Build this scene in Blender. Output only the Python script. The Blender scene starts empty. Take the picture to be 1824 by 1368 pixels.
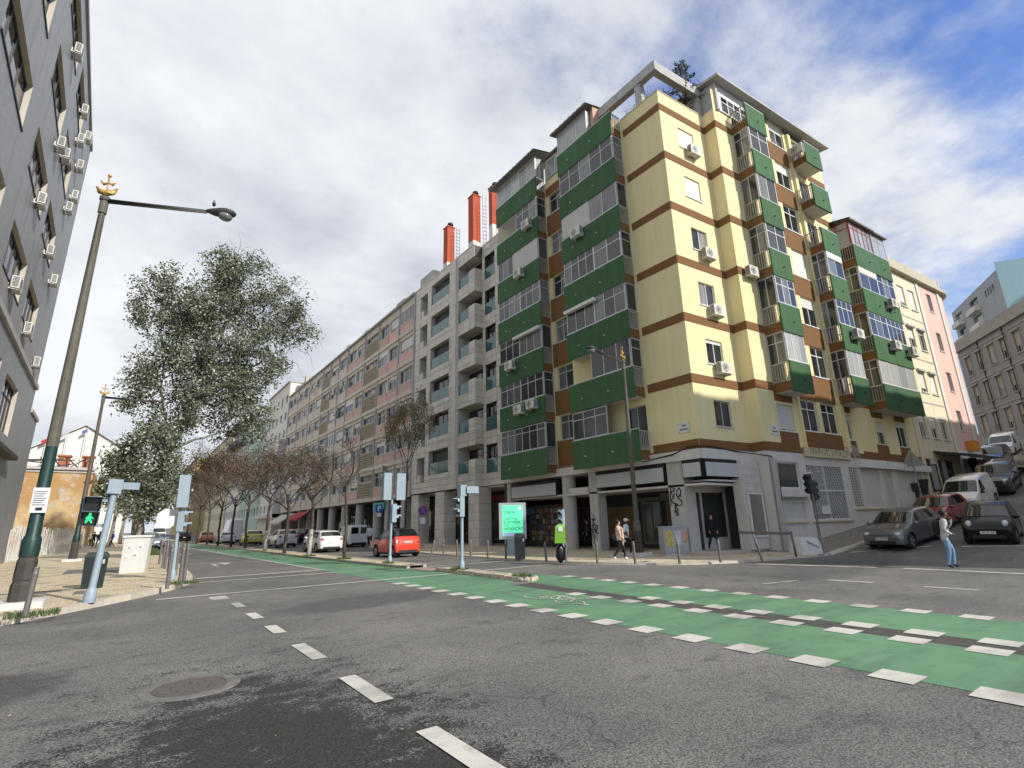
import bpy, bmesh, math, random
from mathutils import Vector, Matrix, noise
R = math.radians
random.seed(7)
sc = bpy.context.scene
COL = sc.collection

# ------------------------------------------------------------------ camera
cam = bpy.data.cameras.new('camera'); camo = bpy.data.objects.new('camera', cam); COL.objects.link(camo)
cam.lens = 17.92; cam.sensor_width = 36; cam.clip_end = 3000; cam.clip_start = .05
_r = (0.8090, -0.5877, -0.0233); _d = (0.1356, 0.2260, -0.9646); _f = (0.5720, 0.7769, 0.2626)
camo.matrix_world = Matrix(((_r[0], -_d[0], -_f[0], 0), (_r[1], -_d[1], -_f[1], 0), (_r[2], -_d[2], -_f[2], 1.7), (0, 0, 0, 1)))
sc.camera = camo
sc.cycles.max_bounces = 5; sc.cycles.diffuse_bounces = 3; sc.cycles.glossy_bounces = 2; sc.cycles.transmission_bounces = 2; sc.cycles.transparent_max_bounces = 4; sc.cycles.adaptive_threshold = .02

# ------------------------------------------------------------------ sky, sun, exposure
SUN_EL, SUN_AZ = R(33), math.atan2(.342, -.94)       # azimuth measured from +Y towards +X
world = bpy.data.worlds.new('World'); sc.world = world; world.use_nodes = True
nt = world.node_tree; N = nt.nodes; N.clear(); LK = nt.links.new
def wn(t, **k):
    n = N.new(t)
    for a, b in k.items(): setattr(n, a, b)
    return n
def wmath(op, a, b=None, c=None, clamp=False):
    n = wn('ShaderNodeMath', operation=op); n.use_clamp = clamp
    for i, x in enumerate((a, b, c)):
        if x is None: continue
        if isinstance(x, (int, float)): n.inputs[i].default_value = x
        else: LK(x, n.inputs[i])
    return n.outputs[0]
def wsmooth(x, lo, hi, a=0., b=1.):
    n = wn('ShaderNodeMapRange', interpolation_type='SMOOTHSTEP')
    LK(x, n.inputs[0])
    for i, v in enumerate((lo, hi, a, b)): n.inputs[i + 1].default_value = v
    return n.outputs[0]
tc = wn('ShaderNodeTexCoord'); sep = wn('ShaderNodeSeparateXYZ'); LK(tc.outputs['Generated'], sep.inputs[0])
sx, sy, sz = sep.outputs
zz = wmath('ADD', wmath('MAXIMUM', sz, 0.), .22)
cmb = wn('ShaderNodeCombineXYZ'); LK(wmath('DIVIDE', sx, zz), cmb.inputs[0]); LK(wmath('DIVIDE', sy, zz), cmb.inputs[1])
def wnoise(scale, detail, rough, off, dist=0.):
    mp = wn('ShaderNodeMapping'); mp.inputs['Location'].default_value = off; LK(cmb.outputs[0], mp.inputs[0])
    n = wn('ShaderNodeTexNoise'); n.inputs['Scale'].default_value = scale; n.inputs['Detail'].default_value = detail
    n.inputs['Roughness'].default_value = rough; n.inputs['Distortion'].default_value = dist; LK(mp.outputs[0], n.inputs[0]); return n.outputs[0]
nA = wnoise(.62, 10, .56, (14.3, 12.8, 0), .35); nB = wnoise(2.4, 10, .6, (7.3, 2.2, 1), .15); nC = wnoise(.9, 6, .55, (1.1, 9.4, 2), .2)
# cloud cover is thicker over the avenue (+Y) and breaks up over the side street (+X)
cover = wmath('ADD', wmath('MULTIPLY', wmath('SUBTRACT', sy, wmath('MULTIPLY', sx, 1.15)), .12), .105)
dens = wmath('ADD', wmath('ADD', wmath('MULTIPLY', nA, .66), wmath('MULTIPLY', nB, .34)), cover)
mask = wsmooth(dens, .448, .585)
light = wmath('ADD', wsmooth(nC, .32, .62, 0., .85), wmath('MULTIPLY', wmath('SUBTRACT', nB, .5), 1.9))
crr = wn('ShaderNodeValToRGB'); LK(wmath('ADD', light, .05, None, True), crr.inputs[0])
crr.color_ramp.elements[0].color = (.30, .322, .37, 1); crr.color_ramp.elements[1].color = (.535, .55, .57, 1)
sky = wn('ShaderNodeTexSky', sky_type='NISHITA'); sky.sun_disc = False; sky.sun_elevation = SUN_EL; sky.sun_rotation = SUN_AZ
sky.air_density = 1.6; sky.dust_density = .2; sky.ozone_density = 2.5
skyc = wn('ShaderNodeMix', data_type='RGBA', blend_type='MULTIPLY'); skyc.inputs[0].default_value = 1
LK(sky.outputs[0], skyc.inputs[6]); skyc.inputs[7].default_value = (.052, .064, .100, 1)
mx = wn('ShaderNodeMix', data_type='RGBA'); LK(mask, mx.inputs[0]); LK(skyc.outputs[2], mx.inputs[6]); LK(crr.outputs[0], mx.inputs[7])
bg = wn('ShaderNodeBackground'); LK(mx.outputs[2], bg.inputs[0]); bg.inputs[1].default_value = 1.0
wo = wn('ShaderNodeOutputWorld'); LK(bg.outputs[0], wo.inputs[0])
sl = bpy.data.lights.new('sun', 'SUN'); slo = bpy.data.objects.new('sun', sl); COL.objects.link(slo)
sl.energy = 2.75; sl.angle = R(.6); sl.color = (1, .95, .86)
sdir = Vector((math.sin(SUN_AZ) * math.cos(SUN_EL), math.cos(SUN_AZ) * math.cos(SUN_EL), math.sin(SUN_EL)))
slo.rotation_euler = (-sdir).to_track_quat('-Z', 'Y').to_euler()
sc.view_settings.view_transform = 'Standard'; sc.view_settings.look = 'None'
sc.view_settings.exposure = .82; sc.view_settings.gamma = 1; sc.view_settings.use_curve_mapping = False

# ------------------------------------------------------------------ materials
MATS = {}
def mat(name, col=(.5, .5, .5), rough=.75, var=.12, scale=2.5, bump=0., bscale=60., metal=0., spec=.4, streak=0., rand=0., coat=0., emit=0.):
    if name in MATS: return MATS[name]
    m = bpy.data.materials.new(name); MATS[name] = m; m.use_nodes = True
    t = m.node_tree; b = t.nodes['Principled BSDF']; L = t.links.new
    b.inputs['Roughness'].default_value = rough; b.inputs['Metallic'].default_value = metal
    b.inputs['Specular IOR Level'].default_value = spec; b.inputs['Coat Weight'].default_value = coat
    b.inputs['Coat Roughness'].default_value = .05
    geo = t.nodes.new('ShaderNodeNewGeometry')
    def noi(s, d=5, vec=None):
        n = t.nodes.new('ShaderNodeTexNoise'); n.inputs['Scale'].default_value = s; n.inputs['Detail'].default_value = d
        L(vec or geo.outputs['Position'], n.inputs[0]); return n.outputs[0]
    def mth(op, a, b2):
        n = t.nodes.new('ShaderNodeMath'); n.operation = op
        for i, x in enumerate((a, b2)):
            if isinstance(x, (int, float)): n.inputs[i].default_value = x
            else: L(x, n.inputs[i])
        return n.outputs[0]
    val = mth('ADD', mth('MULTIPLY', mth('SUBTRACT', noi(scale), .5), 2.6 * var), 1.)
    if streak:
        mp = t.nodes.new('ShaderNodeMapping'); mp.inputs['Scale'].default_value = (2.2, 2.2, .16); L(geo.outputs['Position'], mp.inputs[0])
        val = mth('ADD', val, mth('MULTIPLY', mth('SUBTRACT', noi(1.6, 6, mp.outputs[0]), .52), 2.2 * streak))
    if rand:
        oi = t.nodes.new('ShaderNodeObjectInfo'); val = mth('ADD', val, mth('MULTIPLY', mth('SUBTRACT', oi.outputs['Random'], .5), 2 * rand))
    mixn = t.nodes.new('ShaderNodeVectorMath'); mixn.operation = 'SCALE'; mixn.inputs[0].default_value = col[:3]; L(val, mixn.inputs[3])
    L(mixn.outputs[0], b.inputs['Base Color'])
    if emit:
        b.inputs['Emission Color'].default_value = (*col[:3], 1); b.inputs['Emission Strength'].default_value = emit
    if bump:
        bp = t.nodes.new('ShaderNodeBump'); bp.inputs['Strength'].default_value = bump; bp.inputs['Distance'].default_value = .02
        L(noi(bscale, 4), bp.inputs['Height']); L(bp.outputs[0], b.inputs['Normal'])
    m['bsdf'] = 1
    return m
def nodes_of(m): return m.node_tree, m.node_tree.nodes['Principled BSDF']
class NT:
    """small helper to wire a material by hand"""
    def __init__(s, m): s.t = m.node_tree; s.L = s.t.links.new; s.b = s.t.nodes['Principled BSDF']; s.geo = s.n('ShaderNodeNewGeometry'); s.pos = s.geo.outputs['Position']
    def n(s, t, **k):
        x = s.t.nodes.new(t)
        for a, b in k.items(): setattr(x, a, b)
        return x
    def noise(s, sc_, d=5, r=.5, vec=None, stretch=None):
        v = vec or s.pos
        if stretch: v = s.map(stretch, v)
        x = s.n('ShaderNodeTexNoise'); x.inputs['Scale'].default_value = sc_; x.inputs['Detail'].default_value = d; x.inputs['Roughness'].default_value = r
        s.L(v, x.inputs[0]); return x.outputs[0]
    def map(s, scale=(1, 1, 1), v=None, loc=(0, 0, 0), rot=(0, 0, 0), vt='POINT'):
        x = s.n('ShaderNodeMapping', vector_type=vt); x.inputs['Scale'].default_value = scale; x.inputs['Location'].default_value = loc; x.inputs['Rotation'].default_value = rot
        s.L(v or s.pos, x.inputs[0]); return x.outputs[0]
    def m(s, op, a, b=0., c=None, clamp=False):
        x = s.n('ShaderNodeMath', operation=op); x.use_clamp = clamp
        for i, y in enumerate((a, b, c)):
            if y is None: continue
            if isinstance(y, (int, float)): x.inputs[i].default_value = y
            else: s.L(y, x.inputs[i])
        return x.outputs[0]
    def ss(s, x, lo, hi, a=0., b=1.):
        q = s.n('ShaderNodeMapRange', interpolation_type='SMOOTHSTEP'); s.L(x, q.inputs[0])
        for i, v in enumerate((lo, hi, a, b)): q.inputs[i + 1].default_value = v
        return q.outputs[0]
    def mix(s, f, a, b):
        x = s.n('ShaderNodeMix', data_type='RGBA')
        if isinstance(f, (int, float)): x.inputs[0].default_value = f
        else: s.L(f, x.inputs[0])
        for i, c in ((6, a), (7, b)):
            if isinstance(c, tuple): x.inputs[i].default_value = (*c[:3], 1)
            else: s.L(c, x.inputs[i])
        return x.outputs[2]
    def ell(s, cx, cy, rx, ry, rot=0.):
        v = s.map((rx, ry, 1000), None, (cx, cy, 0), (0, 0, rot), 'TEXTURE')
        q = s.n('ShaderNodeVectorMath', operation='LENGTH'); s.L(v, q.inputs[0]); return q.outputs['Value']
    def bump(s, h, st, dist=.02):
        x = s.n('ShaderNodeBump'); x.inputs['Strength'].default_value = st; x.inputs['Distance'].default_value = dist; s.L(h, x.inputs['Height']); s.L(x.outputs[0], s.b.inputs['Normal'])
    def col(s, c): s.L(c, s.b.inputs['Base Color'])
def newmat(name, rough=.8, spec=.35):
    m = bpy.data.materials.new(name); m.use_nodes = True; MATS[name] = m; k = NT(m)
    k.b.inputs['Roughness'].default_value = rough; k.b.inputs['Specular IOR Level'].default_value = spec; return m, k

# asphalt: pale worn aggregate, dark tar-rich patches with ragged edges, a relaid trench
ASPH, k = newmat('asphalt', .85)
grain = k.noise(58, 4, .75); vg = k.n('ShaderNodeTexVoronoi'); vg.inputs['Scale'].default_value = 82; k.L(k.pos, vg.inputs[0]); vgs = k.n('ShaderNodeSeparateColor'); k.L(vg.outputs['Color'], vgs.inputs[0]); grain2 = vgs.outputs[0]; big = k.noise(.35, 5); mid = k.noise(3.0, 6, .6)
rag = k.noise(2.6, 7, .7, stretch=(.8, 1.15, 1)); rag2 = k.noise(1.1, 4, .6)
base = k.mix(k.ss(big, .3, .7), (.118, .113, .105), (.178, .169, .156))
d1 = k.m('ADD', k.ell(1.05, 3.6, 1.85, 4.4, R(-4)), k.m('ADD', k.m('MULTIPLY', k.m('SUBTRACT', rag, .5), 2.3), k.m('MULTIPLY', k.m('SUBTRACT', rag2, .5), 1.1)))
tar = k.ss(k.m('ADD', d1, k.m('MULTIPLY', k.m('SUBTRACT', grain2, .5), .5)), .72, 1.0, 1., 0.)
d2 = k.m('ADD', k.ell(-1.6, 8.6, 1.5, 1.1, R(20)), k.m('MULTIPLY', k.m('SUBTRACT', rag, .5), .9))
d3 = k.m('ADD', k.ell(4.9, 12.6, 3.0, 1.25, R(12)), k.m('MULTIPLY', k.m('SUBTRACT', rag, .5), .9))
d4 = k.m('ADD', k.ell(20, 8.5, 7, 1.6, R(8)), k.m('MULTIPLY', k.m('SUBTRACT', rag, .5), 1.6))
c = k.mix(k.m('MULTIPLY', k.ss(d2, .7, 1., 1., 0.), .75), base, (.055, .055, .056))
c = k.mix(k.m('MULTIPLY', k.ss(d3, .6, 1., 1., 0.), .62), c, (.055, .054, .053))
c = k.mix(k.m('MULTIPLY', k.ss(d4, .6, 1.2, 1., 0.), .5), c, (.055, .054, .053))
blot = k.ss(k.noise(1.5, 8, .7, stretch=(.7, 1.5, 1)), .52, .68)
c = k.mix(k.m('MULTIPLY', blot, .6), c, (.06, .058, .055))
ve = k.n('ShaderNodeTexVoronoi', feature='DISTANCE_TO_EDGE'); ve.inputs['Scale'].default_value = .27; dv = k.n('ShaderNodeVectorMath', operation='ADD'); nz = k.n('ShaderNodeTexNoise'); nz.inputs['Scale'].default_value = 1.6; nz.inputs['Detail'].default_value = 6; k.L(k.pos, nz.inputs[0]); k.L(k.pos, dv.inputs[0]); k.L(nz.outputs['Color'], dv.inputs[1]); k.L(dv.outputs[0], ve.inputs[0])
c = k.mix(k.m('MULTIPLY', k.ss(ve.outputs[0], .002, .007, 1., 0.), k.ss(big, .38, .5, .45, .0)), c, (.03, .03, .03))
c = k.mix(k.m('MULTIPLY', tar, .95), c, (.030, .028, .026))
sp = k.m('ADD', k.ss(grain, .36, .66, .65, 1.4), k.m('MULTIPLY', k.m('SUBTRACT', grain2, .5), 1.15))
v = k.n('ShaderNodeVectorMath', operation='SCALE'); k.L(c, v.inputs[0]); k.L(sp, v.inputs[3]); k.col(v.outputs[0])
k.bump(grain, .55, .012)
# Portuguese limestone setts
CALC, k = newmat('limestone_setts', .8)
vo = k.n('ShaderNodeTexVoronoi', feature='DISTANCE_TO_EDGE'); vo.inputs['Scale'].default_value = 11; k.L(k.pos, vo.inputs[0])
vc = k.n('ShaderNodeTexVoronoi'); vc.inputs['Scale'].default_value = 11; k.L(k.pos, vc.inputs[0])
cel = k.n('ShaderNodeSeparateColor'); k.L(vc.outputs['Color'], cel.inputs[0])
c = k.mix(cel.outputs[0], (.55, .45, .31), (.72, .61, .44))
c = k.mix(k.ss(k.noise(.9, 6, .65), .5, .68), c, (.36, .30, .21))
c = k.mix(k.m('MULTIPLY', k.ss(k.noise(2.4, 7, .7, stretch=(.5, 2, 1)), .58, .66), .8), c, (.16, .14, .11))
c = k.mix(k.ss(vo.outputs[0], .0, .12, .75, 0.), c, (.12, .10, .07)); k.col(c); k.bump(vo.outputs[0], .5, .03)
# rough grey setts of the hill pavement
COBB, k = newmat('rough_setts', .85)
vo = k.n('ShaderNodeTexVoronoi', feature='DISTANCE_TO_EDGE'); vo.inputs['Scale'].default_value = 7; k.L(k.pos, vo.inputs[0])
c = k.mix(k.noise(5, 5), (.22, .19, .15), (.38, .34, .28)); c = k.mix(k.ss(vo.outputs[0], 0., .14, .85, 0.), c, (.06, .055, .045)); k.col(c); k.bump(vo.outputs[0], .9, .05)
def paintmat(name, a, b, wear, under):
    m, k = newmat(name, .65)
    c = k.mix(k.noise(1.1, 6, .6), a, b)
    w = k.ss(k.noise(16, 8, .75), wear, wear + .08)
    c = k.mix(k.m('MULTIPLY', k.ss(k.noise(.8, 4, .6, stretch=(2.5, .5, 1)), .5, .75), .45), c, tuple(x * .55 for x in a))
    c = k.mix(k.m('MULTIPLY', k.ss(k.noise(.55, 7, .68, stretch=(.45, 1.8, 1)), .44, .66), .62), c, under); c = k.mix(k.m('MULTIPLY', k.ss(k.noise(3.2, 8, .72), .54, .68), .5), c, tuple(x * .8 for x in under)); c = k.mix(w, c, under); sp = k.m('ADD', .8, k.m('MULTIPLY', k.noise(130, 3, .6), .4))
    v = k.n('ShaderNodeVectorMath', operation='SCALE'); k.L(c, v.inputs[0]); k.L(sp, v.inputs[3]); k.col(v.outputs[0]); k.bump(k.noise(95, 3, .7), .3, .01); return m
GREENP = paintmat('green_lane_paint', (.105, .228, .118), (.150, .285, .162), .71, (.07, .12, .08))
WHITEP = paintmat('white_road_paint', (.52, .50, .44), (.60, .58, .52), .63, (.20, .19, .18))
BUFFP = paintmat('buff_ramp_paint', (.36, .27, .20), (.42, .32, .24), .7, (.2, .16, .13))
KERB = mat('kerb_limestone', (.50, .44, .36), .8, .2, 3, .3, 50, streak=.12, rand=.1)
KERBD = mat('kerb_worn', (.42, .37, .31), .85, .25, 3, .35, 40, rand=.12)
# facade materials
YEL = mat('yellow_render', (.755, .655, .37), .85, .06, .6, .35, 170, streak=.10)
BRN = mat('brown_render', (.185, .090, .030), .85, .07, 1.2, .3, 170, streak=.06)
GRN = mat('green_render', (.043, .118, .044), .8, .16, 1.4, .3, 170, streak=.3, rand=.1)
CREAM = mat('beige_render', (.55, .48, .30), .85, .08, 1, .2, 120, streak=.1)
OFFW = mat('offwhite_render', (.60, .57, .52), .8, .08, 1.2, .15, 80, streak=.14)
CONC = mat('grey_concrete', (.42, .41, .39), .85, .12, 1.4, .2, 60, streak=.2)
WFR = mat('white_frame', (.66, .66, .64), .45, .05)
ALU = mat('aluminium_frame', (.50, .50, .50), .4, .08, metal=.35)
DFR = mat('dark_frame', (.045, .045, .05), .45, .1)
SHUT = mat('roller_shutter', (.66, .65, .60), .6, .06, rand=.06)
BLK = mat('black_trim', (.014, .014, .015), .6, .1)
IRON = mat('dark_iron', (.05, .045, .04), .6, .2)
RAIL = mat('railing_paint', (.40, .38, .33), .6, .15)
REDF = mat('red_frame', (.33, .03, .035), .5, .1)
ACW = mat('air_conditioner_white', (.64, .62, .56), .5, .06, rand=.08)
ACD = mat('air_conditioner_grille', (.10, .10, .10), .6, .1)
ROOFC = mat('corrugated_roof', (.20, .19, .18), .8, .2, 4)
TERRA = mat('terracotta', (.42, .16, .09), .85, .15, 3)
CHIM = mat('red_chimney', (.42, .085, .04), .85, .12, 1, .2, 60, streak=.22)
def glassmat(name, dark, light, lo, hi, rough=.06):
    m, k = newmat(name, rough, .6)
    oi = k.n('ShaderNodeObjectInfo'); f = k.ss(oi.outputs['Random'], lo, hi)
    cur = k.noise(9, 3, .6, stretch=(1, 1, .06)); c = k.mix(k.m('MULTIPLY', f, k.ss(cur, .3, .6, .45, 1.)), dark, light); k.col(c)
    k.bump(k.noise(1.3, 2), .05, .02); return m
GLS = glassmat('window_glass', (.018, .020, .022), (.30, .29, .26), .55, 1.0)
GLV = glassmat('veranda_glass', (.030, .033, .033), (.22, .22, .21), .45, 1.0, .10)
GLF = glassmat('frosted_glass', (.28, .29, .28), (.45, .45, .43), 0., 1., .2)
GLT = mat('teal_balustrade_glass', (.035, .115, .115), .05, .1, spec=.7)
GLB = mat('tinted_window_glass', (.012, .014, .018), .04, .1, spec=.8, rand=.2)
SHOPG = mat('shop_glass', (.045, .054, .050), .08, .35, 1.2, spec=.6)

# ------------------------------------------------------------------ mesh helpers
ORG = {}
class MB:
    def __init__(s): s.v = []; s.f = []; s.mi = []; s.cm = 0
    def add(s, vs, fs):
        o = len(s.v); s.v += [tuple(p) for p in vs]; s.f += [tuple(i + o for i in f) for f in fs]; s.mi += [s.cm] * len(fs); return s
    def obox(s, o, a, b, c):
        o, a, b, c = Vector(o), Vector(a), Vector(b), Vector(c)
        vs = [o, o + a, o + a + b, o + b, o + c, o + a + c, o + a + b + c, o + b + c]
        fs = [(0, 3, 2, 1), (4, 5, 6, 7), (0, 1, 5, 4), (1, 2, 6, 5), (2, 3, 7, 6), (3, 0, 4, 7)]
        if a.cross(b).dot(c) < 0: fs = [f[::-1] for f in fs]
        return s.add(vs, fs)
    def box(s, x0, x1, y0, y1, z0, z1): return s.obox((x0, y0, z0), (x1 - x0, 0, 0), (0, y1 - y0, 0), (0, 0, z1 - z0))
    def quad(s, *p): return s.add(p, [tuple(range(len(p)))])
    def tube(s, p, q, r0, r1=None, n=8, cap=True): return s.path([p, q], [r0, r0 if r1 is None else r1], n, cap)
    def path(s, pts, rs, n=8, cap=True):
        pts = [Vector(p) for p in pts]; rings = []
        if isinstance(rs, (int, float)): rs = [rs] * len(pts)
        ref = None
        for i, p in enumerate(pts):
            t = (pts[min(i + 1, len(pts) - 1)] - pts[max(i - 1, 0)]); t = t.normalized() if t.length > 1e-9 else Vector((0, 0, 1))
            if ref is None: ref = Vector((1, 0, 0)) if abs(t.x) < .8 else Vector((0, 1, 0))
            a = t.cross(ref).normalized(); b = t.cross(a); ref = b.cross(t)
            a = ref.normalized(); b = t.cross(a)
            rings.append([p + (a * math.cos(2 * math.pi * j / n) + b * math.sin(2 * math.pi * j / n)) * rs[i] for j in range(n)])
        vs = [q for r in rings for q in r]; fs = []
        for i in range(len(rings) - 1):
            for j in range(n): fs.append((i * n + j, i * n + (j + 1) % n, (i + 1) * n + (j + 1) % n, (i + 1) * n + j))
        if cap: fs += [tuple(range(n))[::-1], tuple((len(rings) - 1) * n + j for j in range(n))]
        return s.add(vs, fs)
    def lathe(s, prof, c=(0, 0, 0), n=16):
        vs = [(c[0] + r * math.cos(2 * math.pi * j / n), c[1] + r * math.sin(2 * math.pi * j / n), c[2] + z) for r, z in prof for j in range(n)]; fs = []
        for i in range(len(prof) - 1):
            for j in range(n): fs.append((i * n + j, i * n + (j + 1) % n, (i + 1) * n + (j + 1) % n, (i + 1) * n + j))
        fs += [tuple(range(n))[::-1], tuple((len(prof) - 1) * n + j for j in range(n))]
        return s.add(vs, fs)
    def prism(s, poly, z0, z1):
        n = len(poly); a = sum(poly[i][0] * poly[(i + 1) % n][1] - poly[(i + 1) % n][0] * poly[i][1] for i in range(n))
        if a < 0: poly = poly[::-1]
        f0 = z0 if callable(z0) else (lambda x, y: z0); f1 = z1 if callable(z1) else (lambda x, y: z1)
        vs = [(x, y, f0(x, y)) for x, y in poly] + [(x, y, f1(x, y)) for x, y in poly]
        fs = [tuple(range(n))[::-1], tuple(range(n, 2 * n))] + [(i, (i + 1) % n, n + (i + 1) % n, n + i) for i in range(n)]
        return s.add(vs, fs)
    def ell(s, c, r, n=10, m=7):
        vs = [(c[0], c[1], c[2] - r[2])]; fs = []
        for i in range(1, m):
            t = math.pi * i / m
            for j in range(n): vs.append((c[0] + r[0] * math.sin(t) * math.cos(2 * math.pi * j / n), c[1] + r[1] * math.sin(t) * math.sin(2 * math.pi * j / n), c[2] - r[2] * math.cos(t)))
        vs.append((c[0], c[1], c[2] + r[2])); e = len(vs) - 1
        for j in range(n): fs.append((0, 1 + (j + 1) % n, 1 + j)); fs.append((e, e - n + j, e - n + (j + 1) % n))
        for i in range(m - 2):
            for j in range(n): a = 1 + i * n; fs.append((a + j, a + (j + 1) % n, a + n + (j + 1) % n, a + n + j))
        return s.add(vs, fs)
    def mesh(s, name, mats, off=(0, 0, 0), smooth=False):
        me = bpy.data.meshes.new(name); o = Vector(off)
        me.from_pydata([tuple(Vector(p) - o) for p in s.v], [], s.f)
        for m in (mats if isinstance(mats, (list, tuple)) else [mats]): me.materials.append(m)
        if any(s.mi): me.polygons.foreach_set('material_index', s.mi)
        if smooth:
            me.polygons.foreach_set('use_smooth', [True] * len(me.polygons))
            if smooth is not True: me.set_sharp_from_angle(angle=R(smooth))
        me.update(); return me
    def build(s, name, mats, parent=None, smooth=False, loc=None):
        org = ORG.get(parent.name, Vector((0, 0, 0))) if parent else (Vector(loc) if loc is not None else Vector((0, 0, 0)))
        o = bpy.data.objects.new(name, s.mesh(name, mats, org, smooth)); COL.objects.link(o)
        if parent: o.parent = parent
        else: o.location = org
        ORG[o.name] = org; return o
def empty(name, loc, label=None, cat=None, group=None, rz=0.):
    o = bpy.data.objects.new(name, None); COL.objects.link(o); o.location = loc; o.rotation_euler = (0, 0, rz); o.empty_display_size = .2
    ORG[o.name] = Vector(loc) if rz == 0 else Vector((0, 0, 0)); tag(o, label, cat, group); return o
def lempty(name, loc, label, cat, group=None, rz=0., rx=0., ry=0.):
    """empty whose parts are built in local coordinates"""
    o = bpy.data.objects.new(name, None); COL.objects.link(o); o.location = loc; o.rotation_euler = (rx, ry, rz); o.empty_display_size = .2
    ORG[o.name] = Vector((0, 0, 0)); tag(o, label, cat, group); return o
def tag(o, label=None, cat=None, group=None, kind=None):
    if label: o['label'] = label
    if cat: o['category'] = cat
    if group: o['group'] = group
    if kind: o['kind'] = kind
    return o
def inst(name, me, parent, loc, rz=0., scale=None):
    """one more object that shares a mesh; loc in world coordinates"""
    o = bpy.data.objects.new(name, me); COL.objects.link(o); o.parent = parent
    o.location = Vector(loc) - ORG.get(parent.name, Vector((0, 0, 0))); o.rotation_euler = (0, 0, rz)
    if scale: o.scale = scale
    ORG[o.name] = Vector((0, 0, 0)); return o
def copy_tree(o, parent=None):
    c = o.copy(); COL.objects.link(c); c.parent = parent; ORG[c.name] = ORG.get(o.name, Vector((0, 0, 0)))
    for ch in list(o.children): copy_tree(ch, c)
    return c
def scratch_mesh(o):
    """evaluate one object alone, in a scratch scene that is removed again"""
    S = bpy.data.scenes.new('scratch'); S.collection.objects.link(o); vl = S.view_layers[0]; vl.update()
    me = bpy.data.meshes.new_from_object(o.evaluated_get(vl.depsgraph)); S.collection.objects.unlink(o); bpy.data.scenes.remove(S); return me
def text(body, parent, loc, size, rot, m, ext=.002, align='LEFT', name='lettering', shear=0., sx=1.):
    cu = bpy.data.curves.new(name, 'FONT'); cu.body = body; cu.size = size; cu.extrude = ext; cu.align_x = align; cu.shear = shear; cu.materials.append(m)
    tmp = bpy.data.objects.new('tmp', cu); me = scratch_mesh(tmp); bpy.data.objects.remove(tmp); bpy.data.curves.remove(cu)
    if not me.materials: me.materials.append(m)
    o = bpy.data.objects.new(name, me); COL.objects.link(o); o.parent = parent; o.location = Vector(loc) - ORG.get(parent.name, Vector((0, 0, 0))); o.rotation_euler = rot
    o.scale = (sx, 1, 1); return o
class Fr:
    """facade frame: u along the wall, w outward, z up"""
    def __init__(s, o, e, n): s.o = Vector((o[0], o[1], 0)); s.e = Vector((e[0], e[1], 0)).normalized(); s.n = Vector((n[0], n[1], 0)).normalized()
    def P(s, u, w, z): p = s.o + s.e * u + s.n * w; return Vector((p.x, p.y, z))
    def box(s, mb, u0, u1, w0, w1, z0, z1): return mb.obox(s.P(u0, w0, z0), s.e * (u1 - u0), s.n * (w1 - w0), (0, 0, z1 - z0))
    def xy(s, u, w): p = s.P(u, w, 0); return (p.x, p.y)
    @property
    def rz(s):        # rotation of wall-mounted shared meshes: local x to the viewer's right, local y into the wall
        inw = -s.n; return math.atan2(-inw.x, inw.y)
    @property
    def right(s):     # +1 when u runs to the viewer's right
        x = Vector((math.cos(s.rz), math.sin(s.rz), 0)); return 1 if x.dot(s.e) > 0 else -1
    def rot(s): return (R(90), 0, s.rz)
def wallgrid(mb, fr, u0, u1, z0, z1, w, ops, depth=.18, rev=None):
    us = sorted({u0, u1, *[x for o in ops for x in o[:2] if u0 < x < u1]}); zs = sorted({z0, z1, *[x for o in ops for x in o[2:4] if z0 < x < z1]})
    flip = fr.e.cross(Vector((0, 0, 1))).dot(fr.n) < 0
    def q(*p, t=None): (t or mb).quad(*(p[::-1] if flip else p))
    for i in range(len(us) - 1):
        for j in range(len(zs) - 1):
            a, b, c, d = us[i], us[i + 1], zs[j], zs[j + 1]; mu, mz = (a + b) / 2, (c + d) / 2
            if any(o[0] < mu < o[1] and o[2] < mz < o[3] for o in ops): continue
            q(fr.P(a, w, c), fr.P(b, w, c), fr.P(b, w, d), fr.P(a, w, d))
    for o in ops:
        a, b, c, d = o[:4]; P = fr.P; x = w - depth; sides = o[4] if len(o) > 4 else 'abtd'
        if 'a' in sides: q(P(a, w, c), P(a, w, d), P(a, x, d), P(a, x, c), t=rev)
        if 'b' in sides: q(P(b, w, d), P(b, w, c), P(b, x, c), P(b, x, d), t=rev)
        if 't' in sides: q(P(a, w, d), P(b, w, d), P(b, x, d), P(a, x, d), t=rev)
        if 'd' in sides: q(P(b, w, c), P(a, w, c), P(a, x, c), P(b, x, c), t=rev)
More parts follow.
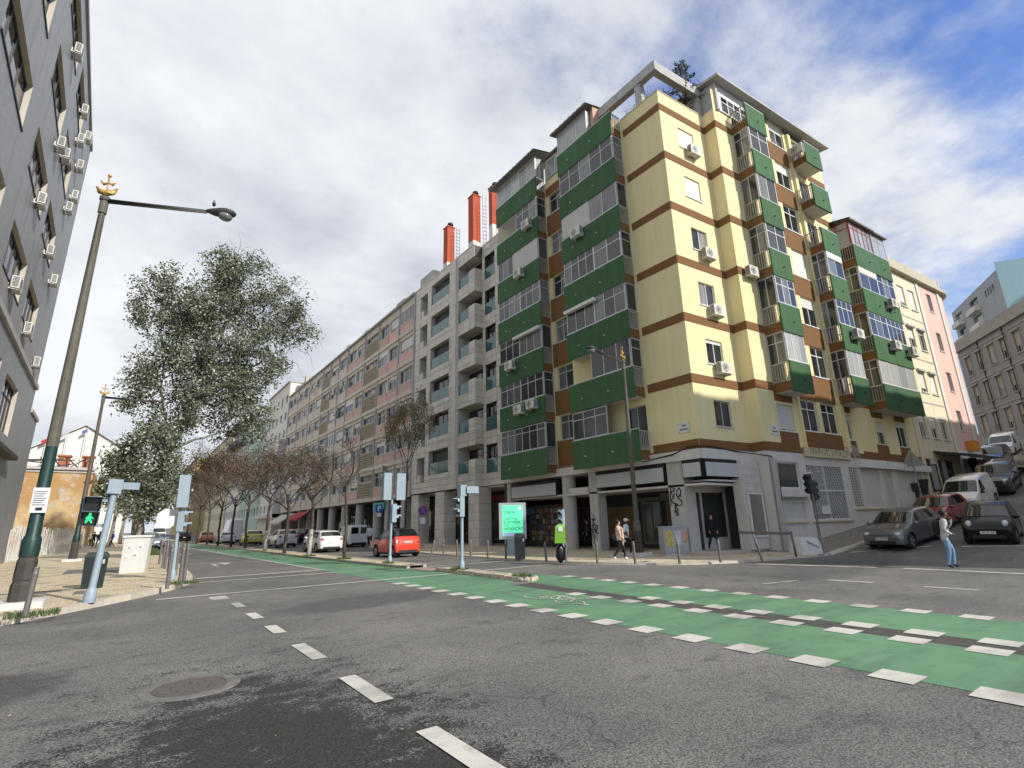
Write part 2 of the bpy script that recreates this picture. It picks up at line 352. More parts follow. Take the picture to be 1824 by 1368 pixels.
def window(par, fr, u0, u1, z0, z1, w, n=2, fm=None, gm=None, t=.055, transom=0., shut=0., sill=None, name='window', sm=None):
    """frame with mullions; each pane its own mesh; roller shutter pulled down by the fraction shut"""
    fm = fm or WFR; gm = gm or GLS; m = MB(); d0, d1 = w, w + .05
    fr.box(m, u0, u0 + t, d0, d1, z0, z1); fr.box(m, u1 - t, u1, d0, d1, z0, z1); fr.box(m, u0 + t, u1 - t, d0, d1, z0, z0 + t); fr.box(m, u0 + t, u1 - t, d0, d1, z1 - t, z1)
    s = (u1 - u0 - 2 * t) / n
    for i in range(1, n): fr.box(m, u0 + t + i * s - t / 2, u0 + t + i * s + t / 2, d0, d1 + .004, z0 + t, z1 - t)
    if transom: fr.box(m, u0 + t, u1 - t, d0, d1 + .002, z1 - t - transom - .03, z1 - t - transom + .03)
    if sill is not None: fr.box(m, u0 - .06, u1 + .06, w, sill, z0 - .07, z0 - .003)
    o = m.build(name, fm, par)
    for i in range(n):
        p = MB(); fr.box(p, u0 + t + i * s, u0 + t + (i + 1) * s, d0 + .005, d0 + .018, z0 + t, z1 - t); p.build('pane', gm, o)
    if shut:
        p = MB(); zb = z1 - t - (z1 - z0 - 2 * t) * shut; k = max(2, int((z1 - zb) / .14))
        for i in range(k):
            a = zb + (z1 - t - zb) * i / k; b = zb + (z1 - t - zb) * (i + 1) / k; fr.box(p, u0 + t * .6, u1 - t * .6, d0 + .02, d1 + .018, a, b - .012)
        p.build('roller_shutter', sm or SHUT, o)
    return o
# shared air-conditioner meshes (local: x right, y into the wall, back at y = 0)
def _ac():
    b = MB(); b.box(-.42, .42, -.42, -.12, 0, .58); b.box(-.36, -.32, -.40, 0, -.06, 0); b.box(.32, .36, -.40, 0, -.06, 0); b.box(-.36, -.32, -.05, 0, -.06, .2); b.box(.32, .36, -.05, 0, -.06, .2)
    g = MB(); n = 18; c = (-.1, .29)
    for r0, r1 in ((.235, .215), (.16, .145), (.085, .07)):
        for j in range(n):
            a0, a1 = 2 * math.pi * j / n, 2 * math.pi * (j + 1) / n
            g.quad(*[(c[0] + r * math.cos(a), -.428, c[1] + r * math.sin(a)) for r, a in ((r0, a0), (r0, a1), (r1, a1), (r1, a0))])
    for j in range(4): a = math.pi * j / 4; g.obox((c[0] - .21 * math.cos(a), -.427, c[1] - .21 * math.sin(a)), (.42 * math.cos(a), 0, .42 * math.sin(a)), (0, .004, 0), (-.02 * math.sin(a), 0, .02 * math.cos(a)))
    l = MB()
    for i in range(7): l.box(.425, .43, -.38, -.16, .06 + .07 * i, .10 + .07 * i)
    r = MB()
    for i in range(7): r.box(-.43, -.425, -.38, -.16, .06 + .07 * i, .10 + .07 * i)
    return b.mesh('air_conditioner', ACW), (g.mesh('fan_grille', ACD), l.mesh('side_louvre', ACD), r.mesh('side_louvre', ACD))
AC_B, AC_G = _ac()
def ac(par, fr, u, z, w, s=1.):
    a = inst('air_conditioner', AC_B, par, fr.P(u, w, z), fr.rz, (s, s, s))
    for q in AC_G: g = bpy.data.objects.new(q.name.split('.')[0], q); COL.objects.link(g); g.parent = a
    return a
def hill(x): return 0. if x < 24.9 else (.118 * (x - 24.9) if x < 38 else (1.546 + .2 * (x - 38) if x < 85 else 10.95 + .05 * (x - 85)))
# ------------------------------------------------------------------ ground, road, pavements
XS = [-600, -40, 0, 24.9, 38, 85, 600]
def sheet(xs, y0, y1, dz=0.):
    m = MB()
    for a, b in zip(xs[:-1], xs[1:]): m.quad((a, y0, hill(a) + dz), (b, y0, hill(b) + dz), (b, y1, hill(b) + dz), (a, y1, hill(a) + dz))
    return m
road = tag(sheet(XS, -600, 1200).build('road', ASPH), kind='structure')
def strip(name, mt, pts, parent=None, dz=.004):
    m = MB(); m.add([(x, y, hill(x) + dz) for x, y in pts], [tuple(range(len(pts)))]); return m.build(name, mt, parent)
def flat(name, mt, x0, x1, y0, y1, parent=road, dz=.008):
    a = [(x0, y0), (x1, y0), (x1, y1), (x0, y1)]; return strip(name, mt, a, parent, dz)
# green cycle lanes
def lane(pl, pr, dz):
    m = MB()
    for i in range(len(pl) - 1): m.quad((*pl[i], dz), (*pr[i], dz), (*pr[i + 1], dz), (*pl[i + 1], dz))
    return m
LL = [(6.9, -14), (6.9, 12.6), (6.72, 23), (6.1, 40), (4.75, 80), (2.2, 150)]
LR = [(8.98, -14), (9.0, 12.6), (9.12, 23), (8.45, 40), (7.35, 80), (4.6, 150)]
strip('tar_strip', mat('tar_joint', (.070, .066, .061), .85, .6, 6, .4, 60), [(8.9, -14), (9.75, -14), (9.75, 12.5), (8.9, 12.5)], road, .002)
lane1 = tag(lane(LL, LR, .004).build('cycle_lane', GREENP), kind='structure')
lane2 = tag(lane([(9.63, -14), (9.63, 11.6), (10.15, 14.2), (10.2, 18.5)], [(11.62, -14), (11.62, 11.6), (11.5, 14.2), (10.6, 18.5)], .004).build('cycle_lane', GREENP), kind='structure')
m = MB(); m.add([(8.95, 12.6, .0035), (9.7, 13.3, .0035), (9.7, 20.3, .0035), (9.1, 23, .0035)], [(0, 1, 2, 3)]); m.build('lane_flare', GREENP, lane1)
# dashes of the cycle crossing, all .42 m squares, .85 m apart
DASH = {}
def dash(x, y, w, l, par=road):
    key = (round(w, 2), round(l, 2))
    if key not in DASH:
        m = MB(); m.quad((-w / 2, -l / 2, 0), (w / 2, -l / 2, 0), (w / 2, l / 2, 0), (-w / 2, l / 2, 0)); DASH[key] = m.mesh('road_marking', WHITEP)
    return inst('road_marking', DASH[key], par, (x, y, .010 + hill(x)), random.uniform(-.012, .012))
for k in range(-3, 18): dash(6.92, .83 + .855 * k, .43, .42)
for k in range(-3, 12): dash(8.97, .52 + .845 * k, .40, .42)
for k in range(-3, 10): dash(9.63, .55 + .84 * k, .40, .42)
for k in range(-3, 15): dash(11.6, 1.25 + .835 * k, .40, .40)
for y in (3.95, 6.0, 8.2, 10.3, 12.15, 14.1): dash(2.32, y, .2, 1.12 if y < 9 else .85)
for y in (-.5, 1.85): dash(2.32, y, .2, 1.12)
flat('road_marking', WHITEP, 1.95, 2.35, 15.55, 16.3)
# stop lines and crossing limits over the avenue
for a, b, y, w in ((.84, 9.5, 16.8, .17), (2.2, 9.15, 20.95, .17), (2.25, 6.9, 22.75, .3)): flat('road_marking', WHITEP, a, b, y - w / 2, y + w / 2, dz=.012)
flat('road_marking', WHITEP, 10.3, 14.3, 16.9, 17.08, dz=.012); flat('road_marking', WHITEP, 10.4, 14.2, 20.2, 20.36, dz=.012)
# edge line of the cycle lane up the avenue
m = MB()
for i in range(2, len(LL) - 1): m.quad((LL[i][0] - .07, LL[i][1], .011), (LL[i][0] + .07, LL[i][1], .011), (LL[i + 1][0] + .07, LL[i + 1][1], .011), (LL[i + 1][0] - .07, LL[i + 1][1], .011))
m.build('road_marking', WHITEP, road)
# turn arrows
for ax, ay in ((3.7, 29.6), (3.3, 45)):
    m = MB(); m.add([(ax, ay, .011), (ax + .16, ay, .011), (ax + .16, ay + 2.1, .011), (ax, ay + 2.3, .011)], [(0, 1, 2, 3)])
    m.add([(ax + .16, ay + 1.9, .011), (ax + .5, ay + 1.6, .011), (ax + .5, ay + .9, .011), (ax + 1.0, ay + 2.1, .011), (ax + .5, ay + 2.9, .011), (ax + .5, ay + 2.2, .011), (ax + .16, ay + 2.3, .011)], [(0, 1, 5, 6), (2, 3, 4)]); m.build('road_marking', WHITEP, road)
# side-street lines
for pts in (((19.0, 10.9), (19.9, 7.3), (20.1, 7.3), (19.25, 10.9)), ((20.0, 6.6), (20.1, 3.0), (20.35, 3.0), (20.25, 6.6)), ((15.45, 6.9), (15.5, 5.85), (15.65, 5.85), (15.6, 6.9)), ((15.4, 4.75), (15.45, 3.75), (15.6, 3.75), (15.55, 4.75)),
            ((25.6, 10.3), (27.6, 7.9), (27.75, 7.9), (25.8, 10.3)), ((27.6, 6.9), (28.2, 4.0), (28.35, 4.0), (27.75, 6.9)), ((13.6, 7.6), (14.9, 7.35), (14.9, 7.45), (13.6, 7.72))):
    strip('road_marking', WHITEP, pts, road, .010)
# bicycle symbol on the lane (wheels, frame, handlebar)
bm_ = MB()
def ribbon(pts, w=.05, z=.012):
    for a, b in zip(pts[:-1], pts[1:]):
        a, b = Vector((*a, 0)), Vector((*b, 0)); t = (b - a).normalized(); nrm = Vector((-t.y, t.x, 0)) * w / 2; e = t * w * .3
        bm_.quad(*[(p.x, p.y, z) for p in (a - e - nrm, b + e - nrm, b + e + nrm, a - e + nrm)])
for cx, cy in ((8.0, 10.05), (8.0, 8.95)): ribbon([(cx + .26 * math.cos(t * math.pi / 9), cy + .38 * math.sin(t * math.pi / 9)) for t in range(19)], .045)
ribbon([(8.0, 10.05), (8.45, 9.75), (8.4, 9.2), (8.0, 8.95)]); ribbon([(8.45, 9.75), (8.05, 9.45), (8.4, 9.2)]); ribbon([(8.05, 9.45), (8.0, 10.05)]); ribbon([(8.4, 9.2), (8.6, 9.12), (8.62, 8.9)]); ribbon([(8.45, 9.9), (8.55, 9.65)], .07)
ribbon([(8.0, 8.6), (8.0, 8.4)], .09)
bm_.build('bicycle_symbol', WHITEP, lane1)

def offset_path(p, d):
    out = []
    for i in range(len(p)):
        a = Vector(p[max(i - 1, 0)]); b = Vector(p[min(i + 1, len(p) - 1)]); t = (b - a).normalized(); out.append((p[i][0] - t.y * d, p[i][1] + t.x * d))
    return out
def smooth_path(p, n=3):
    for _ in range(n):
        q = [p[0]]
        for a, b in zip(p[:-1], p[1:]): q += [(a[0] * .75 + b[0] * .25, a[1] * .75 + b[1] * .25), (a[0] * .25 + b[0] * .75, a[1] * .25 + b[1] * .75)]
        p = q + [p[-1]]
    return p
def resample(p, step):
    out = [p[0]]; acc = 0.
    for a, b in zip(p[:-1], p[1:]):
        L = math.dist(a, b); pos = step - acc
        while pos <= L: t = pos / L; out.append((a[0] + (b[0] - a[0]) * t, a[1] + (b[1] - a[1]) * t)); pos += step
        acc = (acc + L) % step
    return out
def kerbs(path, h, par, width=.26, step=1.0, ymax=70, mt=KERB, side=1):
    """kerb stones one by one along the path"""
    pts = resample(path, step); rest = MB()
    for a, b in zip(pts[:-1], pts[1:]):
        A, B = Vector((*a, 0)), Vector((*b, 0)); t = (B - A).normalized(); nr = Vector((-t.y, t.x, 0)) * width * side; hh = h + random.uniform(0, .008)
        za, zb_ = hill(a[0]), hill(b[0]); g = t * .006; m = MB() if a[1] < ymax else rest
        q = [A + g, B - g, B - g + nr, A + g + nr]; zs = [za, zb_, zb_, za]; vs = [(p.x, p.y, z - .06) for p, z in zip(q, zs)] + [(p.x + (nr.x * .12 if i < 2 else 0), p.y + (nr.y * .12 if i < 2 else 0), z + hh) for i, (p, z) in enumerate(zip(q, zs))]
        fs = [(4, 5, 6, 7), (0, 1, 5, 4), (1, 2, 6, 5), (2, 3, 7, 6), (3, 0, 4, 7)]
        m.add(vs, fs if side > 0 else [f[::-1] for f in fs])
        if m is not rest: m.build('kerb_stone', mt, par)
    if rest.v: tag(rest.build('far_kerb', mt, par), kind='stuff')
# left pavement
KL = smooth_path([(-30, 3.5), (-8, 10.9), (-3.4, 13.4), (-1.71, 14.4), (-1.06, 15.37), (-.25, 16.46), (.94, 18.35), (1.73, 19.95), (2.16, 21.83), (2.27, 25.7), (2.35, 31.8), (2.3, 45), (1.6, 80), (-1, 160)])
pv = MB(); inner = offset_path(KL, .2); poly = inner + [(-40, 160), (-40, 3.5)]
pv.add([(x, y, .13) for x, y in poly], [tuple(range(len(poly)))]); pavL = tag(pv.build('pavement', CALC), kind='structure'); kerbs(KL, .138, pavL)
# right pavement, flat part and the part that climbs the hill
KR = smooth_path([(17.6, 160), (17.4, 80), (17.2, 50), (16.6, 43), (14.9, 36), (14.6, 26.4), (14.55, 22.7), (14.7, 18.5), (15.4, 15.2), (17.2, 12.4), (20.2, 11.3), (23.0, 11.0), (24.9, 10.75)], 2)
pv = MB()
poly = offset_path(KR, .2) + [(24.9, 18), (40, 18), (40, 160)]
pv.add([(x, y, .08) for x, y in poly], [tuple(range(len(poly)))]); pavR = tag(pv.build('pavement', CALC), kind='structure'); kerbs(KR, .088, pavR, side=1)
KH = [(24.9, 10.75), (27, 10.5), (38, 9.7), (85, 6.2)]
pv = MB()
for (a, b), (c_, d) in zip(KH[:-1], KH[1:]): pv.quad((a, b + .2, hill(a) + .08), (c_, d + .2, hill(c_) + .08), (c_, 19, hill(c_) + .08), (a, 19, hill(a) + .08))
pavH = tag(pv.build('hill_pavement', COBB), kind='structure'); kerbs([p for p in KH], .088, pavH, side=1)
# median island
ML = [(9.95, 12.75), (9.72, 13.0), (9.66, 14), (9.66, 18.3)]; MRr = [(10.2, 12.85), (10.35, 13.3), (10.3, 14.5), (10.25, 18.3)]
med = MB(); med.prism(ML + MRr[::-1], -.05, .11); median1 = tag(med.build('median', CALC), kind='structure')
M2L = smooth_path([(9.4, 20.3), (9.3, 20.6), (9.12, 22.5), (8.62, 32), (8.2, 46), (7.3, 85), (4.6, 160)], 2); M2R = smooth_path([(10.3, 20.3), (10.4, 20.8), (10.3, 22.5), (9.9, 32), (9.5, 46), (8.6, 85), (5.9, 160)], 2)
med = MB(); med.add([(x, y, .10) for x, y in M2L + M2R[::-1]], [tuple(range(len(M2L + M2R)))]); median2 = tag(med.build('median', CALC), kind='structure')
kerbs(M2L, .11, median2, .16, 1., 60, KERBD, -1); kerbs(M2R, .11, median2, .16, 1., 60, KERBD, 1)
kerbs([(9.66, 18.3), (9.66, 14.4), (9.68, 13.4)], .12, median1, .14, .9, 60, KERBD, 1); kerbs([(10.27, 14.2), (10.25, 18.3)], .12, median1, .14, .9, 60, KERBD, 1)
m = MB()
for _ in range(26):
    a = random.uniform(0, 6.3); r = random.uniform(0, .32); c0 = (9.98 + r * math.cos(a), 13.0 + r * math.sin(a) * .6, .05); s = random.uniform(.04, .11); m.ell(c0, (s, s * .8, s * .8), 6, 4)
m.build('broken_kerb_rubble', KERBD, median1)
flat('dropped_ramp', BUFFP, 9.45, 10.25, 18.35, 20.25, median1, .016)
m = MB(); m.box(9.35, 9.95, 20.45, 20.95, .1, .106); m.build('tree_pit', IRON, median2)
# manhole in the road, with the ring of paler patched asphalt
mh = lempty('manhole_cover', (.82, 7.36, 0), 'round iron manhole cover with slotted rows set in the dark asphalt', 'manhole')
m = MB(); m.lathe([(.5, .001), (.49, .010), (.40, .012), (.39, .006)], n=30); m.build('collar', mat('manhole_concrete', (.15, .143, .132), .9, .45, 9, .5, 60), mh)
m = MB(); m.lathe([(.36, .003), (.36, .0062), (.01, .0064)], n=30); m.build('cover', BLK, mh)
m = MB(); m.lathe([(.372, .004), (.37, .014), (.345, .016), (.34, .010)], n=30); m.build('rim', mat('manhole_iron', (.10, .085, .075), .6, .3, 20), mh)
for i in range(-6, 7):
    y = i * .05; hw = math.sqrt(max(.33 ** 2 - y * y, 0)); k = max(1, int(hw * 2 / .13))
    for j in range(k):
        x = -hw + 2 * hw * (j + .5) / k; m = MB(); m.box(x - hw / k + .008, x + hw / k - .008, y - .017, y + .017, .004, .0175); m.build('rib', MATS['manhole_iron'], mh)
# drain covers on the left pavement
for nm, (x0, x1, y0, y1) in (('utility_cover', (-1.9, .0, 28.0, 31.2)), ('utility_cover', (-.95, -.55, 18.6, 19.6)), ('utility_cover', (-3.4, -1.1, 20.2, 20.5))):
    m = MB(); m.box(x0, x1, y0, y1, .131, .137); m.build(nm, mat('cover_grey', (.16, .15, .135), .8, .2, 6), pavL)
m = MB(); m.box(16.2, 17.0, 14.1, 14.35, .081, .087); m.build('drain_grate', IRON, pavR)
# litter: fallen leaves and paper scraps on the road
lv = MB()
for _ in range(140):
    x, y = random.uniform(-1, 20), random.uniform(3, 20); a = random.uniform(0, 6.3); s = random.uniform(.008, .022)
    lv.quad(*[(x + s * math.cos(a + t), y + s * math.sin(a + t) * .7, .014 + random.uniform(0, .006)) for t in (0, 1.6, 3.1, 4.7)])
tag(lv.build('leaf_litter', mat('dry_leaf', (.42, .36, .16), .8, .3, 30)), 'tiny dry yellow leaves and paper scraps scattered over the asphalt', 'litter', kind='stuff')
# ------------------------------------------------------------------ corner apartment building
FA = Fr((21.4, 14.2), (0, 1), (-1, 0)); FR = Fr((21.4, 14.2), (.997, -.075), (-.075, -.997))
CB = empty('corner_building', (21.4, 14.2, 0), 'yellow corner apartment block with brown bands and green balcony fronts', 'building')
BT = [5.36 + 3.245 * k for k in range(7)]; ZB = [4.62, 7.98, 11.25, 14.55, 17.82, 21.1, 24.38]
aops = [(8.35, 9.85, b + 1.3, b + 2.85) for b in BT[:-1]] + [(5.3, 6.1, 8.75, 10.7), (2.95, 4.3, 5.5, 7.6)]
w_ = MB(); wallgrid(w_, FA, 0, 16.2, 4.9, 25.7, 0, aops); w_.build('wall', YEL, CB)
cw = [(1.45, 2.75, t - 1.32, t) for t in (23.8, 20.5, 17.2, 13.92, 10.66, 7.4)]
w_ = MB(); wallgrid(w_, FR, 0, 3.95, 4.9, 25.7, 0, cw, .14)
w_.quad(FR.P(3.95, 0, 4.9), FR.P(3.95, .8, 4.9), FR.P(3.95, .8, 25.7), FR.P(3.95, 0, 25.7)); w_.build('wall', YEL, CB)
colw = [(a, b, z + .95, z + 2.8) for z in BT for a, b in ((7.85, 9.5), (9.95, 11.6))]
colw = [(a, b, (c_ if c_ > 7 else 6.2), (d if d > 8.5 else 7.95)) for a, b, c_, d in colw]
dops = [(12.6, 13.8, z + .15, z + 2.3) for z in BT[1:]] + [(5.75, 7.2, 24.95, 27.2)]
f1 = [(5.53, 7.0, 6.05, 7.45), (12.25, 13.2, 6.0, 7.5)]; f2 = [(15.9, 17.3, 5.95, 7.35), (19.05, 20.4, 5.95, 7.6)]
w_ = MB(); wallgrid(w_, FR, 3.95, 16.2, 4.9, 27.3, .8, colw + dops + f1, .16); w_.build('wall', YEL, CB)
w_ = MB(); wallgrid(w_, FR, 16.2, 21.8, 4.9, 20.2, .8, f2, .16)
for u, z0, z1 in ((16.2, 20.2, 27.3), (21.8, 3.5, 20.2)): w_.quad(FR.P(u, .8, z0), FR.P(u, -11, z0), FR.P(u, -11, z1), FR.P(u, .8, z1))
w_.quad(FA.P(16.2, 0, 4.9), FA.P(16.2, 0, 25.7), FA.P(16.2, -12, 25.7), FA.P(16.2, -12, 4.9)); w_.build('wall', YEL, CB)
core = MB(); core.prism([FA.xy(.3, -.3), FA.xy(16.1, -.3), FA.xy(16.1, -11), FR.xy(16.1, -11), FR.xy(16.1, .45), FR.xy(4.2, .45), FR.xy(4.2, -.3)], 4.45, 24.9); core.prism([FR.xy(16.1, -10.8), FR.xy(21.7, -10.8), FR.xy(21.7, .45), FR.xy(16.1, .45)], 4.45, 19.9)
core.prism([FR.xy(4.6, -6), FR.xy(16.05, -6), FR.xy(16.05, .45), FR.xy(4.6, .45)], 24.9, 27.3); core.build('core', BRN, CB)
# brown bands and spandrels
for z in BT:
    bl = [(FA, 0.02, 2.7, 0, .025), (FR, .0, 3.924, 0, .025), (FR, 3.925, 3.95, .03, .8), (FR, 3.925, 5.5, .802, .825), (FR, 14.0, 16.19, .8, .825)] + ([(FR, 16.22, 21.78, .8, .823)] if z < 19 else [])
    for fr_, a, b, w0, w1 in bl: m = MB(); fr_.box(m, a, b, w0, w1, z - .46, z); m.build('band', BRN, CB)
    m = MB(); FA.box(m, 7.9, 10.15, 0, .03, z - .35, z + 1.27 if z < 24 else z + .3); m.build('spandrel', BRN, CB)
    if z < 24.5: m = MB(); FR.box(m, 7.72, 11.72, .8, .83, (z + 2.82 if z > 5.5 else 7.98), z + 3.245 + .93); m.build('spandrel', BRN, CB)
m = MB(); FR.box(m, 7.75, 11.7, .8, .83, 4.98, 6.17); m.build('spandrel', BRN, CB)
for a, b in ((5.45, 7.1), (12.2, 13.25), (15.85, 17.35), (19.0, 20.45)):
    m = MB(); FR.box(m, a, b, .8, .83, 4.95, 5.97); m.build('spandrel', BRN, CB); m = MB(); FR.box(m, a, b, .8, .828, 7.62, 8.4); m.build('spandrel', BRN, CB)
m = MB(); FR.box(m, 4.0, 21.75, .8, .822, 4.9, 5.2); m.build('band', BRN, CB)
m = MB(); FA.box(m, .0, 16.2, 0, .022, 4.9, 4.98); m.build('band', BRN, CB)
m = MB(); FR.box(m, 11.9, 12.22, .8, .98, 5.2, 27.2); m.build('pilaster', YEL, CB)
m = MB(); FR.box(m, 7.5, 7.68, .8, .92, 5.2, 8.4); m.build('pilaster', YEL, CB)
m = MB(); FR.box(m, 7.3, 12.0, .83, .95, 4.75, 5.25); m.build('sign_board', CREAM, CB)
GLY = dict(N=[[(0, 0), (0, 1), (.6, 0), (.6, 1)]], O=[[(.3, 0), (.02, .3), (.05, .75), (.3, 1), (.58, .7), (.55, .25), (.3, 0)]], K=[[(0, 0), (.05, 1)], [(.6, 1), (.05, .5), (.62, 0)]], P=[[(0, 0), (.05, 1), (.5, .9), (.5, .6), (.05, .5)]], S=[[(.55, .85), (.3, 1), (.05, .75), (.5, .4), (.45, .1), (.1, 0)]], A=[[(0, 0), (.3, 1), (.6, 0)], [(.12, .4), (.5, .4)]], D=[[(0, 0), (.05, 1), (.55, .6), (.5, .15), (0, 0)]], E=[[(.55, 1), (.05, .9), (0, 0), (.5, 0)], [(.02, .5), (.4, .5)]], R=[[(0, 0), (.05, 1), (.5, .85), (.45, .55), (.05, .5), (.6, -.1)]], J=[[(.5, 1), (.5, .2), (.25, 0), (0, .2)]], B=[[(0, 0), (0, 1), (.5, .8), (.1, .52), (.55, .25), (0, 0)]], Z=[[(0, 1), (.6, .95), (0, 0), (.65, .05)]], M=[[(0, 0), (.05, 1), (.3, .4), (.55, 1), (.65, 0)]], T=[[(0, .95), (.65, 1)], [(.3, 1), (.32, 0)]], I=[[(.2, 0), (.25, 1)]])
GLY['='] = [[(0, .6), (.6, .7)], [(0, .3), (.55, .4)]]
def scrawl(body, fr, u, w, z, size, mt, lw, seed, gap=.85, par=None):
    """hand-drawn paint strokes, letter by letter"""
    rnd = random.Random(seed)
    for n_, ch in enumerate(body):
        if ch not in GLY: continue
        m = MB(); oz = z + rnd.uniform(-.12, .12) * size; sc_ = size * rnd.uniform(.85, 1.15); sh = rnd.uniform(-.15, .25)
        for st in GLY[ch]:
            pts = [(p[0] + sh * p[1] + rnd.uniform(-.05, .05), p[1] + rnd.uniform(-.06, .06)) for p in st]
            for a, b in zip(pts[:-1], pts[1:]):
                A, B = [fr.P(u + fr.right * (size * gap * n_ + q[0] * sc_ * .9), w, oz + q[1] * sc_) for q in (a, b)]; t = (B - A).normalized(); q = t.cross(fr.n) * lw * rnd.uniform(.7, 1.3); e = t * lw * .6; m.quad(A - q - e, B - q + e, B + q + e, A + q - e)
        m.build('graffiti', mt, par or CB)
scrawl('NOKOPSADER', FR, 7.75, .965, 4.9, .5, mat('graffiti_faded', (.085, .065, .035), .8, .3, 8), .016, 11, .84); scrawl('MTS', FR, 12.15, .845, 4.75, .8, mat('graffiti_white', (.45, .40, .35), .8, .3, 8), .03, 12, .5); scrawl('NZM', FR, 12.2, .848, 4.95, .6, mat('graffiti_white'), .022, 13, .55)
# corner-face windows
for i, (a, b, c_, d) in enumerate(cw): window(CB, FR, a, b, c_, d, -.12, 2, WFR if i in (3, 4) else ALU, GLS, .05, shut=(.985, .985, .0, .0, .12, .0)[i], sill=.05)
for i, (a, b, c_, d) in enumerate(colw): window(CB, FR, a, b, c_, d, .66, 2, WFR, GLS, .06, transom=.45, shut=random.choice((0, 0, 0, .35)) if i not in (6, 7) else .95, sill=.86)
for a, b, c_, d in dops: window(CB, FR, a, b, c_, d, .66, 2, ALU, GLS, .06)
for i, (a, b, c_, d) in enumerate(f1 + f2): window(CB, FR, a, b, c_, d, .66, 2, WFR, GLS, .05, shut=(.97, .2, .45, .2)[i], sill=.84)
for a, b, c_, d in aops: window(CB, FA, a, b, c_, d, -.16, 2, ALU, GLV, .05, transom=.4 if b - a > 1 and c_ > 5.6 else 0, sill=.04)
# balconies
def bars(m, fr, u, w0, w1, z0, z1, along='w'):
    n = max(3, int(abs(w1 - w0) / .13))
    for i in range(n):
        w = w0 + (w1 - w0) * (i + .5) / n
        if along == 'w': fr.box(m, u, u + .03, w - .018, w + .018, z0, z1)
        else: fr.box(m, w - .018, w + .018, u, u + .03, z0, z1)
    if along == 'w': fr.box(m, u - .01, u + .04, w0, w1, z1, z1 + .05); fr.box(m, u - .005, u + .035, w0, w1, z0 - .03, z0 + .01)
    else: fr.box(m, w0, w1, u - .01, u + .04, z1, z1 + .05)
def glaz(par, fr, u0, u1, w, z0, z1, n, transom=0., fm=None, gm=None, t=.05, side=None):
    """glazing of an enclosed balcony; side=(u, w0, w1) makes the end panel"""
    fm = fm or ALU; gm = gm or GLV; m = MB(); bx = []
    if side: u, w0, w1 = side; B = lambda a, b, c_, d, p=0., q=.045: (u + p, u + q, a, b, c_, d); L0, L1 = w0, w1
    else: B = lambda a, b, c_, d, p=0., q=.045: (a, b, w - q, w - p, c_, d); L0, L1 = u0, u1
    def put(mm, x): fr.box(mm, *x)
    put(m, B(L0, L1, z0, z0 + t)); put(m, B(L0, L1, z1 - t, z1)); s = (L1 - L0) / n
    for i in range(n + 1): c0 = min(max(L0 + i * s, L0 + t / 2), L1 - t / 2); put(m, B(c0 - t / 2, c0 + t / 2, z0 + t, z1 - t, -.003, .048))
    if transom: put(m, B(L0 + t, L1 - t, z1 - transom - .025, z1 - transom + .025, .002, .043))
    m.build('glazing_frame', fm, par)
    for i in range(n):
        p = MB(); put(p, B(L0 + i * s + .01, L0 + (i + 1) * s - .01, z0 + .02, z1 - .02, .02, .03)); p.build('pane', gm, par)
def balcony(fr, ua, ub, wi, wo, k, gl=(), side=True, far=True, ph=1.58, soff=False, topz=None, side_fm=None, side_open=False, cloth=None):
    zb = ZB[k]; zt = zb + ph; top = topz or zb + 3.26
    p = MB(); fr.box(p, ua, ub, wo - .09, wo, zb - .06, zt); b = p.build('balcony', GRN, CB)
    s = MB(); fr.box(s, ua + .06, ub - .06, wi, wo - .09, zb + .02, zb + .52); s.build('slab', BRN, b)
    s = MB(); fr.box(s, ua + .08, ub - .08, wi + .03, wo - .1, zb + .0, zb + .015); s.build('soffit', OFFW, b)
    s = MB()
    for f in ((.36, .78) if ub - ua > 3 else (.55,)): u = ua + (ub - ua) * f; q = fr.P(u, wo - .02, zb + .62); s.tube(q, q + fr.n * .12, .035, n=8)
    s.build('spout', WFR if fr is FA else BLK, b)
    s = MB(); fr.box(s, ua + .01, ub - .01, wo - .13, wo - .005, zt + .003, zt + .05); s.build('coping', ALU, b)
    if side: s = MB(); bars(s, fr, ua + .04, wi + .02, wo - .1, zb + .58, zt - .08); s.build('railing', RAIL if not side_fm else side_fm, b)
    if far: s = MB(); bars(s, fr, ub - .09, wi + .02, wo - .1, zb + .58, zt - .08); s.build('railing', RAIL, b)
    for g in gl:
        typ, a, c_ = g[0], ua + .08 + (ub - ua - .16) * g[1], ua + .08 + (ub - ua - .16) * g[2]
        if typ == 'g': glaz(b, fr, a, c_, wo - .05, zt + .055, top - .02, g[3], g[4] if len(g) > 4 else 0., g[5] if len(g) > 5 else None, g[6] if len(g) > 6 else None)
        elif typ == 'p': s = MB(); fr.box(s, a, c_, wo - .1, wo - .045, zt + .055, top - .02); fr.box(s, a + .05, c_ - .05, wo - .05, wo - .03, zt + .12, top - .1); s.build('shutter_panel', mat('pale_panel', (.52, .51, .47), .7, .06, 1.5, streak=.08), b)
        elif typ == 's': s = MB(); fr.box(s, a, c_, wo - .09, wo - .02, top - .5, top - .02); s.build('shutter_box', SHUT, b)
        elif typ == 'b': s = MB(); bars(s, fr, wo - .08, a, c_, zt + .02, top - .15, 'u'); s.build('bars', RAIL, b)
        elif typ == 'a': s = MB(); fr.box(s, a, c_, wo - .02, wo + .22, top - .34, top - .14); s.build('awning_box', SHUT, b)
    if gl and not side_open:
        glaz(b, fr, 0, 0, 0, zt + .05 if fr is FA else zb + 1.52, top - .02, 2 if fr is FR else 1, .55 if k % 2 else 0., ALU, GLV, side=(ua + .05, wi + .02, wo - .1))
    return b
G = lambda a, b, n, t=0., f=None, g=None: ('g', a, b, n, t, f, g)
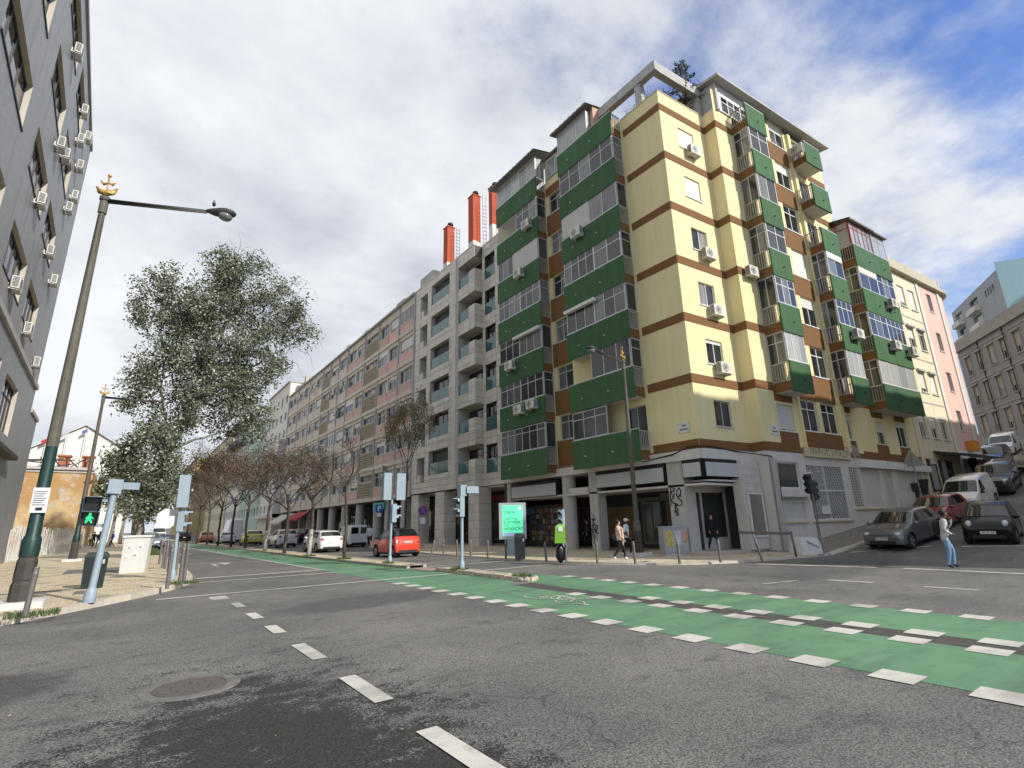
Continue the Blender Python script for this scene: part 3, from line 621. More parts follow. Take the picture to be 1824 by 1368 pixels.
avR = [[G(.42, 1, 3, .45)], [G(0, .62, 3)], [('a', .45, 1.), G(0, .5, 3, .5), G(.5, 1, 3)], [G(0, .45, 2, .5, WFR), G(.45, 1, 4, .45)], [('p', .48, 1), G(0, .48, 2)], [G(0, 1, 5, .55)], []]
avL = [[G(0, 1, 6, .4)], [G(0, .5, 3, .45), G(.5, 1, 3, .45)], [('a', 0, .6), G(.0, .5, 3), G(.5, 1, 3, .5)], [G(0, .45, 3, .5), G(.45, 1, 4, .5)], [('p', 0, .6), G(.6, 1, 3)], [G(0, .5, 3, .5), ('b', .5, 1)], []]
for k in range(7):
    balcony(FA, 2.85, 7.8, 0, .92, k, avR[k], topz=None if k < 6 else 27.6, side_open=(k == 0)); balcony(FA, 10.2, 15.2, 0, .92, k, avL[k], side_fm=None)
s1 = [None, [G(0, 1, 3, 0., WFR, GLF)], [G(0, 1, 3, .5, WFR)], [G(0, 1, 2, .5, WFR)], [G(0, 1, 2, 0., WFR)], [G(0, 1, 2, .55, WFR)], []]
s2 = [None, [G(0, 1, 3, 0., WFR, GLF)], [G(0, 1, 3, .5, WFR)], [('s', 0, 1), G(0, 1, 2, .45, WFR)], [], [], []]
s2[4] = [('s', 0, 1), G(0, 1, 2, .5, WFR)]
s3 = [None, [G(0, 1, 4, 0., WFR, GLF)], [G(0, .5, 3, .45, WFR), G(.5, 1, 4, .45, WFR)], [('s', 0, .5), G(0, .5, 2, .5, WFR), G(.5, 1, 3, .5, WFR)], [('s', 0, .5), G(0, .5, 2, .5, WFR), G(.5, 1, 3, .45, WFR)]]
for k in range(1, 7):
    balcony(FR, 5.5, 7.45, .8, 1.9, k, s1[k]); balcony(FR, 11.85, 13.85, .8, 1.9, k, s2[k] if k < 4 else [])
    if k < 5: balcony(FR, 15.85, 21.0, .8, 1.9, k, s3[k] if k < 4 else [])
# roof-level enclosures
def enclosure(fr, u0, u1, wi, wo, z0, z1, n, fm, gm, roofz, name='roof_enclosure', ov=.35, sidepl=None):
    m = MB(); fr.box(m, u0 + .1, u1 - .1, wi + .05, wo - .1, z0 - .02, z0 + .03); b = m.build(name, fm, CB); glaz(b, fr, u0, u1, wo, z0, z1, n, .5, fm, gm, .06); glaz(b, fr, 0, 0, 0, z0, z1, 2, .5, fm, gm, .06, side=(u0, wi, wo - .05))
    r = MB(); nn = int((u1 - u0 + 2 * ov) / .22)
    for i in range(nn):
        a = u0 - ov + (u1 - u0 + 2 * ov) * i / nn; c_ = u0 - ov + (u1 - u0 + 2 * ov) * (i + 1) / nn; h = .05 if i % 2 else 0.
        r.add([fr.P(a, wo + ov, roofz - .1 + h), fr.P(c_, wo + ov, roofz - .1 + .05 - h), fr.P(c_, wi - 1.2, roofz + .55 + .05 - h), fr.P(a, wi - 1.2, roofz + .55 + h)], [(0, 1, 2, 3)])
        r.add([fr.P(a, wo + ov, roofz - .2), fr.P(c_, wo + ov, roofz - .2), fr.P(c_, wo + ov, roofz - .05 - h), fr.P(a, wo + ov, roofz - .1 + h)], [(0, 1, 2, 3)])
    r.add([fr.P(u0 - ov, wo + ov, roofz - .2), fr.P(u1 + ov, wo + ov, roofz - .2), fr.P(u1 + ov, wi - 1.2, roofz + .4), fr.P(u0 - ov, wi - 1.2, roofz + .4)], [(3, 2, 1, 0)])
    r.build('roof_sheet', ROOFC, b); return b
enclosure(FA, 4.9, 7.75, -.2, .86, 26.02, 27.75, 3, ALU, GLF, 27.95); enclosure(FA, 10.25, 15.15, 0, .86, 26.02, 27.75, 5, WFR, GLF, 27.95, ov=.5)
m = MB(); FA.box(m, 4.6, 4.84, -3.2, .5, 25.7, 28.0); m.build('parapet_wall', mat('salmon_render', (.55, .34, .24), .85, .08), CB)
m = MB(); FA.box(m, 7.9, 10.2, -1.6, -.05, 25.7, 27.6); m.build('parapet_wall', CREAM, CB)
window(CB, FA, 8.1, 9.9, 25.9, 27.4, -.02, 2, WFR, GLF, .06)
m = MB(); FA.box(m, 7.7, 10.3, -2.2, .2, 27.6, 27.72); m.build('roof_sheet', ROOFC, CB)
e5 = enclosure(FR, 15.9, 18.9, .2, 1.86, 19.3, 21.2, 5, REDF, GLF, 21.35, ov=.25); enclosure(FR, 19.0, 21.0, .2, 1.86, 19.3, 21.2, 2, ALU, GLF, 21.35, ov=.2)
# penthouse along the side street
m = MB(); FR.box(m, 4.25, 4.45, -5.5, .95, 25.7, 27.75); m.build('penthouse_wall', mat('grey_render', (.44, .44, .42), .85, .1, 1, streak=.1), CB)
m = MB(); FR.box(m, 4.46, 7.5, .81, .86, 27.0, 27.75); FR.box(m, 4.46, 4.7, .81, .87, 25.75, 27.0); m.build('penthouse_trim', WFR, CB)
window(CB, FR, 4.72, 7.4, 25.75, 27.0, .83, 4, WFR, GLS, .07, transom=.4)
r = MB(); nn = 60
for i in range(nn):
    a, c_ = 3.9 + 12.7 * i / nn, 3.9 + 12.7 * (i + 1) / nn; h = .06 if i % 2 else 0.; z = 27.75
    r.quad(FR.P(a, 1.45, z + h), FR.P(c_, 1.45, z + .06 - h), FR.P(c_, -6, z + 1.3 + .06 - h), FR.P(a, -6, z + 1.3 + h)); r.quad(FR.P(a, 1.45, z - .12), FR.P(c_, 1.45, z - .12), FR.P(c_, 1.45, z + .06 - h), FR.P(a, 1.45, z + h))
r.quad(FR.P(3.9, 1.45, 27.63), FR.P(3.9, -6, 28.9), FR.P(16.6, -6, 28.9), FR.P(16.6, 1.45, 27.63)); r.quad(FR.P(3.9, 1.45, 27.63), FR.P(3.9, 1.45, 27.8), FR.P(3.9, -6, 29.1), FR.P(3.9, -6, 28.9)); r.build('roof', mat('pale_corrugated_roof', (.40, .39, .37), .8, .15, 3), CB)
# pergola over the roof terrace
m = MB(); FA.box(m, -.02, 6.5, -.42, -.02, 27.3, 27.95); FR.box(m, .42, 4.24, -.42, -.02, 27.3, 27.95); FA.box(m, 1.15, 1.6, -.4, -.06, 25.7, 27.3); FA.box(m, 5.9, 6.4, -.4, -.06, 25.7, 27.3); FR.box(m, 3.9, 4.2, -.4, -.06, 25.7, 27.3); m.build('pergola', CONC, CB)
m = MB(); FA.box(m, 0, 2.85, -.18, .03, 25.7, 25.76); FR.box(m, 0.0, 3.95, -.18, .03, 25.7, 25.76); m.build('coping', CREAM, CB)
m = MB(); FA.box(m, 1.9, 4.0, -4.6, -2.2, 25.7, 27.2); m.build('stair_head', YEL, CB); m = MB(); FA.box(m, 1.7, 4.2, -4.9, -2.0, 27.2, 27.35); m.build('stair_head_roof', BRN, CB)
# air conditioners on this building
for u, z in ((2.3, 22.0), (2.35, 15.35), (2.4, 12.0), (2.3, 8.8)): ac(CB, FR, u, z, .0)
for u, z in ((5.35, 14.55),): ac(CB, FR, u - .5, z, .8)
for u, z in ((13.2, 12.0), (19.2, 15.3), (18.2, 12.1), (20.7, 12.05)): ac(CB, FR, u, z, 1.9)
a_ = ac(CB, FR, 11.9, 25.1, 1.5); a_.rotation_euler = (0, 0, FR.rz - R(90))
for u, z in ((11.1, 22.1), (6.1, 18.85), (12.2, 18.7), (13.5, 12.1), (12.6, 8.75), (11.2, 8.85)): ac(CB, FA, u, z, .92)
# rooftop aerials
for u, w, z in ((20.3, -1, 21.8), (24.5, 0, 21.2)):
    m = MB(); p = FR.P(u, w, z); m.tube(p, p + Vector((0, 0, 2.6)), .03, n=6); q = p + Vector((0, 0, 2.3)); m.tube(q - FR.e * .5, q + FR.e * 1.6, .015, n=4)
    for i in range(8): x = q + FR.e * (-.4 + .25 * i); m.tube(x - FR.n * .35, x + FR.n * .35, .01, n=4)
    q = p + Vector((0, 0, 1.5)); m.tube(q - FR.e * .4, q + FR.e * .5, .012, n=4); m.build('aerial', IRON, CB)
# --- ground floor towards the avenue: arcade
m = MB(); FA.box(m, .0, 16.15, -.35, .12, 4.42, 4.895); m.build('fascia', OFFW, CB); m = MB(); FR.box(m, .0, 4.0, -.3, .12, 4.42, 4.893); m.build('fascia', OFFW, CB)
m = MB(); FA.box(m, .3, 16.1, -4.2, -.36, 4.38, 4.44); m.build('arcade_ceiling', CONC, CB)
SIGN = mat('blank_sign_panel', (.47, .48, .48), .5, .06, .8, streak=.06)
def shopsign(fr, a, b, z0, z1, w, par=CB):
    m = MB(); fr.box(m, a - .06, b + .06, -.3, w - .03, z0 - .04, z1 + .2); o = m.build('shop_sign', BLK, par); m = MB(); fr.box(m, a, b, w - .03, w + .02, z0, z1); m.build('sign_face', SIGN, o)
shopsign(FA, 10.45, 15.1, 3.32, 4.05, .1); shopsign(FA, 2.2, 6.85, 3.5, 4.2, .1); shopsign(FA, .05, 1.0, 3.6, 4.25, .12); shopsign(FR, .12, 3.5, 3.6, 4.25, .12)
m = MB(); FA.box(m, .0, 15.2, -2.6, -.02, 3.2, 3.3); FR.box(m, .3, 3.6, -2., -.02, 3.38, 3.46); FA.box(m, 7.7, 9.3, -.3, .0, 3.3, 3.62); m.build('canopy_soffit', OFFW, CB)
PIL = mat('pillar_concrete', (.46, .44, .40), .85, .1, 2, .15, 60, streak=.15)
for a, b, w0, w1 in ((1.12, 2.05, -.85, -.02), (6.95, 7.6, -.7, -.02), (15.35, 15.75, -.6, .02)):
    m = MB(); FA.box(m, a, b, w0, w1, .05, 4.42); m.build('pillar', PIL, CB)
m = MB(); p = FA.P(9.75, -.42, 0); m.lathe([(.43, .05), (.43, 4.42)], (p.x, p.y, 0), 22); m.build('pillar', PIL, CB, smooth=40)
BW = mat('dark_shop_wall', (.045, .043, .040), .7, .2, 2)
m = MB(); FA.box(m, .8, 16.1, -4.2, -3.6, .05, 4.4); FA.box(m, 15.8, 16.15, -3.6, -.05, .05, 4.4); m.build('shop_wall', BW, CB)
for a, b, z0, z1, n, gm, sh in ((2.2, 5.0, .5, 2.7, 2, mat('ochre_board', (.22, .14, .05), .7, .2, 2), 0), (5.4, 6.8, .3, 2.7, 2, SHOPG, 0), (7.4, 9.6, .6, 2.5, 2, mat('ochre_board'), 0), (10.0, 11.0, .2, 2.6, 1, SHOPG, 0), (11.4, 15.4, .4, 2.6, 5, mat('magazine_rack', (.16, .11, .09), .6, .9, 14), 0)):
    window(CB, FA, a, b, z0, z1, -3.58, n, mat('shaded_shop_frame', (.20, .19, .17), .6), gm, .09, name='shopfront')  # frame colour darkened to stand in for the arcade's deep shade
m = MB(); FA.box(m, 2.0, 5.2, -3.57, -3.3, 2.75, 3.15); FA.box(m, 5.4, 7.0, -3.57, -3.4, 2.75, 2.95); m.build('shutter_box', mat('shaded_shop_frame'), CB)
NEWS = [mat('magazine_%s' % n, c_, .5, .4, 20) for n, c_ in (('red', (.16, .04, .035)), ('blue', (.04, .07, .13)), ('yellow', (.2, .16, .06)), ('white', (.24, .23, .21)), ('pink', (.18, .09, .09)), ('grey', (.1, .1, .1)))]
for i in range(15):
    for j in range(6):
        if random.random() < .2: continue
        m = MB(); a = 11.0 + .3 * i + random.uniform(-.03, .03); zz_ = .5 + .36 * j + random.uniform(-.02, .02); FA.box(m, a, a + random.uniform(.17, .26), -1.62, -1.6, zz_, zz_ + random.uniform(.24, .32)); m.build('magazine', random.choice(NEWS), CB)
m = MB(); FA.box(m, 10.9, 15.5, -1.75, -1.63, .1, 2.8); m.build('news_rack', BW, CB)
m = MB(); FA.box(m, 15.2, 15.34, -1.6, .0, 2.2, 2.7); m.build('blue_flag_sign', mat('blue_sign', (.03, .14, .32), .5), CB)
# corner shopfront (recessed) and its vitrine
gl = MB(); FR.box(gl, .2, 4.6, -1.7, -1.6, .12, 3.3); gl.build('corner_shop_glass', SHOPG, CB)
m = MB()
for u in (.15, 1.5, 3.4): FR.box(m, u, u + .1, -1.62, -1.52, .12, 3.0)
FR.box(m, .15, 4.5, -1.6, -1.5, 2.95, 3.4); FR.box(m, 1.6, 4.5, -1.59, -1.52, .12, .75); m.build('corner_shop_frame', OFFW, CB)
m = MB(); FR.box(m, -.4, 3.9, -3.5, .2, .085, .2); m.build('plinth', KERBD, CB)
m = MB(); FR.box(m, 2.5, 3.9, -.3, .3, .2, 4.42); m.build('pilaster', OFFW, CB)
for j in range(9):
    for i in range(2):
        m = MB(); a = 2.52 + .69 * i; FR.box(m, a, a + .67, .3, .325, 1.0 + .38 * j, 1.36 + .38 * j); m.build('stone_panel', mat('pale_stone_panel', (.53, .50, .45), .8, .1, 3, rand=.1, streak=.12), CB)
window(CB, FR, 2.6, 3.8, .75, 2.85, .34, 1, WFR, mat('vitrine_board', (.20, .19, .16), .4, .5, 1.5), .09, name='vitrine')
m = MB(); p = FR.P(4.15, 1.0, 0)
m.box(p.x - .1, p.x + .1, p.y - .1, p.y + .1, .1, 4.5); m.build('downpipe', CONC, CB)
# --- ground floor towards the side street
rops = [(4.3, 6.65, 3.05, 4.38), (4.25, 6.6, 1.48, 2.55), (7.25, 11.05, 1.45, 4.35), (11.75, 12.8, 2.1, 4.33), (13.2, 15.35, 2.06, 4.33), (15.8, 17.05, 2.06, 4.33), (17.75, 20.1, 3.0, 4.3), (20.4, 21.3, 2.6, 4.3)]
m = MB(); wallgrid(m, FR, 3.95, 21.8, -.3, 4.9, .8, rops, .14); m.quad(FR.P(3.95, -2, 0), FR.P(3.95, .8, 0), FR.P(3.95, .8, 4.9), FR.P(3.95, -2, 4.9)); m.build('shop_wall', OFFW, CB)
m = MB(); FR.box(m, 4.0, 21.6, -2, .63, .0, 4.44); m.build('shop_core', BW, CB)
window(CB, FR, *rops[0], .66, 1, WFR, SHOPG, .07, name='shopfront')
def slats(name, par, fr, o, w, mt=SHUT, st=.115):
    m = MB(); k = int((o[3] - o[2]) / st)
    for i in range(k): z = o[2] + (o[3] - o[2]) * i / k; m.obox(fr.P(o[0], w, z), fr.e * (o[1] - o[0]), fr.n * .035, (0, 0, st * .55)); m.obox(fr.P(o[0], w, z + st * .55), fr.e * (o[1] - o[0]), fr.n * .02, (0, 0, st * .45))
    return m.build(name, mt, par)
for o in (rops[1], rops[4], rops[5], rops[6], rops[7]): slats('roller_shutter', CB, FR, o, .67, mat('shop_shutter', (.58, .57, .53), .55, .07, 1.2, rand=.05))
m = MB(); FR.box(m, 4.2, 7.0, .8, 1.12, 2.62, 3.02); m.build('ledge', OFFW, CB)
for a, b, z0, z1 in ((12.95, 16.0, 4.35, 4.8), (16.1, 18.2, 4.36, 4.76), (18.3, 22.3, 4.32, 4.72)): m = MB(); FR.box(m, a, b, .8, 1.08, z0, z1); m.build('shutter_box', WFR, CB)
for a, b in ((4.15, 6.7), (7.1, 11.2), (11.6, 15.5)): m = MB(); z = 1.4 if a < 11 else 2.0; FR.box(m, a, b, .8, .9, z - .05, z + .03); m.build('sill', CREAM, CB)
# security grille: plain bars on the left leaf, diamond mesh on the right
m = MB(); o = rops[2]
for u in (o[0], o[0] + 1.75, o[1] - .06): FR.box(m, u, u + .06, .72, .80, o[2], o[3])
for z in (o[2], 2.95, o[3] - .06): FR.box(m, o[0], o[1], .715, .79, z, z + .06)
for i in range(1, 12): u = o[0] + 1.75 * i / 12; FR.box(m, u, u + .022, .74, .77, o[2], o[3])
for i in range(1, 8): z = o[2] + 2.9 * i / 8; FR.box(m, o[0], o[0] + 1.75, .745, .765, z, z + .02)
W, H_ = o[1] - o[0] - 1.8, o[3] - o[2]
for i in range(-14, 13):
    for s in (1, -1):
        pts = []
        for t in range(0, 41):
            u = i * .18 + t * .09; z = t * .09
            if 0 <= u <= W and z <= H_: pts.append((u, z))
        if len(pts) > 1:
            a, b = pts[0], pts[-1]; f = (lambda u: o[0] + 1.8 + (u if s > 0 else W - u)); m.tube(FR.P(f(a[0]), .75, o[2] + a[1]), FR.P(f(b[0]), .75, o[2] + b[1]), .011, n=4, cap=False)
m.build('security_grille', WFR, CB); m = MB(); FR.box(m, o[0] + .9, o[0] + 1.75, .8, .83, 1.75, 2.15); m.build('notice', WFR, CB)
m = MB(); FR.box(m, o[0], o[1], .66, .675, o[2], o[3]); m.build('pane', SHOPG, CB)
m = MB(); o = rops[3]; FR.box(m, o[0], o[1], .66, .67, o[2], o[3]); m.build('pane', BLK, CB); m = MB()
for j in range(15):
    z = o[2] + .15 * j; FR.box(m, o[0], o[1], .7, .76, z, z + .03)
    for i in range(5): u = o[0] + .21 * i + (.1 if j % 2 else 0); FR.box(m, u, min(u + .05, o[1]), .71, .75, z + .03, z + .15)
m.build('lattice', OFFW, CB)
# graffiti strokes on the pillars
for t_, u, z, sz_, sd in (('RO', 1.98, 2.75, .46, 1), ('KS', 1.95, 2.25, .5, 2), ('B', 1.8, 2.0, .4, 5), ('=', 1.75, 1.8, .3, 3)): scrawl(t_, FA, u, .002, z, sz_, BLK, .024, sd, .75)
for t_, z, sd in (('J', 1.75, 4), ('B', 1.4, 5), ('NZ', 1.0, 6), ('K', .8, 8), ('I', .5, 7)): scrawl(t_, FA, 7.5, .002, z, .4, BLK, .026, sd, .6)
# street name plates
for fr, u, z, w in ((FA, .75, 5.75, .0), (FR, 5.0, 5.75, .8)):
    m = MB(); fr.box(m, u - .35, u + .35, w + .002, w + .03, z, z + .5); o = m.build('street_name_plate', mat('plate_white', (.62, .62, .58), .5, .05), CB)
    q = MB()
    for dz, hw in ((.31, .13), (.13, .25)):
        for n_ in range(int(hw * 2 / .055)): a = u - hw + .055 * n_; fr.box(q, a, a + .038, w + .03, w + .034, z + dz, z + dz + .07)
    q.build('lettering', BLK, o); q = MB()
    for a, b in ((-.3, .04), (.3, .04), (-.3, .46), (.3, .46)): p = fr.P(u + a, w + .03, z + b); q.tube(p, p + fr.n * .01, .022, n=8)
    q.build('bolt', BRN, o)
# ------------------------------------------------------------------ grey stone-clad building on the avenue
GB = empty('stone_clad_building', (21.4, 34, 0), 'grey stone-clad apartment block with teal glass balconies beside the yellow corner block', 'building')
STONE = mat('grey_stone_slab', (.62, .575, .51), .8, .12, 2.2, .2, 50, streak=.2, rand=.11); JOINT = mat('stone_joint', (.10, .095, .085), .9, .1)
ZF = [4.5 + 3.32 * k for k in range(7)]
gops = []
for k in range(6):
    z = ZF[k]; gops += [(24.4, 28.05, z + 1.5, z + 3.65), (28.85, 30.4, z + .95, z + 3.25), (21.0, 22.75, z + 1.1, z + 3.3, 'btd'), (20.0, 21.0, z + 2.15, z + 3.3, 'td')]
m = MB(); rv = MB(); wallgrid(m, FA, 20.0, 31.6, 4.5, 25.5, -.03, gops, 1.0, rv); m.build('wall', JOINT, GB); q0 = 0
for o in gops:
    n_ = len(o[4]) if len(o) > 4 else 4; q = MB(); q.v = rv.v[q0 * 4:(q0 + n_) * 4]; q.f = [tuple(x - q0 * 4 for x in f) for f in rv.f[q0:q0 + n_]]; q.mi = [0] * n_; q0 += n_; q.build('recess_lining', mat('pale_recess_render', (.50, .47, .42), .85, .08, 1.5), GB)
sops = [(18.05, 19.6, z + 1.0, z + 3.2) for z in ZF[:6]]
m = MB(); wallgrid(m, FA, 16.2, 20.0, 4.5, 25.5, -.83, sops, .25); [m.quad(FA.P(20, -.03, z), FA.P(20, -1.03, z), FA.P(20, -1.03, z + 2.15), FA.P(20, -.03, z + 2.15)) for z in ZF[:6]]; [m.quad(FA.P(20, -.03, z + 3.3), FA.P(20, -.83, z + 3.3), FA.P(20, -.83, z + 3.33), FA.P(20, -.03, z + 3.33)) for z in ZF[:6]]; m.quad(FA.P(20, -.03, ZF[6] - .04), FA.P(20, -.83, ZF[6] - .04), FA.P(20, -.83, 25.5), FA.P(20, -.03, 25.5)); [m.quad(FA.P(21, -.03, z + 1.1), FA.P(21, -1.03, z + 1.1), FA.P(21, -1.03, z + 2.15), FA.P(21, -.03, z + 2.15)) for z in ZF[:6]]; m.quad(FA.P(31.6, -.03, 4.5), FA.P(31.6, -.03, 25.5), FA.P(31.6, -12, 25.5), FA.P(31.6, -12, 4.5)); m.build('wall', JOINT, GB)
m = MB(); FA.box(m, 16.3, 31.5, -12, -1.08, 4.4, 25.3); FA.box(m, 16.25, 31.55, -4, -.9, 4.35, 4.47); m.build('core', mat('pale_recess_render'), GB)
def lines(a, b, step): n = max(1, round((b - a) / step)); return [a + (b - a) * i / n for i in range(n + 1)]
def gridlines(edges, step):
    e = sorted(set(edges)); out = []
    for a, b in zip(e[:-1], e[1:]): out += lines(a, b, step)[:-1]
    return out + [e[-1]]
us = gridlines([20.0, 31.6] + [x for o in gops for x in o[:2]], 1.0); zs = gridlines([4.5, 25.5] + [x for o in gops for x in o[2:4]], .6)
us = [u for i, u in enumerate(us) if i == 0 or u - us[i - 1] > .05]; zs = [z for i, z in enumerate(zs) if i == 0 or z - zs[i - 1] > .05]
cells = []
for i in range(len(us) - 1):
    for j in range(len(zs) - 1):
        mu, mz = (us[i] + us[i + 1]) / 2, (zs[j] + zs[j + 1]) / 2
        if any(o[0] < mu < o[1] and o[2] < mz < o[3] for o in gops): continue
        cells.append((FA, us[i], us[i + 1], -.03, zs[j], zs[j + 1]))
su = gridlines([16.2, 18.05, 19.6, 20.0], 1.0); sz2 = gridlines([4.5, 25.5] + [x for o in sops for x in o[2:4]], .6)
for i in range(len(su) - 1):
    for j in range(len(sz2) - 1):
        mu, mz = (su[i] + su[i + 1]) / 2, (sz2[j] + sz2[j + 1]) / 2
        if not any(o[0] < mu < o[1] and o[2] < mz < o[3] for o in sops): cells.append((FA, su[i], su[i + 1], -.83, sz2[j], sz2[j + 1]))
cells.sort(key=lambda c_: (c_[0].P(c_[1], 0, c_[4]) - Vector((0, 0, 1.7))).length)
ub = MB(); ub.box(0, 1, -1, 0, 0, 1); UNIT = ub.mesh('stone_panel', STONE)
restm = MB()
for i, (fr, a, b, w, c_, d) in enumerate(cells):
    if i < 300: inst('stone_panel', UNIT, GB, fr.P(b - .014, w, c_ + .014), fr.rz, (b - a - .028, .03 + random.uniform(0, .012), d - c_ - .028))
    else: fr.box(restm, a + .014, b - .014, w, w + .03 + random.uniform(0, .012), c_ + .014, d - .014)
tag(restm.build('upper_stone_panels', STONE, GB), kind='stuff')
m = MB()
for z in ZF[:6]:
    for j in range(4): m = MB(); FA.box(m, 20.0 - .03, 20.0, -.8, -.0, z + .537 * j + .012, z + .537 * j + .525); m.build('stone_panel', STONE, GB)
for k in range(6):
    z = ZF[k]
    window(GB, FA, 24.4, 28.05, z + 1.5, z + 3.65, -.5, 4, DFR, GLB, .06, shut=(0, .0, .0, .97, .97, .35)[k] if k else .6, sm=mat('dark_blind', (.045, .045, .05), .6, .1))
    b = MB(); FA.box(b, 24.45, 26.2, -.1, -.08, z + 1.52, z + 2.55); FA.box(b, 26.24, 28.0, -.1, -.08, z + 1.52, z + 2.55); b.build('glass_balustrade', GLT, GB)
    window(GB, FA, 28.95, 29.7, z + 1.0, z + 2.6, -.6, 1, DFR, GLB, .05)
    b = MB(); FA.box(b, 21.05, 22.7, -.1, -.08, z + 1.12, z + 2.1); b.build('glass_balustrade', GLT, GB)
    window(GB, FA, 20.3, 22.4, z + 1.15, z + 3.1, -1.0, 2, DFR, GLB, .06)
    window(GB, FA, 18.05, 19.6, z + 1.0, z + 3.2, -1.05, 2, DFR, GLB, .05); b = MB(); FA.box(b, 18.08, 19.57, -.88, -.86, z + 1.02, z + 2.1); b.build('glass_balustrade', GLT, GB)
    b = MB(); FA.box(b, 29.75, 30.38, -.5, -.04, z + .97, z + 1.7); b.build('planter_wall', STONE, GB)
m = MB(); FA.box(m, 22.95, 23.5, .0, .18, 4.5, 25.4); m.build('pilaster', STONE, GB)
m = MB(); FA.box(m, 20.0, 31.6, -.5, .04, 25.5, 25.62); m.build('coping', STONE, GB); m = MB(); FA.box(m, 16.2, 20.0, -1.4, -.78, 25.5, 25.62); m.build('coping', STONE, GB)
m = MB(); FA.box(m, 28.6, 31.5, -2.5, -.4, 25.6, 27.0); m.build('roof_box', CONC, GB)
for v0, v1, z1 in ((30.4, 31.3, 33.9), (25.0, 25.95, 34.8), (21.5, 22.1, 33.6)):
    m = MB(); FA.box(m, v0, v1, -3.9, -3.0, 25.5, 29.5); m.build('chimney_base', OFFW, GB)
    m = MB(); FA.box(m, v0, v1, -3.9, -3.0, 29.5, z1); FA.box(m, v0 - .06, v1 + .06, -3.96, -2.94, z1, z1 + .12); ch = m.build('chimney', CHIM, GB)
    m = MB(); p = FA.P((v0 + v1) / 2, -3.6, z1); m.lathe([(.22, .1), (.22, .5), (.34, .5), (.3, .75)], tuple(p), 12); m.build('cowl', BLK, ch)
    m = MB()
    for dw in (-4.1, -3.7): FA.box(m, v0 - .75, v0 - .71, dw - .03, dw, 26.5, z1 - .3)
    for i in range(16): FA.box(m, v0 - .75, v0 - .71, -4.1, -3.7, 27 + .42 * i, 27.04 + .42 * i)
    m.build('ladder', IRON, ch)
m = MB(); p = FA.P(28.0, -2, 26.6); m.tube(FA.P(28.0, -2, 25.5), p, .03); m.lathe([(.05, 0), (.5, .12), (.52, .14)], tuple(p), 14); m.build('satellite_dish', WFR, GB)
# arcade of the stone building
for v0, v1 in ((19.6, 21.1), (25.1, 26.7), (30.0, 31.5)):
    m = MB(); FA.box(m, v0 + .03, v1 - .03, -1.15, -.07, .05, 4.4); pl = m.build('pillar', JOINT, GB)
    for j in range(7):
        for a, b in ((v0, (v0 + v1) / 2 - .006), ((v0 + v1) / 2 + .006, v1)): m = MB(); z = .08 + .62 * j; FA.box(m, a, b, -1.18, -.04, z, z + .605); m.build('stone_panel', STONE, pl)
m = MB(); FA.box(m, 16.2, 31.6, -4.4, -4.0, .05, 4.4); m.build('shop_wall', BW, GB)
for a, b, gm in ((17.0, 19.4, SHOPG), (21.4, 24.6, SHOPG), (27.0, 29.8, SHOPG)): window(GB, FA, a, b, .25, 3.4, -3.98, 3, DFR, gm, .08, name='shopfront', transom=.6)
m = MB(); FA.box(m, 21.3, 24.7, -3.9, -3.7, 3.45, 4.0); m.build('shop_sign', mat('dark_red_sign', (.20, .02, .03), .5), GB); m = MB(); FA.box(m, 27.0, 29.5, -3.9, -3.7, 3.5, 4.0); m.build('shop_sign', mat('dark_green_sign', (.02, .14, .09), .5), GB)

# ------------------------------------------------------------------ long pink and beige building
PB = empty('pink_beige_building', (21.4, 70, 0), 'long six-storey apartment row with pink and beige panels above a dark arcade', 'building')
BEI = mat('beige_panel', (.60, .53, .44), .85, .1, 1.2, .15, 60, streak=.2); PNK = mat('pink_panel', (.62, .40, .35), .85, .1, 1.2, streak=.12, rand=.1); LOUV = mat('tan_louvre', (.33, .285, .19), .8, .12, 2)
bays = [(31.8, 35.4, 'P'), (35.7, 38.4, 'P'), (38.5, 41.3, 'P'), (41.5, 45.9, 'L'), (46.1, 49.1, 'P'), (49.3, 52.4, 'P'), (52.6, 56.2, 'B'), (56.4, 60, 'B'), (60.2, 63.8, 'L'), (64, 67.5, 'B'), (67.7, 71, 'B'), (71.2, 74.7, 'B'), (74.9, 78.3, 'B'), (78.5, 81.8, 'B'), (82, 85, 'B')]
PZ = [4.35 + 3.42 * k for k in range(6)]; pops = []
for v0, v1, t in bays:
    for z in PZ: pops.append((v0 + .12, v1 - .12, z + 1.45, z + 3.0) if t != 'L' else (v0 + .15, v1 - .15, z + 2.25, z + 3.0))
m = MB(); wallgrid(m, FA, 31.6, 85.2, 4.35, 25.3, 0, pops, .22); m.quad(FA.P(85.2, 0, 4), FA.P(85.2, 0, 25.3), FA.P(85.2, -12, 25.3), FA.P(85.2, -12, 4)); m.build('wall', BEI, PB)
m = MB(); FA.box(m, 31.7, 85.1, -12, -.5, 4.3, 25.2); m.build('core', CONC, PB)
m = MB(); FA.box(m, 31.6, 85.2, -.6, .3, 25.3, 25.5); m.build('cornice', CONC, PB)
n_ = 0
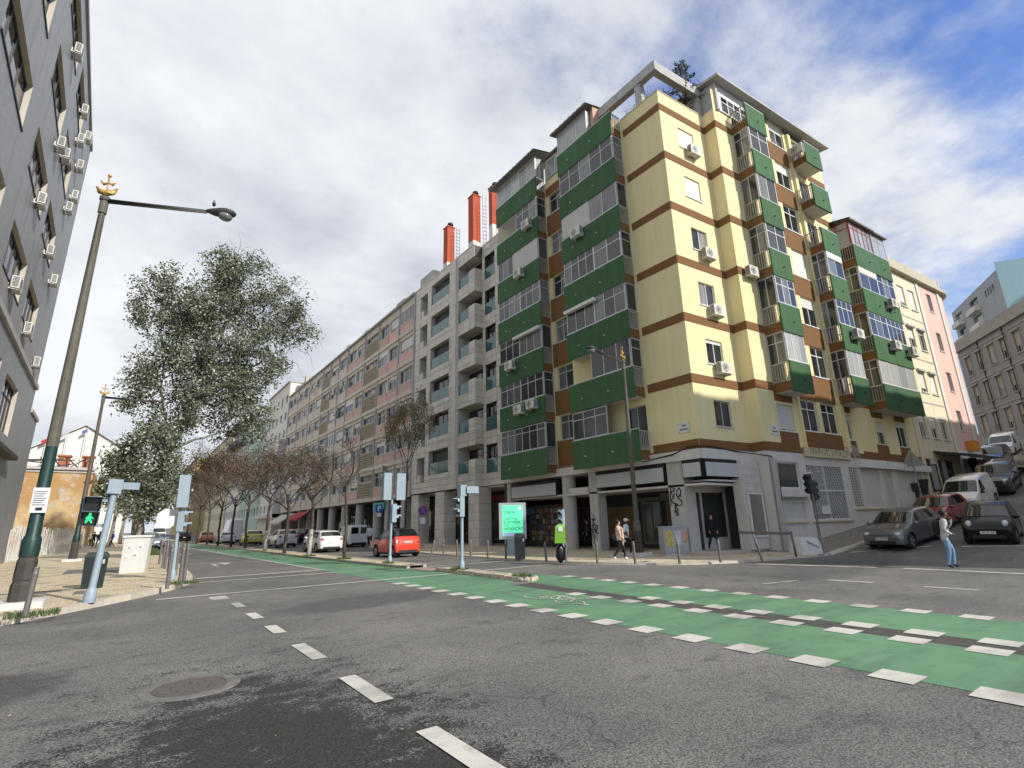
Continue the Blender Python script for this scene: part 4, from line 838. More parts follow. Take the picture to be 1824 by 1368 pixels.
for k, z in enumerate(PZ):
    m = MB(); FA.box(m, 31.6, 85.2, 0, .12, z - .02, z + .42); m.build('floor_band', BEI, PB)
    for v0, v1, t in bays:
        if t == 'L':
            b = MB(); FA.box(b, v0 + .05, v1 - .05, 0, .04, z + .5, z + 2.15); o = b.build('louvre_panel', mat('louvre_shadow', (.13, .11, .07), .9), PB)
            for i in range(6): b = MB(); zz_ = z + .5 + .275 * i; FA.box(b, v0 + .05, v1 - .05, .04, .13, zz_, zz_ + .2); b.build('louvre', LOUV if v0 < 50 or k > 2 else BEI, o)
            window(PB, FA, v0 + .15, v1 - .15, z + 2.25, z + 3.0, -.2, 4, ALU, GLS, .06)
        else:
            b = MB(); FA.box(b, v0 + .04, v1 - .04, 0, .06, z + .46, z + 1.4); b.build('spandrel', PNK if t == 'P' else BEI, PB)
            n_ += 1; window(PB, FA, v0 + .12, v1 - .12, z + 1.45, z + 3.0, -.2 if (n_ * 7) % 11 else -.02, 3 if v1 - v0 > 3.2 else 2, WFR if n_ % 3 else ALU, GLV if n_ % 4 else GLS, .07, transom=.4 if n_ % 2 else 0, shut=(.0, .0, .35, .0, .75, 0, .2)[n_ % 7], sill=.1)
m = MB()
for v in (31.65, 35.55, 41.4, 46.0, 52.5, 56.3, 60.1, 63.9, 71.1, 78.4, 85.1): FA.box(m, v - .09, v + .09, 0, .15, 4.4, 25.2)
m.build('pier', CONC, PB)
for v, z in ((53.5, 20.2), (55.5, 16.5), (50.5, 12.2), (66, 23.2), (69, 23.2), (73, 23.2), (76, 23.2), (80, 23.2), (57, 19.8), (38, 7.2), (62.6, 12.5), (68.5, 16.4)): ac(PB, FA, v, z, .12, 1.1)
m = MB(); FA.box(m, 36.5, 38.5, -2.5, -1.0, 25.4, 26.8); m.build('chimney', BEI, PB); m = MB(); FA.box(m, 36.3, 38.7, -2.7, -.8, 26.8, 26.95); m.build('chimney_cap', CONC, PB)
m = MB(); FA.box(m, 76, 82, -4, -1.5, 25.4, 27.6); m.build('roof_hut', TERRA, PB); m = MB(); FA.box(m, 83, 84, -3, -2, 25.4, 29.5); FA.box(m, 84.6, 86.4, -3, -2, 25.4, 28.5); m.build('chimney', CONC, PB)
for v in (50.5, 58): 
    m = MB(); p = FA.P(v, -1.5, 25.4); m.tube(p, p + Vector((0, 0, 2.4)), .035, n=6); m.tube(p + Vector((-.1, -1.2, 2.2)), p + Vector((.1, 1.2, 2.2)), .02, n=4)
    for i in range(6): q = p + Vector((0, -1 + .4 * i, 2.2)); m.tube(q - Vector((.3, 0, 0)), q + Vector((.3, 0, 0)), .012, n=4)
    m.build('aerial', IRON, PB)
for v in (41.1, 46.6, 51.8, 57, 62.3): m = MB(); p = FA.P(v, -.6, 0); m.lathe([(.5, .05), (.5, 4.3)], (p.x, p.y, 0), 18); m.build('pillar', CONC, PB, smooth=40)
for v in (33.5, 37.5, 67.5, 72, 78, 84): m = MB(); FA.box(m, v - .4, v + .4, -.9, -.05, .05, 4.3); m.build('pillar', CONC, PB)
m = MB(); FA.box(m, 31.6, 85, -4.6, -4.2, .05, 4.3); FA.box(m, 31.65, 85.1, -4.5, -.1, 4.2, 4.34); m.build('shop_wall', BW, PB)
for i, v in enumerate(range(33, 84, 5)): window(PB, FA, v, v + 3.6, .3, 3.2, -4.18, 3, DFR, SHOPG, .09, name='shopfront')
m = MB(); FA.box(m, 37.6, 40.6, -.3, .2, 3.4, 4.1); m.build('shop_sign', mat('pharmacy_green', (.03, .30, .24), .5), PB)
m = MB(); p = FA.P(34.8, .15, 3.5); m.tube(p, p + Vector((-.16, 0, 0)), .42, n=20); o = m.build('round_shop_sign', mat('sign_red', (.30, .03, .05), .5), PB); m = MB(); q = p + Vector((-.165, 0, 0)); m.tube(q, q + Vector((-.01, 0, 0)), .22, n=16); m.build('sign_face', WFR, o)
def awning(par, fr, v0, v1, w0, w1, z0, z1, mt):
    m = MB(); m.add([fr.P(v0, w0, z1), fr.P(v1, w0, z1), fr.P(v1, w1, z0), fr.P(v0, w1, z0), fr.P(v1, w1, z0 - .25), fr.P(v0, w1, z0 - .25), fr.P(v0, w0, z1 - .06), fr.P(v1, w0, z1 - .06)], [(0, 1, 2, 3), (3, 2, 4, 5), (6, 5, 4, 7), (0, 3, 5, 6), (1, 7, 4, 2), (0, 6, 7, 1)]); return m.build('awning', mt, par)
awning(PB, FA, 66, 73, .0, 1.6, 3.0, 4.1, mat('red_awning', (.35, .03, .035), .8)); awning(PB, FA, 75, 83.5, .0, 2.2, 2.6, 4.0, mat('canvas_awning', (.52, .49, .42), .85))
m = MB(); FA.box(m, 73.2, 75, .0, .2, 3.0, 3.9); m.build('shop_sign', mat('pale_blue_sign', (.35, .42, .6), .5), PB)

# ------------------------------------------------------------------ farther buildings along the avenue
def block(name, label, fr, u0, u1, wd, z0, z1, wm, cols, rows, ww, wh, zs0, pitch, extra=None, side=None, frame=None, roofm=None):
    o = empty(name, fr.P((u0 + u1) / 2, 0, z0), label, 'building')
    st = (u1 - u0) / cols; ops = []
    for r in range(rows):
        for c_ in range(cols): a = u0 + st * (c_ + .5); ops.append((a - ww / 2, a + ww / 2, zs0 + r * pitch, zs0 + r * pitch + wh))
    m = MB(); wallgrid(m, fr, u0, u1, z0, z1, 0, ops, .2); P = fr.P
    for u in (u0, u1): m.quad(P(u, 0, z0), P(u, 0, z1), P(u, -wd, z1), P(u, -wd, z0))
    m.quad(P(u0, -wd, z0), P(u1, -wd, z0), P(u1, -wd, z1), P(u0, -wd, z1)); m.quad(P(u0, 0, z1 - .02), P(u1, 0, z1 - .02), P(u1, -wd, z1 - .02), P(u0, -wd, z1 - .02)); m.build('wall', wm, o)
    for i, x in enumerate(ops):
        m = MB(); t = .07; a, b, c_, d = x; fr.box(m, a, a + t, -.2, -.14, c_, d); fr.box(m, b - t, b, -.2, -.14, c_, d); fr.box(m, a, b, -.2, -.141, d - t, d); fr.box(m, a, b, -.2, -.141, c_, c_ + t); fr.box(m, (a + b) / 2 - .04, (a + b) / 2 + .04, -.2, -.142, c_, d)
        w = m.build('window', frame or WFR, o); m = MB(); fr.box(m, a, b, -.22, -.18, c_, d); m.build('pane', GLS, w)
    m = MB(); fr.box(m, u0 - .15, u1 + .15, -wd - .1, .25, z1, z1 + .25); m.build('cornice', roofm or CONC, o)
    return o
WHT = mat('white_render', (.66, .65, .60), .85, .05, 1, streak=.06); MINT = mat('mint_render', (.40, .52, .45), .85, .08, 1, streak=.1); PCRM = mat('pale_cream_render', (.62, .55, .38), .85, .06, 1, streak=.08)
o = block('white_tower', 'tall white rendered apartment block rising behind the pink and beige row', FA, 86, 104, 12, .0, 28.6, WHT, 5, 7, 1.6, 1.5, 4.5, 3.4)
m = MB(); FA.box(m, 85.3, 85.98, -12, 1.2, 0, 17.5); FA.box(m, 85.3, 104, 0, 1.2, 3.6, 4.2); m.build('balcony_bay', OFFW, o)
o = block('mint_building', 'mint green apartment house with rows of small windows beyond the white tower', FA, 104.3, 128, 12, 0, 24.5, MINT, 8, 6, 1.3, 1.6, 4.5, 3.3)
m = MB(); FA.box(m, 104.5, 106, 0, 1.4, 7.5, 8.6); FA.box(m, 104.5, 106, 0, 1.4, 11, 12); m.build('balcony', WHT, o)
o = block('white_terraced_building', 'white apartment house with a dark overhanging roof terrace far up the avenue', FA, 128.3, 150, 12, 0, 27, WHT, 7, 6, 1.6, 1.7, 4.5, 3.6)
m = MB(); FA.box(m, 128.3, 150, -6, 2.6, 27.3, 27.8); FA.box(m, 128.3, 150, .2, 1.8, 22.8, 23.8); m.build('terrace_roof', mat('dark_canopy', (.06, .08, .10), .7), o)
o = block('cream_far_building', 'cream rendered building far up the avenue above the brown trees', FA, 152, 205, 12, 0, 29, PCRM, 14, 7, 1.6, 1.7, 4.5, 3.5)
o = block('ochre_far_building', 'low ochre building closing the far end of the avenue', Fr((17, 215), (0, 1), (-1, 0)), 0, 90, 12, 0, 27, mat('ochre_render', (.50, .38, .20), .85, .06), 16, 6, 1.8, 1.7, 4.5, 3.5)

# ------------------------------------------------------------------ left-hand grey tiled office building
FL = Fr((-4.83, 18), (-.03, 1), (1, .03))
LB = empty('grey_office_building', (-5, 28, 0), 'tall grey tiled office building with slanted rows of windows and air conditioners on the left', 'building')
TILE, k = newmat('grey_facade_tile', .42)
br = k.n('ShaderNodeTexBrick'); br.offset = 0.; br.inputs['Scale'].default_value = 1; br.inputs['Brick Width'].default_value = .28; br.inputs['Row Height'].default_value = .14; br.inputs['Mortar Size'].default_value = .008
sp_ = k.n('ShaderNodeSeparateXYZ'); k.L(k.pos, sp_.inputs[0]); cm_ = k.n('ShaderNodeCombineXYZ'); k.L(sp_.outputs[1], cm_.inputs[0]); k.L(sp_.outputs[2], cm_.inputs[1]); k.L(cm_.outputs[0], br.inputs[0])
br.inputs['Color1'].default_value = (.25, .255, .262, 1); br.inputs['Color2'].default_value = (.29, .293, .30, 1); br.inputs['Mortar'].default_value = (.18, .18, .18, 1)
st_ = k.noise(1.2, 6, .6, stretch=(1.5, 1.5, .2)); k.col(k.mix(k.ss(st_, .48, .72, 0., .55), br.outputs[0], (.15, .145, .14))); k.bump(br.outputs['Fac'], -.2, .01)
BST = mat('cream_reveal_stone', (.50, .45, .37), .8, .1, 2, streak=.1)
lops = []
for z0, z1 in ((11.3, 13.2), (15.55, 17.4), (19.75, 21.55), (23.7, 25.5)):
    for a, b in ((-.6, 4.2), (6.5, 10.9), (12.4, 16.4)): lops.append((a, b, z0, z1))
lops += [(-.5, 4.0, 6.2, 8.9), (6.3, 10.6, 6.3, 8.7), (12.3, 16.2, 6.3, 8.6), (-.5, 4.0, .3, 4.8), (6.3, 10.6, .3, 4.8), (12.3, 16.2, .3, 4.8)]
m = MB(); rv = MB(); wallgrid(m, FL, -3, 22.0, 0, 26.6, 0, lops, .24, rv); P = FL.P
for i in range(len(lops)): q = MB(); q.v = rv.v[i * 16:i * 16 + 16]; q.f = [tuple(x - i * 16 for x in f) for f in rv.f[i * 4:i * 4 + 4]]; q.mi = [0] * 4; q.build('reveal', BST, LB)
for u in (-3, 22.0): m.quad(P(u, 0, 0), P(u, 0, 26.6), P(u, -14, 26.6), P(u, -14, 0))
m.build('wall', TILE, LB); m = MB(); FL.box(m, -2.9, 21.9, -14, -.26, .0, 26.5); m.build('core', BW, LB)
for i, (a, b, c_, d) in enumerate(lops):
    window(LB, FL, a, b, c_, d, -.22, 4, DFR, GLB if c_ > 5 else SHOPG, .08, transom=.55 if c_ < 7 else 0, sill=.04 if c_ > 10 else None)
m = MB(); FL.box(m, 22.002, 25.6, -14, -.004, .0, 8.6); m.build('low_wing_wall', TILE, LB)
m = MB(); FL.box(m, 22.0, 25.7, -14.1, .08, 8.6, 8.8); m.build('coping', CONC, LB)
m = MB(); FL.box(m, -3, 21.98, .0, .12, 9.9, 10.15); m.build('ledge', CONC, LB); m = MB(); FL.box(m, -3, 17.5, 0, .4, 5.3, 5.5); m.build('canopy', IRON, LB)
m = MB(); FL.box(m, -3, 22.0, -.3, .1, 26.6, 26.8); m.build('coping', CONC, LB)
for i in range(9): m = MB(); FL.box(m, -2.9 + 2.58 * i, -2.9 + 2.58 * i + 2.55, .02, .05, 10.16, 11.1); m.build('stone_panel', BST if i % 9 == 11 else mat('grey_stone_course', (.30, .29, .28), .6, .1, 2, streak=.15), LB)
for i in range(7): m = MB(); FL.box(m, 4.25 + 2.0 * (i // 1 % 2), 4.25 + 2.0 * (i % 2) + 1.9, .01, .045, .1 + 1.3 * (i // 2), 1.37 + 1.3 * (i // 2)); m.build('stone_panel', mat('grey_stone_course'), LB)
for u, z in ((8.3, 11.0), (13.2, 10.7), (18.2, 10.4), (14.2, 15.2), (17.6, 15.0), (9.2, 15.3), (16.9, 19.2), (10.4, 19.0), (18.0, 20.6), (15.5, 22.8), (17.4, 22.3), (9.0, 23.2), (17.8, 24.6), (14.5, 24.0), (12.2, 19.6)):
    ac(LB, FL, u, z, 0, .86)
m = MB()
for i, (u, z, s) in enumerate(((16.8, 1.2, .5), (17.6, 1.5, .6), (18.7, 1.2, .5), (5, 1.2, .6))): FL.box(m, u, u + s, .05, .055, z, z + .8)
m.build('poster', OFFW, LB)

# ------------------------------------------------------------------ ruin, white gabled houses and picket fence on the left
RB = empty('ruined_house', (-10, 78, 0), 'roofless ruined house with peeling orange plaster behind the white picket fence', 'building')
RUINM, k = newmat('peeling_plaster', .9); a = k.noise(.35, 7, .65); b = k.noise(.55, 8, .68)
c = k.mix(k.ss(a, .42, .58), (.40, .24, .10), (.50, .37, .20)); c = k.mix(k.ss(b, .60, .64), c, (.45, .22, .12)); c = k.mix(k.ss(k.noise(.9, 8, .7), .56, .62), c, (.45, .40, .34)); k.col(c); k.bump(b, .5, .05)
FB = Fr((-15, 76), (1, 0), (0, -1))
m = MB(); wallgrid(m, FB, 0, 11.0, 0, 8.6, 0, [(1.2, 3.0, 1.5, 4.2), (1.2, 3.0, 5.0, 7.6)], .3); m.quad(FB.P(11, 0, 0), FB.P(11, -25, 0), FB.P(11, -25, 8.0), FB.P(11, 0, 8.6)); m.build('wall', RUINM, RB)
m = MB(); FB.box(m, 1.2, 3.0, -.32, -.28, 1.5, 4.2); FB.box(m, 1.2, 3.0, -.32, -.28, 5, 7.6); m.build('bricked_window', mat('old_brick', (.40, .12, .07), .9, .25, 6), RB)
m = MB(); FB.box(m, -.2, 11.2, -.3, .25, 8.6, 8.9); FB.box(m, -.2, 11.2, -.3, .12, 8.3, 8.45); m.build('cornice', CONC, RB)
m = MB()
for i in range(16): x = .4 + .7 * i; m.tube(FB.P(x, -.2, 8.9), FB.P(x + random.uniform(-1.5, 1.5), -3, 9.2 + random.uniform(.1, 1.4)), .07, n=5)
for i in range(4): m.tube(FB.P(i * 2, -1 - i * .4, 9.3 + .2 * i), FB.P(9 - i, -2, 9.3 + random.uniform(0, .9)), .07, n=5)
m.build('rafters', mat('rotten_timber', (.09, .07, .05), .9, .3), RB)
for v in (7.4, 9.6): m = MB(); FB.box(m, v, v + 1.0, -4, -3, 8.6, 10.4); FB.box(m, v - .15, v + 1.15, -4.15, -2.85, 10.4, 10.6); m.build('chimney', TERRA, RB)
WG = empty('white_gabled_house', (-10, 112, 0), 'bright white house with a broad gable and flag poles behind the ruin', 'building')
m = MB(); m.add([(-16, 112, 0), (-.5, 112, 0), (-.5, 112, 14.5), (-8, 112, 19.3), (-16, 112, 14.0), (-16, 135, 0), (-.5, 135, 0), (-.5, 135, 14.5), (-8, 135, 19.3), (-16, 135, 14.0)], [(0, 1, 2, 3, 4), (1, 6, 7, 2), (5, 0, 4, 9)]); m.build('wall', WHT, WG)
m = MB(); m.add([(.2, 111.6, 14.1), (-8, 111.6, 19.4), (-8, 135, 19.4), (.2, 135, 14.1), (-16.6, 111.6, 13.7), (-16.6, 135, 13.7)], [(0, 1, 2, 3), (1, 4, 5, 2)]); m.build('roof', TERRA, WG)
for i in range(3): m = MB(); x = -12.5 + 2.4 * i; m.tube((x, 111, 11), (x, 111, 17 + i), .06, n=6); pl = m.build('flag_pole', ALU, WG); m = MB(); m.quad((x, 111, 16.2 + i), (x - .7, 110.9, 15.7 + i), (x - .7, 110.9, 16.3 + i), (x, 111, 16.8 + i)); m.build('flag', mat('flag_%d' % i, ((.45, .04, .05), (.5, .5, .5), (.1, .12, .3))[i], .8), WG)
for i in range(4): m = MB(); x = -14 + 3 * i; m.box(x, x + 1.2, 111.9, 111.98, 9.0, 11); m.build('window', GLS, WG)
o = block('white_flat_house', 'plain white house with a tiled roof at the far left behind the ruin', Fr((-34, 104), (1, 0), (0, -1)), 0, 17, 10, 0, 17.5, WHT, 5, 4, 1.2, 1.8, 3, 3.6, roofm=TERRA)
PF = empty('picket_fence', (-5.4, 48, .13), 'weathered white picket fence leaning along the left pavement', 'fence')
pk = MB(); pk.box(-.01, .01, -.055, .055, 0, 2.0); pk = pk.mesh('picket', mat('old_white_paint', (.70, .68, .62), .8, .2, 8, streak=.2, rand=.12))
F0, F1 = Vector((-5.75, 40, .13)), Vector((-3.9, 79, .13)); nP = 150
for i in range(nP):
    q = inst('picket', pk, PF, F0.lerp(F1, i / nP) + Vector((0, 0, random.uniform(-.05, .05))), R(-2.7), (1, 1, random.uniform(.93, 1.06))); q.rotation_euler = (random.uniform(-.05, .05), random.uniform(-.03, .03), R(-2.7))
m = MB()
for z in (.5, 1.5): m.tube(F0 + Vector((-.06, 0, z)), F1 + Vector((-.06, 0, z)), .04, n=5)
m.build('rail', MATS['old_white_paint'], PF)

# ------------------------------------------------------------------ up the side street: cream-and-pink house, tiled house, tower
HB = empty('cream_and_pink_house', FR.P(27, .8, 3), 'cream apartment house turning pink with a rounded corner up the side street', 'building')
CRM = mat('cream_house_render', (.68, .61, .44), .85, .1, .8, .2, 80, streak=.16); PKR = mat('pink_house_render', (.68, .47, .40), .85, .05, 1, streak=.06)
FH = Fr(FR.P(0, .8, 0), FR.e, FR.n)
h1 = []
for z0, z1 in ((17.2, 18.95), (13.8, 15.4), (10.3, 11.85), (6.85, 8.4)):
    for a in (22.8, 24.65, 26.5): h1.append((a, a + 1.1, z0, z1))
h1g = [(22.5, 23.4, 3.0, 5.3), (24.4, 27.2, 3.2, 5.3)]
m = MB(); wallgrid(m, FH, 21.85, 28.5, 1.5, 20.2, 0, h1 + h1g, .18); m.build('wall', CRM, HB)
h2 = [(30.1, 31.0, z, z + 1.6) for z in (17.8, 14.35, 10.95, 7.8)]
m = MB(); wallgrid(m, FH, 28.5, 33.2, 2.5, 20.2, .02, h2, .18)
arc = [FH.P(33.2 + 2.6 * math.sin(t), .02 - 2.6 * (1 - math.cos(t)), 0) for t in [math.pi / 2 * i / 8 for i in range(9)]]
for p, q in zip(arc[:-1], arc[1:]): m.quad((p.x, p.y, 3), (q.x, q.y, 3), (q.x, q.y, 20.2), (p.x, p.y, 20.2))
m.build('wall', PKR, HB)
m = MB(); FH.box(m, 21.9, 33.2, -10, -.2, 1.5, 20.2); m.build('core', CONC, HB)
for i, (a, b, c_, d) in enumerate(h1): window(HB, FH, a, b, c_, d, -.15, 2, WFR, GLS, .06, shut=(.86, .80, .95, .3, .5, .1)[i % 6], sill=.08)
for a, b, c_, d in h2: window(HB, FH, a, b, c_, d, -.13, 2, WFR, GLS, .06, sill=.08)
m = MB()
for a, b, c_, d in h1[3:9]: FH.box(m, a - .1, b + .1, 0, .18, d + .05, d + .2)
m.build('window_hood', CONC, HB)
m = MB(); FH.box(m, 21.85, 33.2, 0, .35, 20.0, 20.25); FH.box(m, 21.85, 33.2, -.3, .05, 20.25, 21.2)
for p, q in zip(arc[:-1], arc[1:]):
    d = (q - p); nrm = Vector((-d.y, d.x, 0)).normalized(); nrm = nrm if nrm.dot(FH.n) > 0 or nrm.dot(FH.e) > 0 else -nrm
    m.obox((p.x, p.y, 20.0), d, nrm * .35, (0, 0, .25)); m.obox((p.x - nrm.x * .2, p.y - nrm.y * .2, 20.25), d, nrm * .25, (0, 0, .95))
m.build('cornice', mat('aged_cornice', (.48, .43, .32), .85, .15, 1.5, streak=.2), HB)
m = MB(); FH.box(m, 28.2, 28.6, .02, .08, 3.0, 20.0); FH.box(m, 32.3, 32.65, .03, .1, 4.0, 20.0); FH.box(m, 28.7, 33.2, .025, .06, 3.0, 6.2); m.build('white_trim', WHT, HB)
m = MB(); FH.box(m, 21.9, 28.2, .005, .03, 9.45, 9.52); FH.box(m, 21.9, 28.2, .005, .03, 12.9, 12.97); FH.box(m, 21.9, 28.2, .005, .03, 16.3, 16.37); m.build('string_course', CONC, HB)
for a, b, c_, d in h1g: window(HB, FH, a, b, c_, d, -.16, 2, DFR, SHOPG, .07, name='door')
awning(HB, FH, 24.0, 28.6, .0, 2.3, 5.4, 5.9, mat('dark_awning', (.05, .045, .04), .85)); m = MB(); FH.box(m, 30.3, 31.2, .05, .6, 6.2, 6.95); m.build('orange_shop_sign', mat('orange_sign', (.62, .23, .03), .5), HB)
awning(HB, FH, 28.8, 33.0, .0, 3.0, 5.1, 5.6, mat('metal_canopy', (.36, .35, .33), .5))
# dark grey tiled house facing down the hill
def dirpt(px_dir, d): return Vector((px_dir[0] * d, px_dir[1] * d, 0))
p1, p2 = dirpt((.9815, .191), 88.), dirpt((.995, .100), 74.)
FT = Fr(p1, (p2 - p1), (-1, 0)); ee = FT.e; FT.n = Vector((-ee.y, ee.x, 0)); FT.n = FT.n if FT.n.x < 0 else -FT.n
TB = empty('grey_tiled_house', FT.P(6, 0, 6), 'dark grey tiled apartment house with hooded windows atop the street', 'building')
GT = mat('dark_grey_tile', (.25, .228, .205), .6, .12, 3, streak=.12); LW = 24.
tops = []
for z0, z1 in ((18.6, 20.9), (14.7, 17.1), (10.9, 13.2)):
    for i in range(9): tops.append((.9 + 2.55 * i, 2.0 + 2.55 * i, z0, z1))
m = MB(); wallgrid(m, FT, -.5, LW, 3, 22.2, 0, tops, .2); m.quad(FT.P(-.5, 0, 3), FT.P(-.5, 0, 22.2), FT.P(-.5, -14, 22.2), FT.P(-.5, -14, 3)); m.build('wall', GT, TB)
m = MB(); FT.box(m, -.6, LW, -.4, .3, 22.2, 22.45); FT.box(m, -.55, LW, -.35, .05, 22.45, 23.7)
for z in (21.5, 17.6, 13.8, 9.8): FT.box(m, -.5, LW, 0, .06, z, z + .18)
m.build('cornice', mat('weathered_cornice', (.35, .31, .255), .9, .2, 1.5, streak=.3), TB)
m = MB(); FT.box(m, -.4, LW, -13, -.25, 3, 22.2); m.build('core', BW, TB)
for i, (a, b, c_, d) in enumerate(tops): window(TB, FT, a, b, c_, d, -.17, 2, BST, GLS, .08, shut=(.7, .5, .95, .6)[i % 4], sm=mat('beige_shutter', (.42, .34, .26), .7, .1, rand=.1)); m = MB(); FT.box(m, a - .2, b + .2, 0, .2, d + .1, d + .3); FT.box(m, a - .12, a, 0, .06, c_, d + .1); FT.box(m, b, b + .12, 0, .06, c_, d + .1); FT.box(m, a - .15, b + .15, 0, .1, c_ - .15, c_); m.build('window_surround', MATS['weathered_cornice'], TB)
m = MB()
for u in (4.3, 9.5, 14.6, 19.7): FT.box(m, u, u + .12, 0, .12, 4, 22.2)
m.build('downpipe', IRON, TB)
for u in (5, 11): m = MB(); FT.box(m, u, u + 1.4, -3, -1.8, 22.4, 24.6); m.build('chimney', TERRA, TB)
# tower block behind
q1, q2 = dirpt((.982, .188), 150.), dirpt((.992, .128), 128.)
FW = Fr(q1, (q2 - q1), (-1, 0)); ee = FW.e; FW.n = Vector((-ee.y, ee.x, 0)); FW.n = FW.n if FW.n.x < 0 else -FW.n
TW = empty('concrete_tower_block', FW.P(10, 0, 8), 'grey concrete tower block with pale blue end wall above the tiled house', 'building')
L = (q2 - q1).length; tz = [14 + 3.6 * i for i in range(9)]; wops = [(a, b, z, z + 1.9) for z in tz for a, b in ((1.5, 5), (9.5, 13.5))] + [(17 + 1.1 * j, 17.7 + 1.1 * j, z, z + 1.4) for z in tz[::2] for j in range(4)]
wops = [o_ for o_ in wops if o_[1] < L]
m = MB(); wallgrid(m, FW, 0, L, 8, 46, 0, wops, .4); m.quad(FW.P(0, 0, 8), FW.P(0, 0, 46), FW.P(0, -15, 46), FW.P(0, -15, 8)); m.quad(FW.P(0, 0, 46), FW.P(L, 0, 46), FW.P(L, -15, 46), FW.P(0, -15, 46)); m.build('wall', mat('tower_concrete', (.33, .34, .35), .85, .1, .5, streak=.15), TW)
for o_ in wops: m = MB(); FW.box(m, o_[0], o_[1], -.42, -.36, o_[2], o_[3]); m.build('window', GLS, TW)
for z in tz: m = MB(); FW.box(m, 1.2, 5.3, 0, 1.0, z - 1.2, z - .1); FW.box(m, 9.2, 13.8, 0, 1.0, z - 1.2, z - .1); m.build('balcony', OFFW, TW)
FX = Fr(q2, (-FW.n), FW.e)
m = MB(); n_x = [(4 + 4 * i, 5.6 + 4 * i, z, z + 1.8) for z in tz for i in range(4)]; wallgrid(m, FX, 0, 22, 8, 47.5, 0.02, n_x, .3); m.build('blue_end_wall', mat('pale_blue_render', (.33, .50, .55), .85, .06), TW)
for o_ in n_x: m = MB(); FX.box(m, o_[0], o_[1], -.3, -.24, o_[2], o_[3]); m.build('window', GLS, TW)
for z in tz: m = MB(); FX.box(m, 7.5, 11, 0, 1.3, z - .6, z + .5); m.build('balcony', OFFW, TW)
# block across the side street (out of frame to the right): it shades the lower storeys and the hill; thin to trim that shade, white to bounce light
SB = block('apartment_block', 'unseen apartment block across the side street, white to bounce light', Fr((27.2, -6.5), (1, -.06), (.06, 1)), 0, 60, 3, 0, 21.5, mat('bounce_white_render', (.78, .76, .71), .85, .04), 18, 6, 1.5, 1.6, 4.4, 3.2)
# ------------------------------------------------------------------ trees
BARK = mat('pale_bark', (.25, .235, .20), .9, .45, 2.2, .6, 18, streak=.25); BARKD = mat('dark_bark', (.075, .060, .048), .9, .25, 5, .6, 25)
WASH = mat('whitewashed_bark', (.42, .40, .36), .9, .35, 6, .5, 25)
LEAFD = mat('poplar_leaf_dark', (.08, .098, .052), .55, .35, 1.4); LEAFM = mat('poplar_leaf_mid', (.185, .205, .125), .55, .3, 1.4); LEAFW = mat('poplar_leaf_underside', (.50, .52, .46), .7, .2, 2)
for m_ in (LEAFD, LEAFM, LEAFW): m_.node_tree.nodes['Principled BSDF'].inputs['Subsurface Weight'].default_value = 0
DRYL = mat('brown_leaf', (.105, .066, .040), .8, .35, 1.0); DRYO = mat('rust_leaf', (.155, .092, .042), .8, .3, 1.0); OLIV = mat('olive_leaf', (.17, .15, .055), .75, .3, 1.2)
def leaf(mb, p, s, rnd, droop=.0):
    a = Vector((rnd.uniform(-1, 1), rnd.uniform(-1, 1), rnd.uniform(-1, 1))).normalized(); b = a.orthogonal().normalized()
    b.rotate(Matrix.Rotation(rnd.uniform(0, 6.28), 3, a)); c_ = a.cross(b); l, w = s, s * .62
    mb.quad(p - b * l * .5, p + c_ * w * .5, p + b * l * .5, p - c_ * w * .5)
def limb(mb, pts, r0, r1, rnd, wob=.12, n=6, seg=3):
    P = [Vector(p) for p in pts]; out = [P[0]]
    for a, b in zip(P[:-1], P[1:]):
        for i in range(1, seg + 1): q = a.lerp(b, i / seg); out.append(q + Vector((rnd.uniform(-1, 1), rnd.uniform(-1, 1), rnd.uniform(-.5, .5))) * wob * (b - a).length / seg * (1 if i < seg else .3))
    L = len(out) - 1; mb.path(out, [r0 + (r1 - r0) * (i / L) ** .8 for i in range(L + 1)], n); return out
def poplar(label, base, blobs, trunk, branches, seed, dens, size, depth=1.0, twigs=()):
    rnd = random.Random(seed); t = empty('poplar_tree', base, label, 'tree', None); B = Vector(base)
    m = MB(); limb(m, trunk[0], trunk[1], trunk[2], rnd, .06, 10, 4); m.build('trunk', BARK, t, smooth=True)
    m = MB()
    for pts, r0, r1 in branches: limb(m, pts, r0, r1, rnd, .16, 6, 4)
    cr = MB(); tw = MB()
    for (x, z, r) in blobs:
        for cl in range(max(3, int(dens * r * r * r * 0 + dens * r * r))):
            # clumps sit mostly towards the shell of the blob, leaving gaps
            v = Vector((rnd.gauss(0, 1), rnd.gauss(0, 1), rnd.gauss(0, 1))).normalized() * r * (rnd.random() ** .45)
            cp = Vector((x, B.y + rnd.uniform(-.9, .9) * depth * (1.6 + r * .6), z)) + v
            if noise.noise(cp * .6) < -.06: continue
            if rnd.random() < .35: q = cp - v * .7 + Vector((0, 0, -.4)); tw.path([q, (q + cp) / 2 + Vector((rnd.uniform(-.15, .15), rnd.uniform(-.15, .15), .1)), cp], [.022, .014, .006], 4, False)
            light = rnd.random() < .35
            for _ in range(rnd.randint(9, 16)):
                o = Vector((rnd.gauss(0, .22), rnd.gauss(0, .22), rnd.gauss(0, .18))); cr.cm = rnd.choices((0, 1, 2), (.52, .42, .06) if not light else (.30, .52, .18))[0]; leaf(cr, cp + o, rnd.uniform(.6, 1.2) * size, rnd)
    for pts in twigs: limb(tw, pts, .03, .008, rnd, .25, 4, 4)
    m.build('branches', BARK, t, smooth=True); tw.build('twigs', BARK, t); cr.build('crown', [LEAFD, LEAFM, LEAFW], t); return t
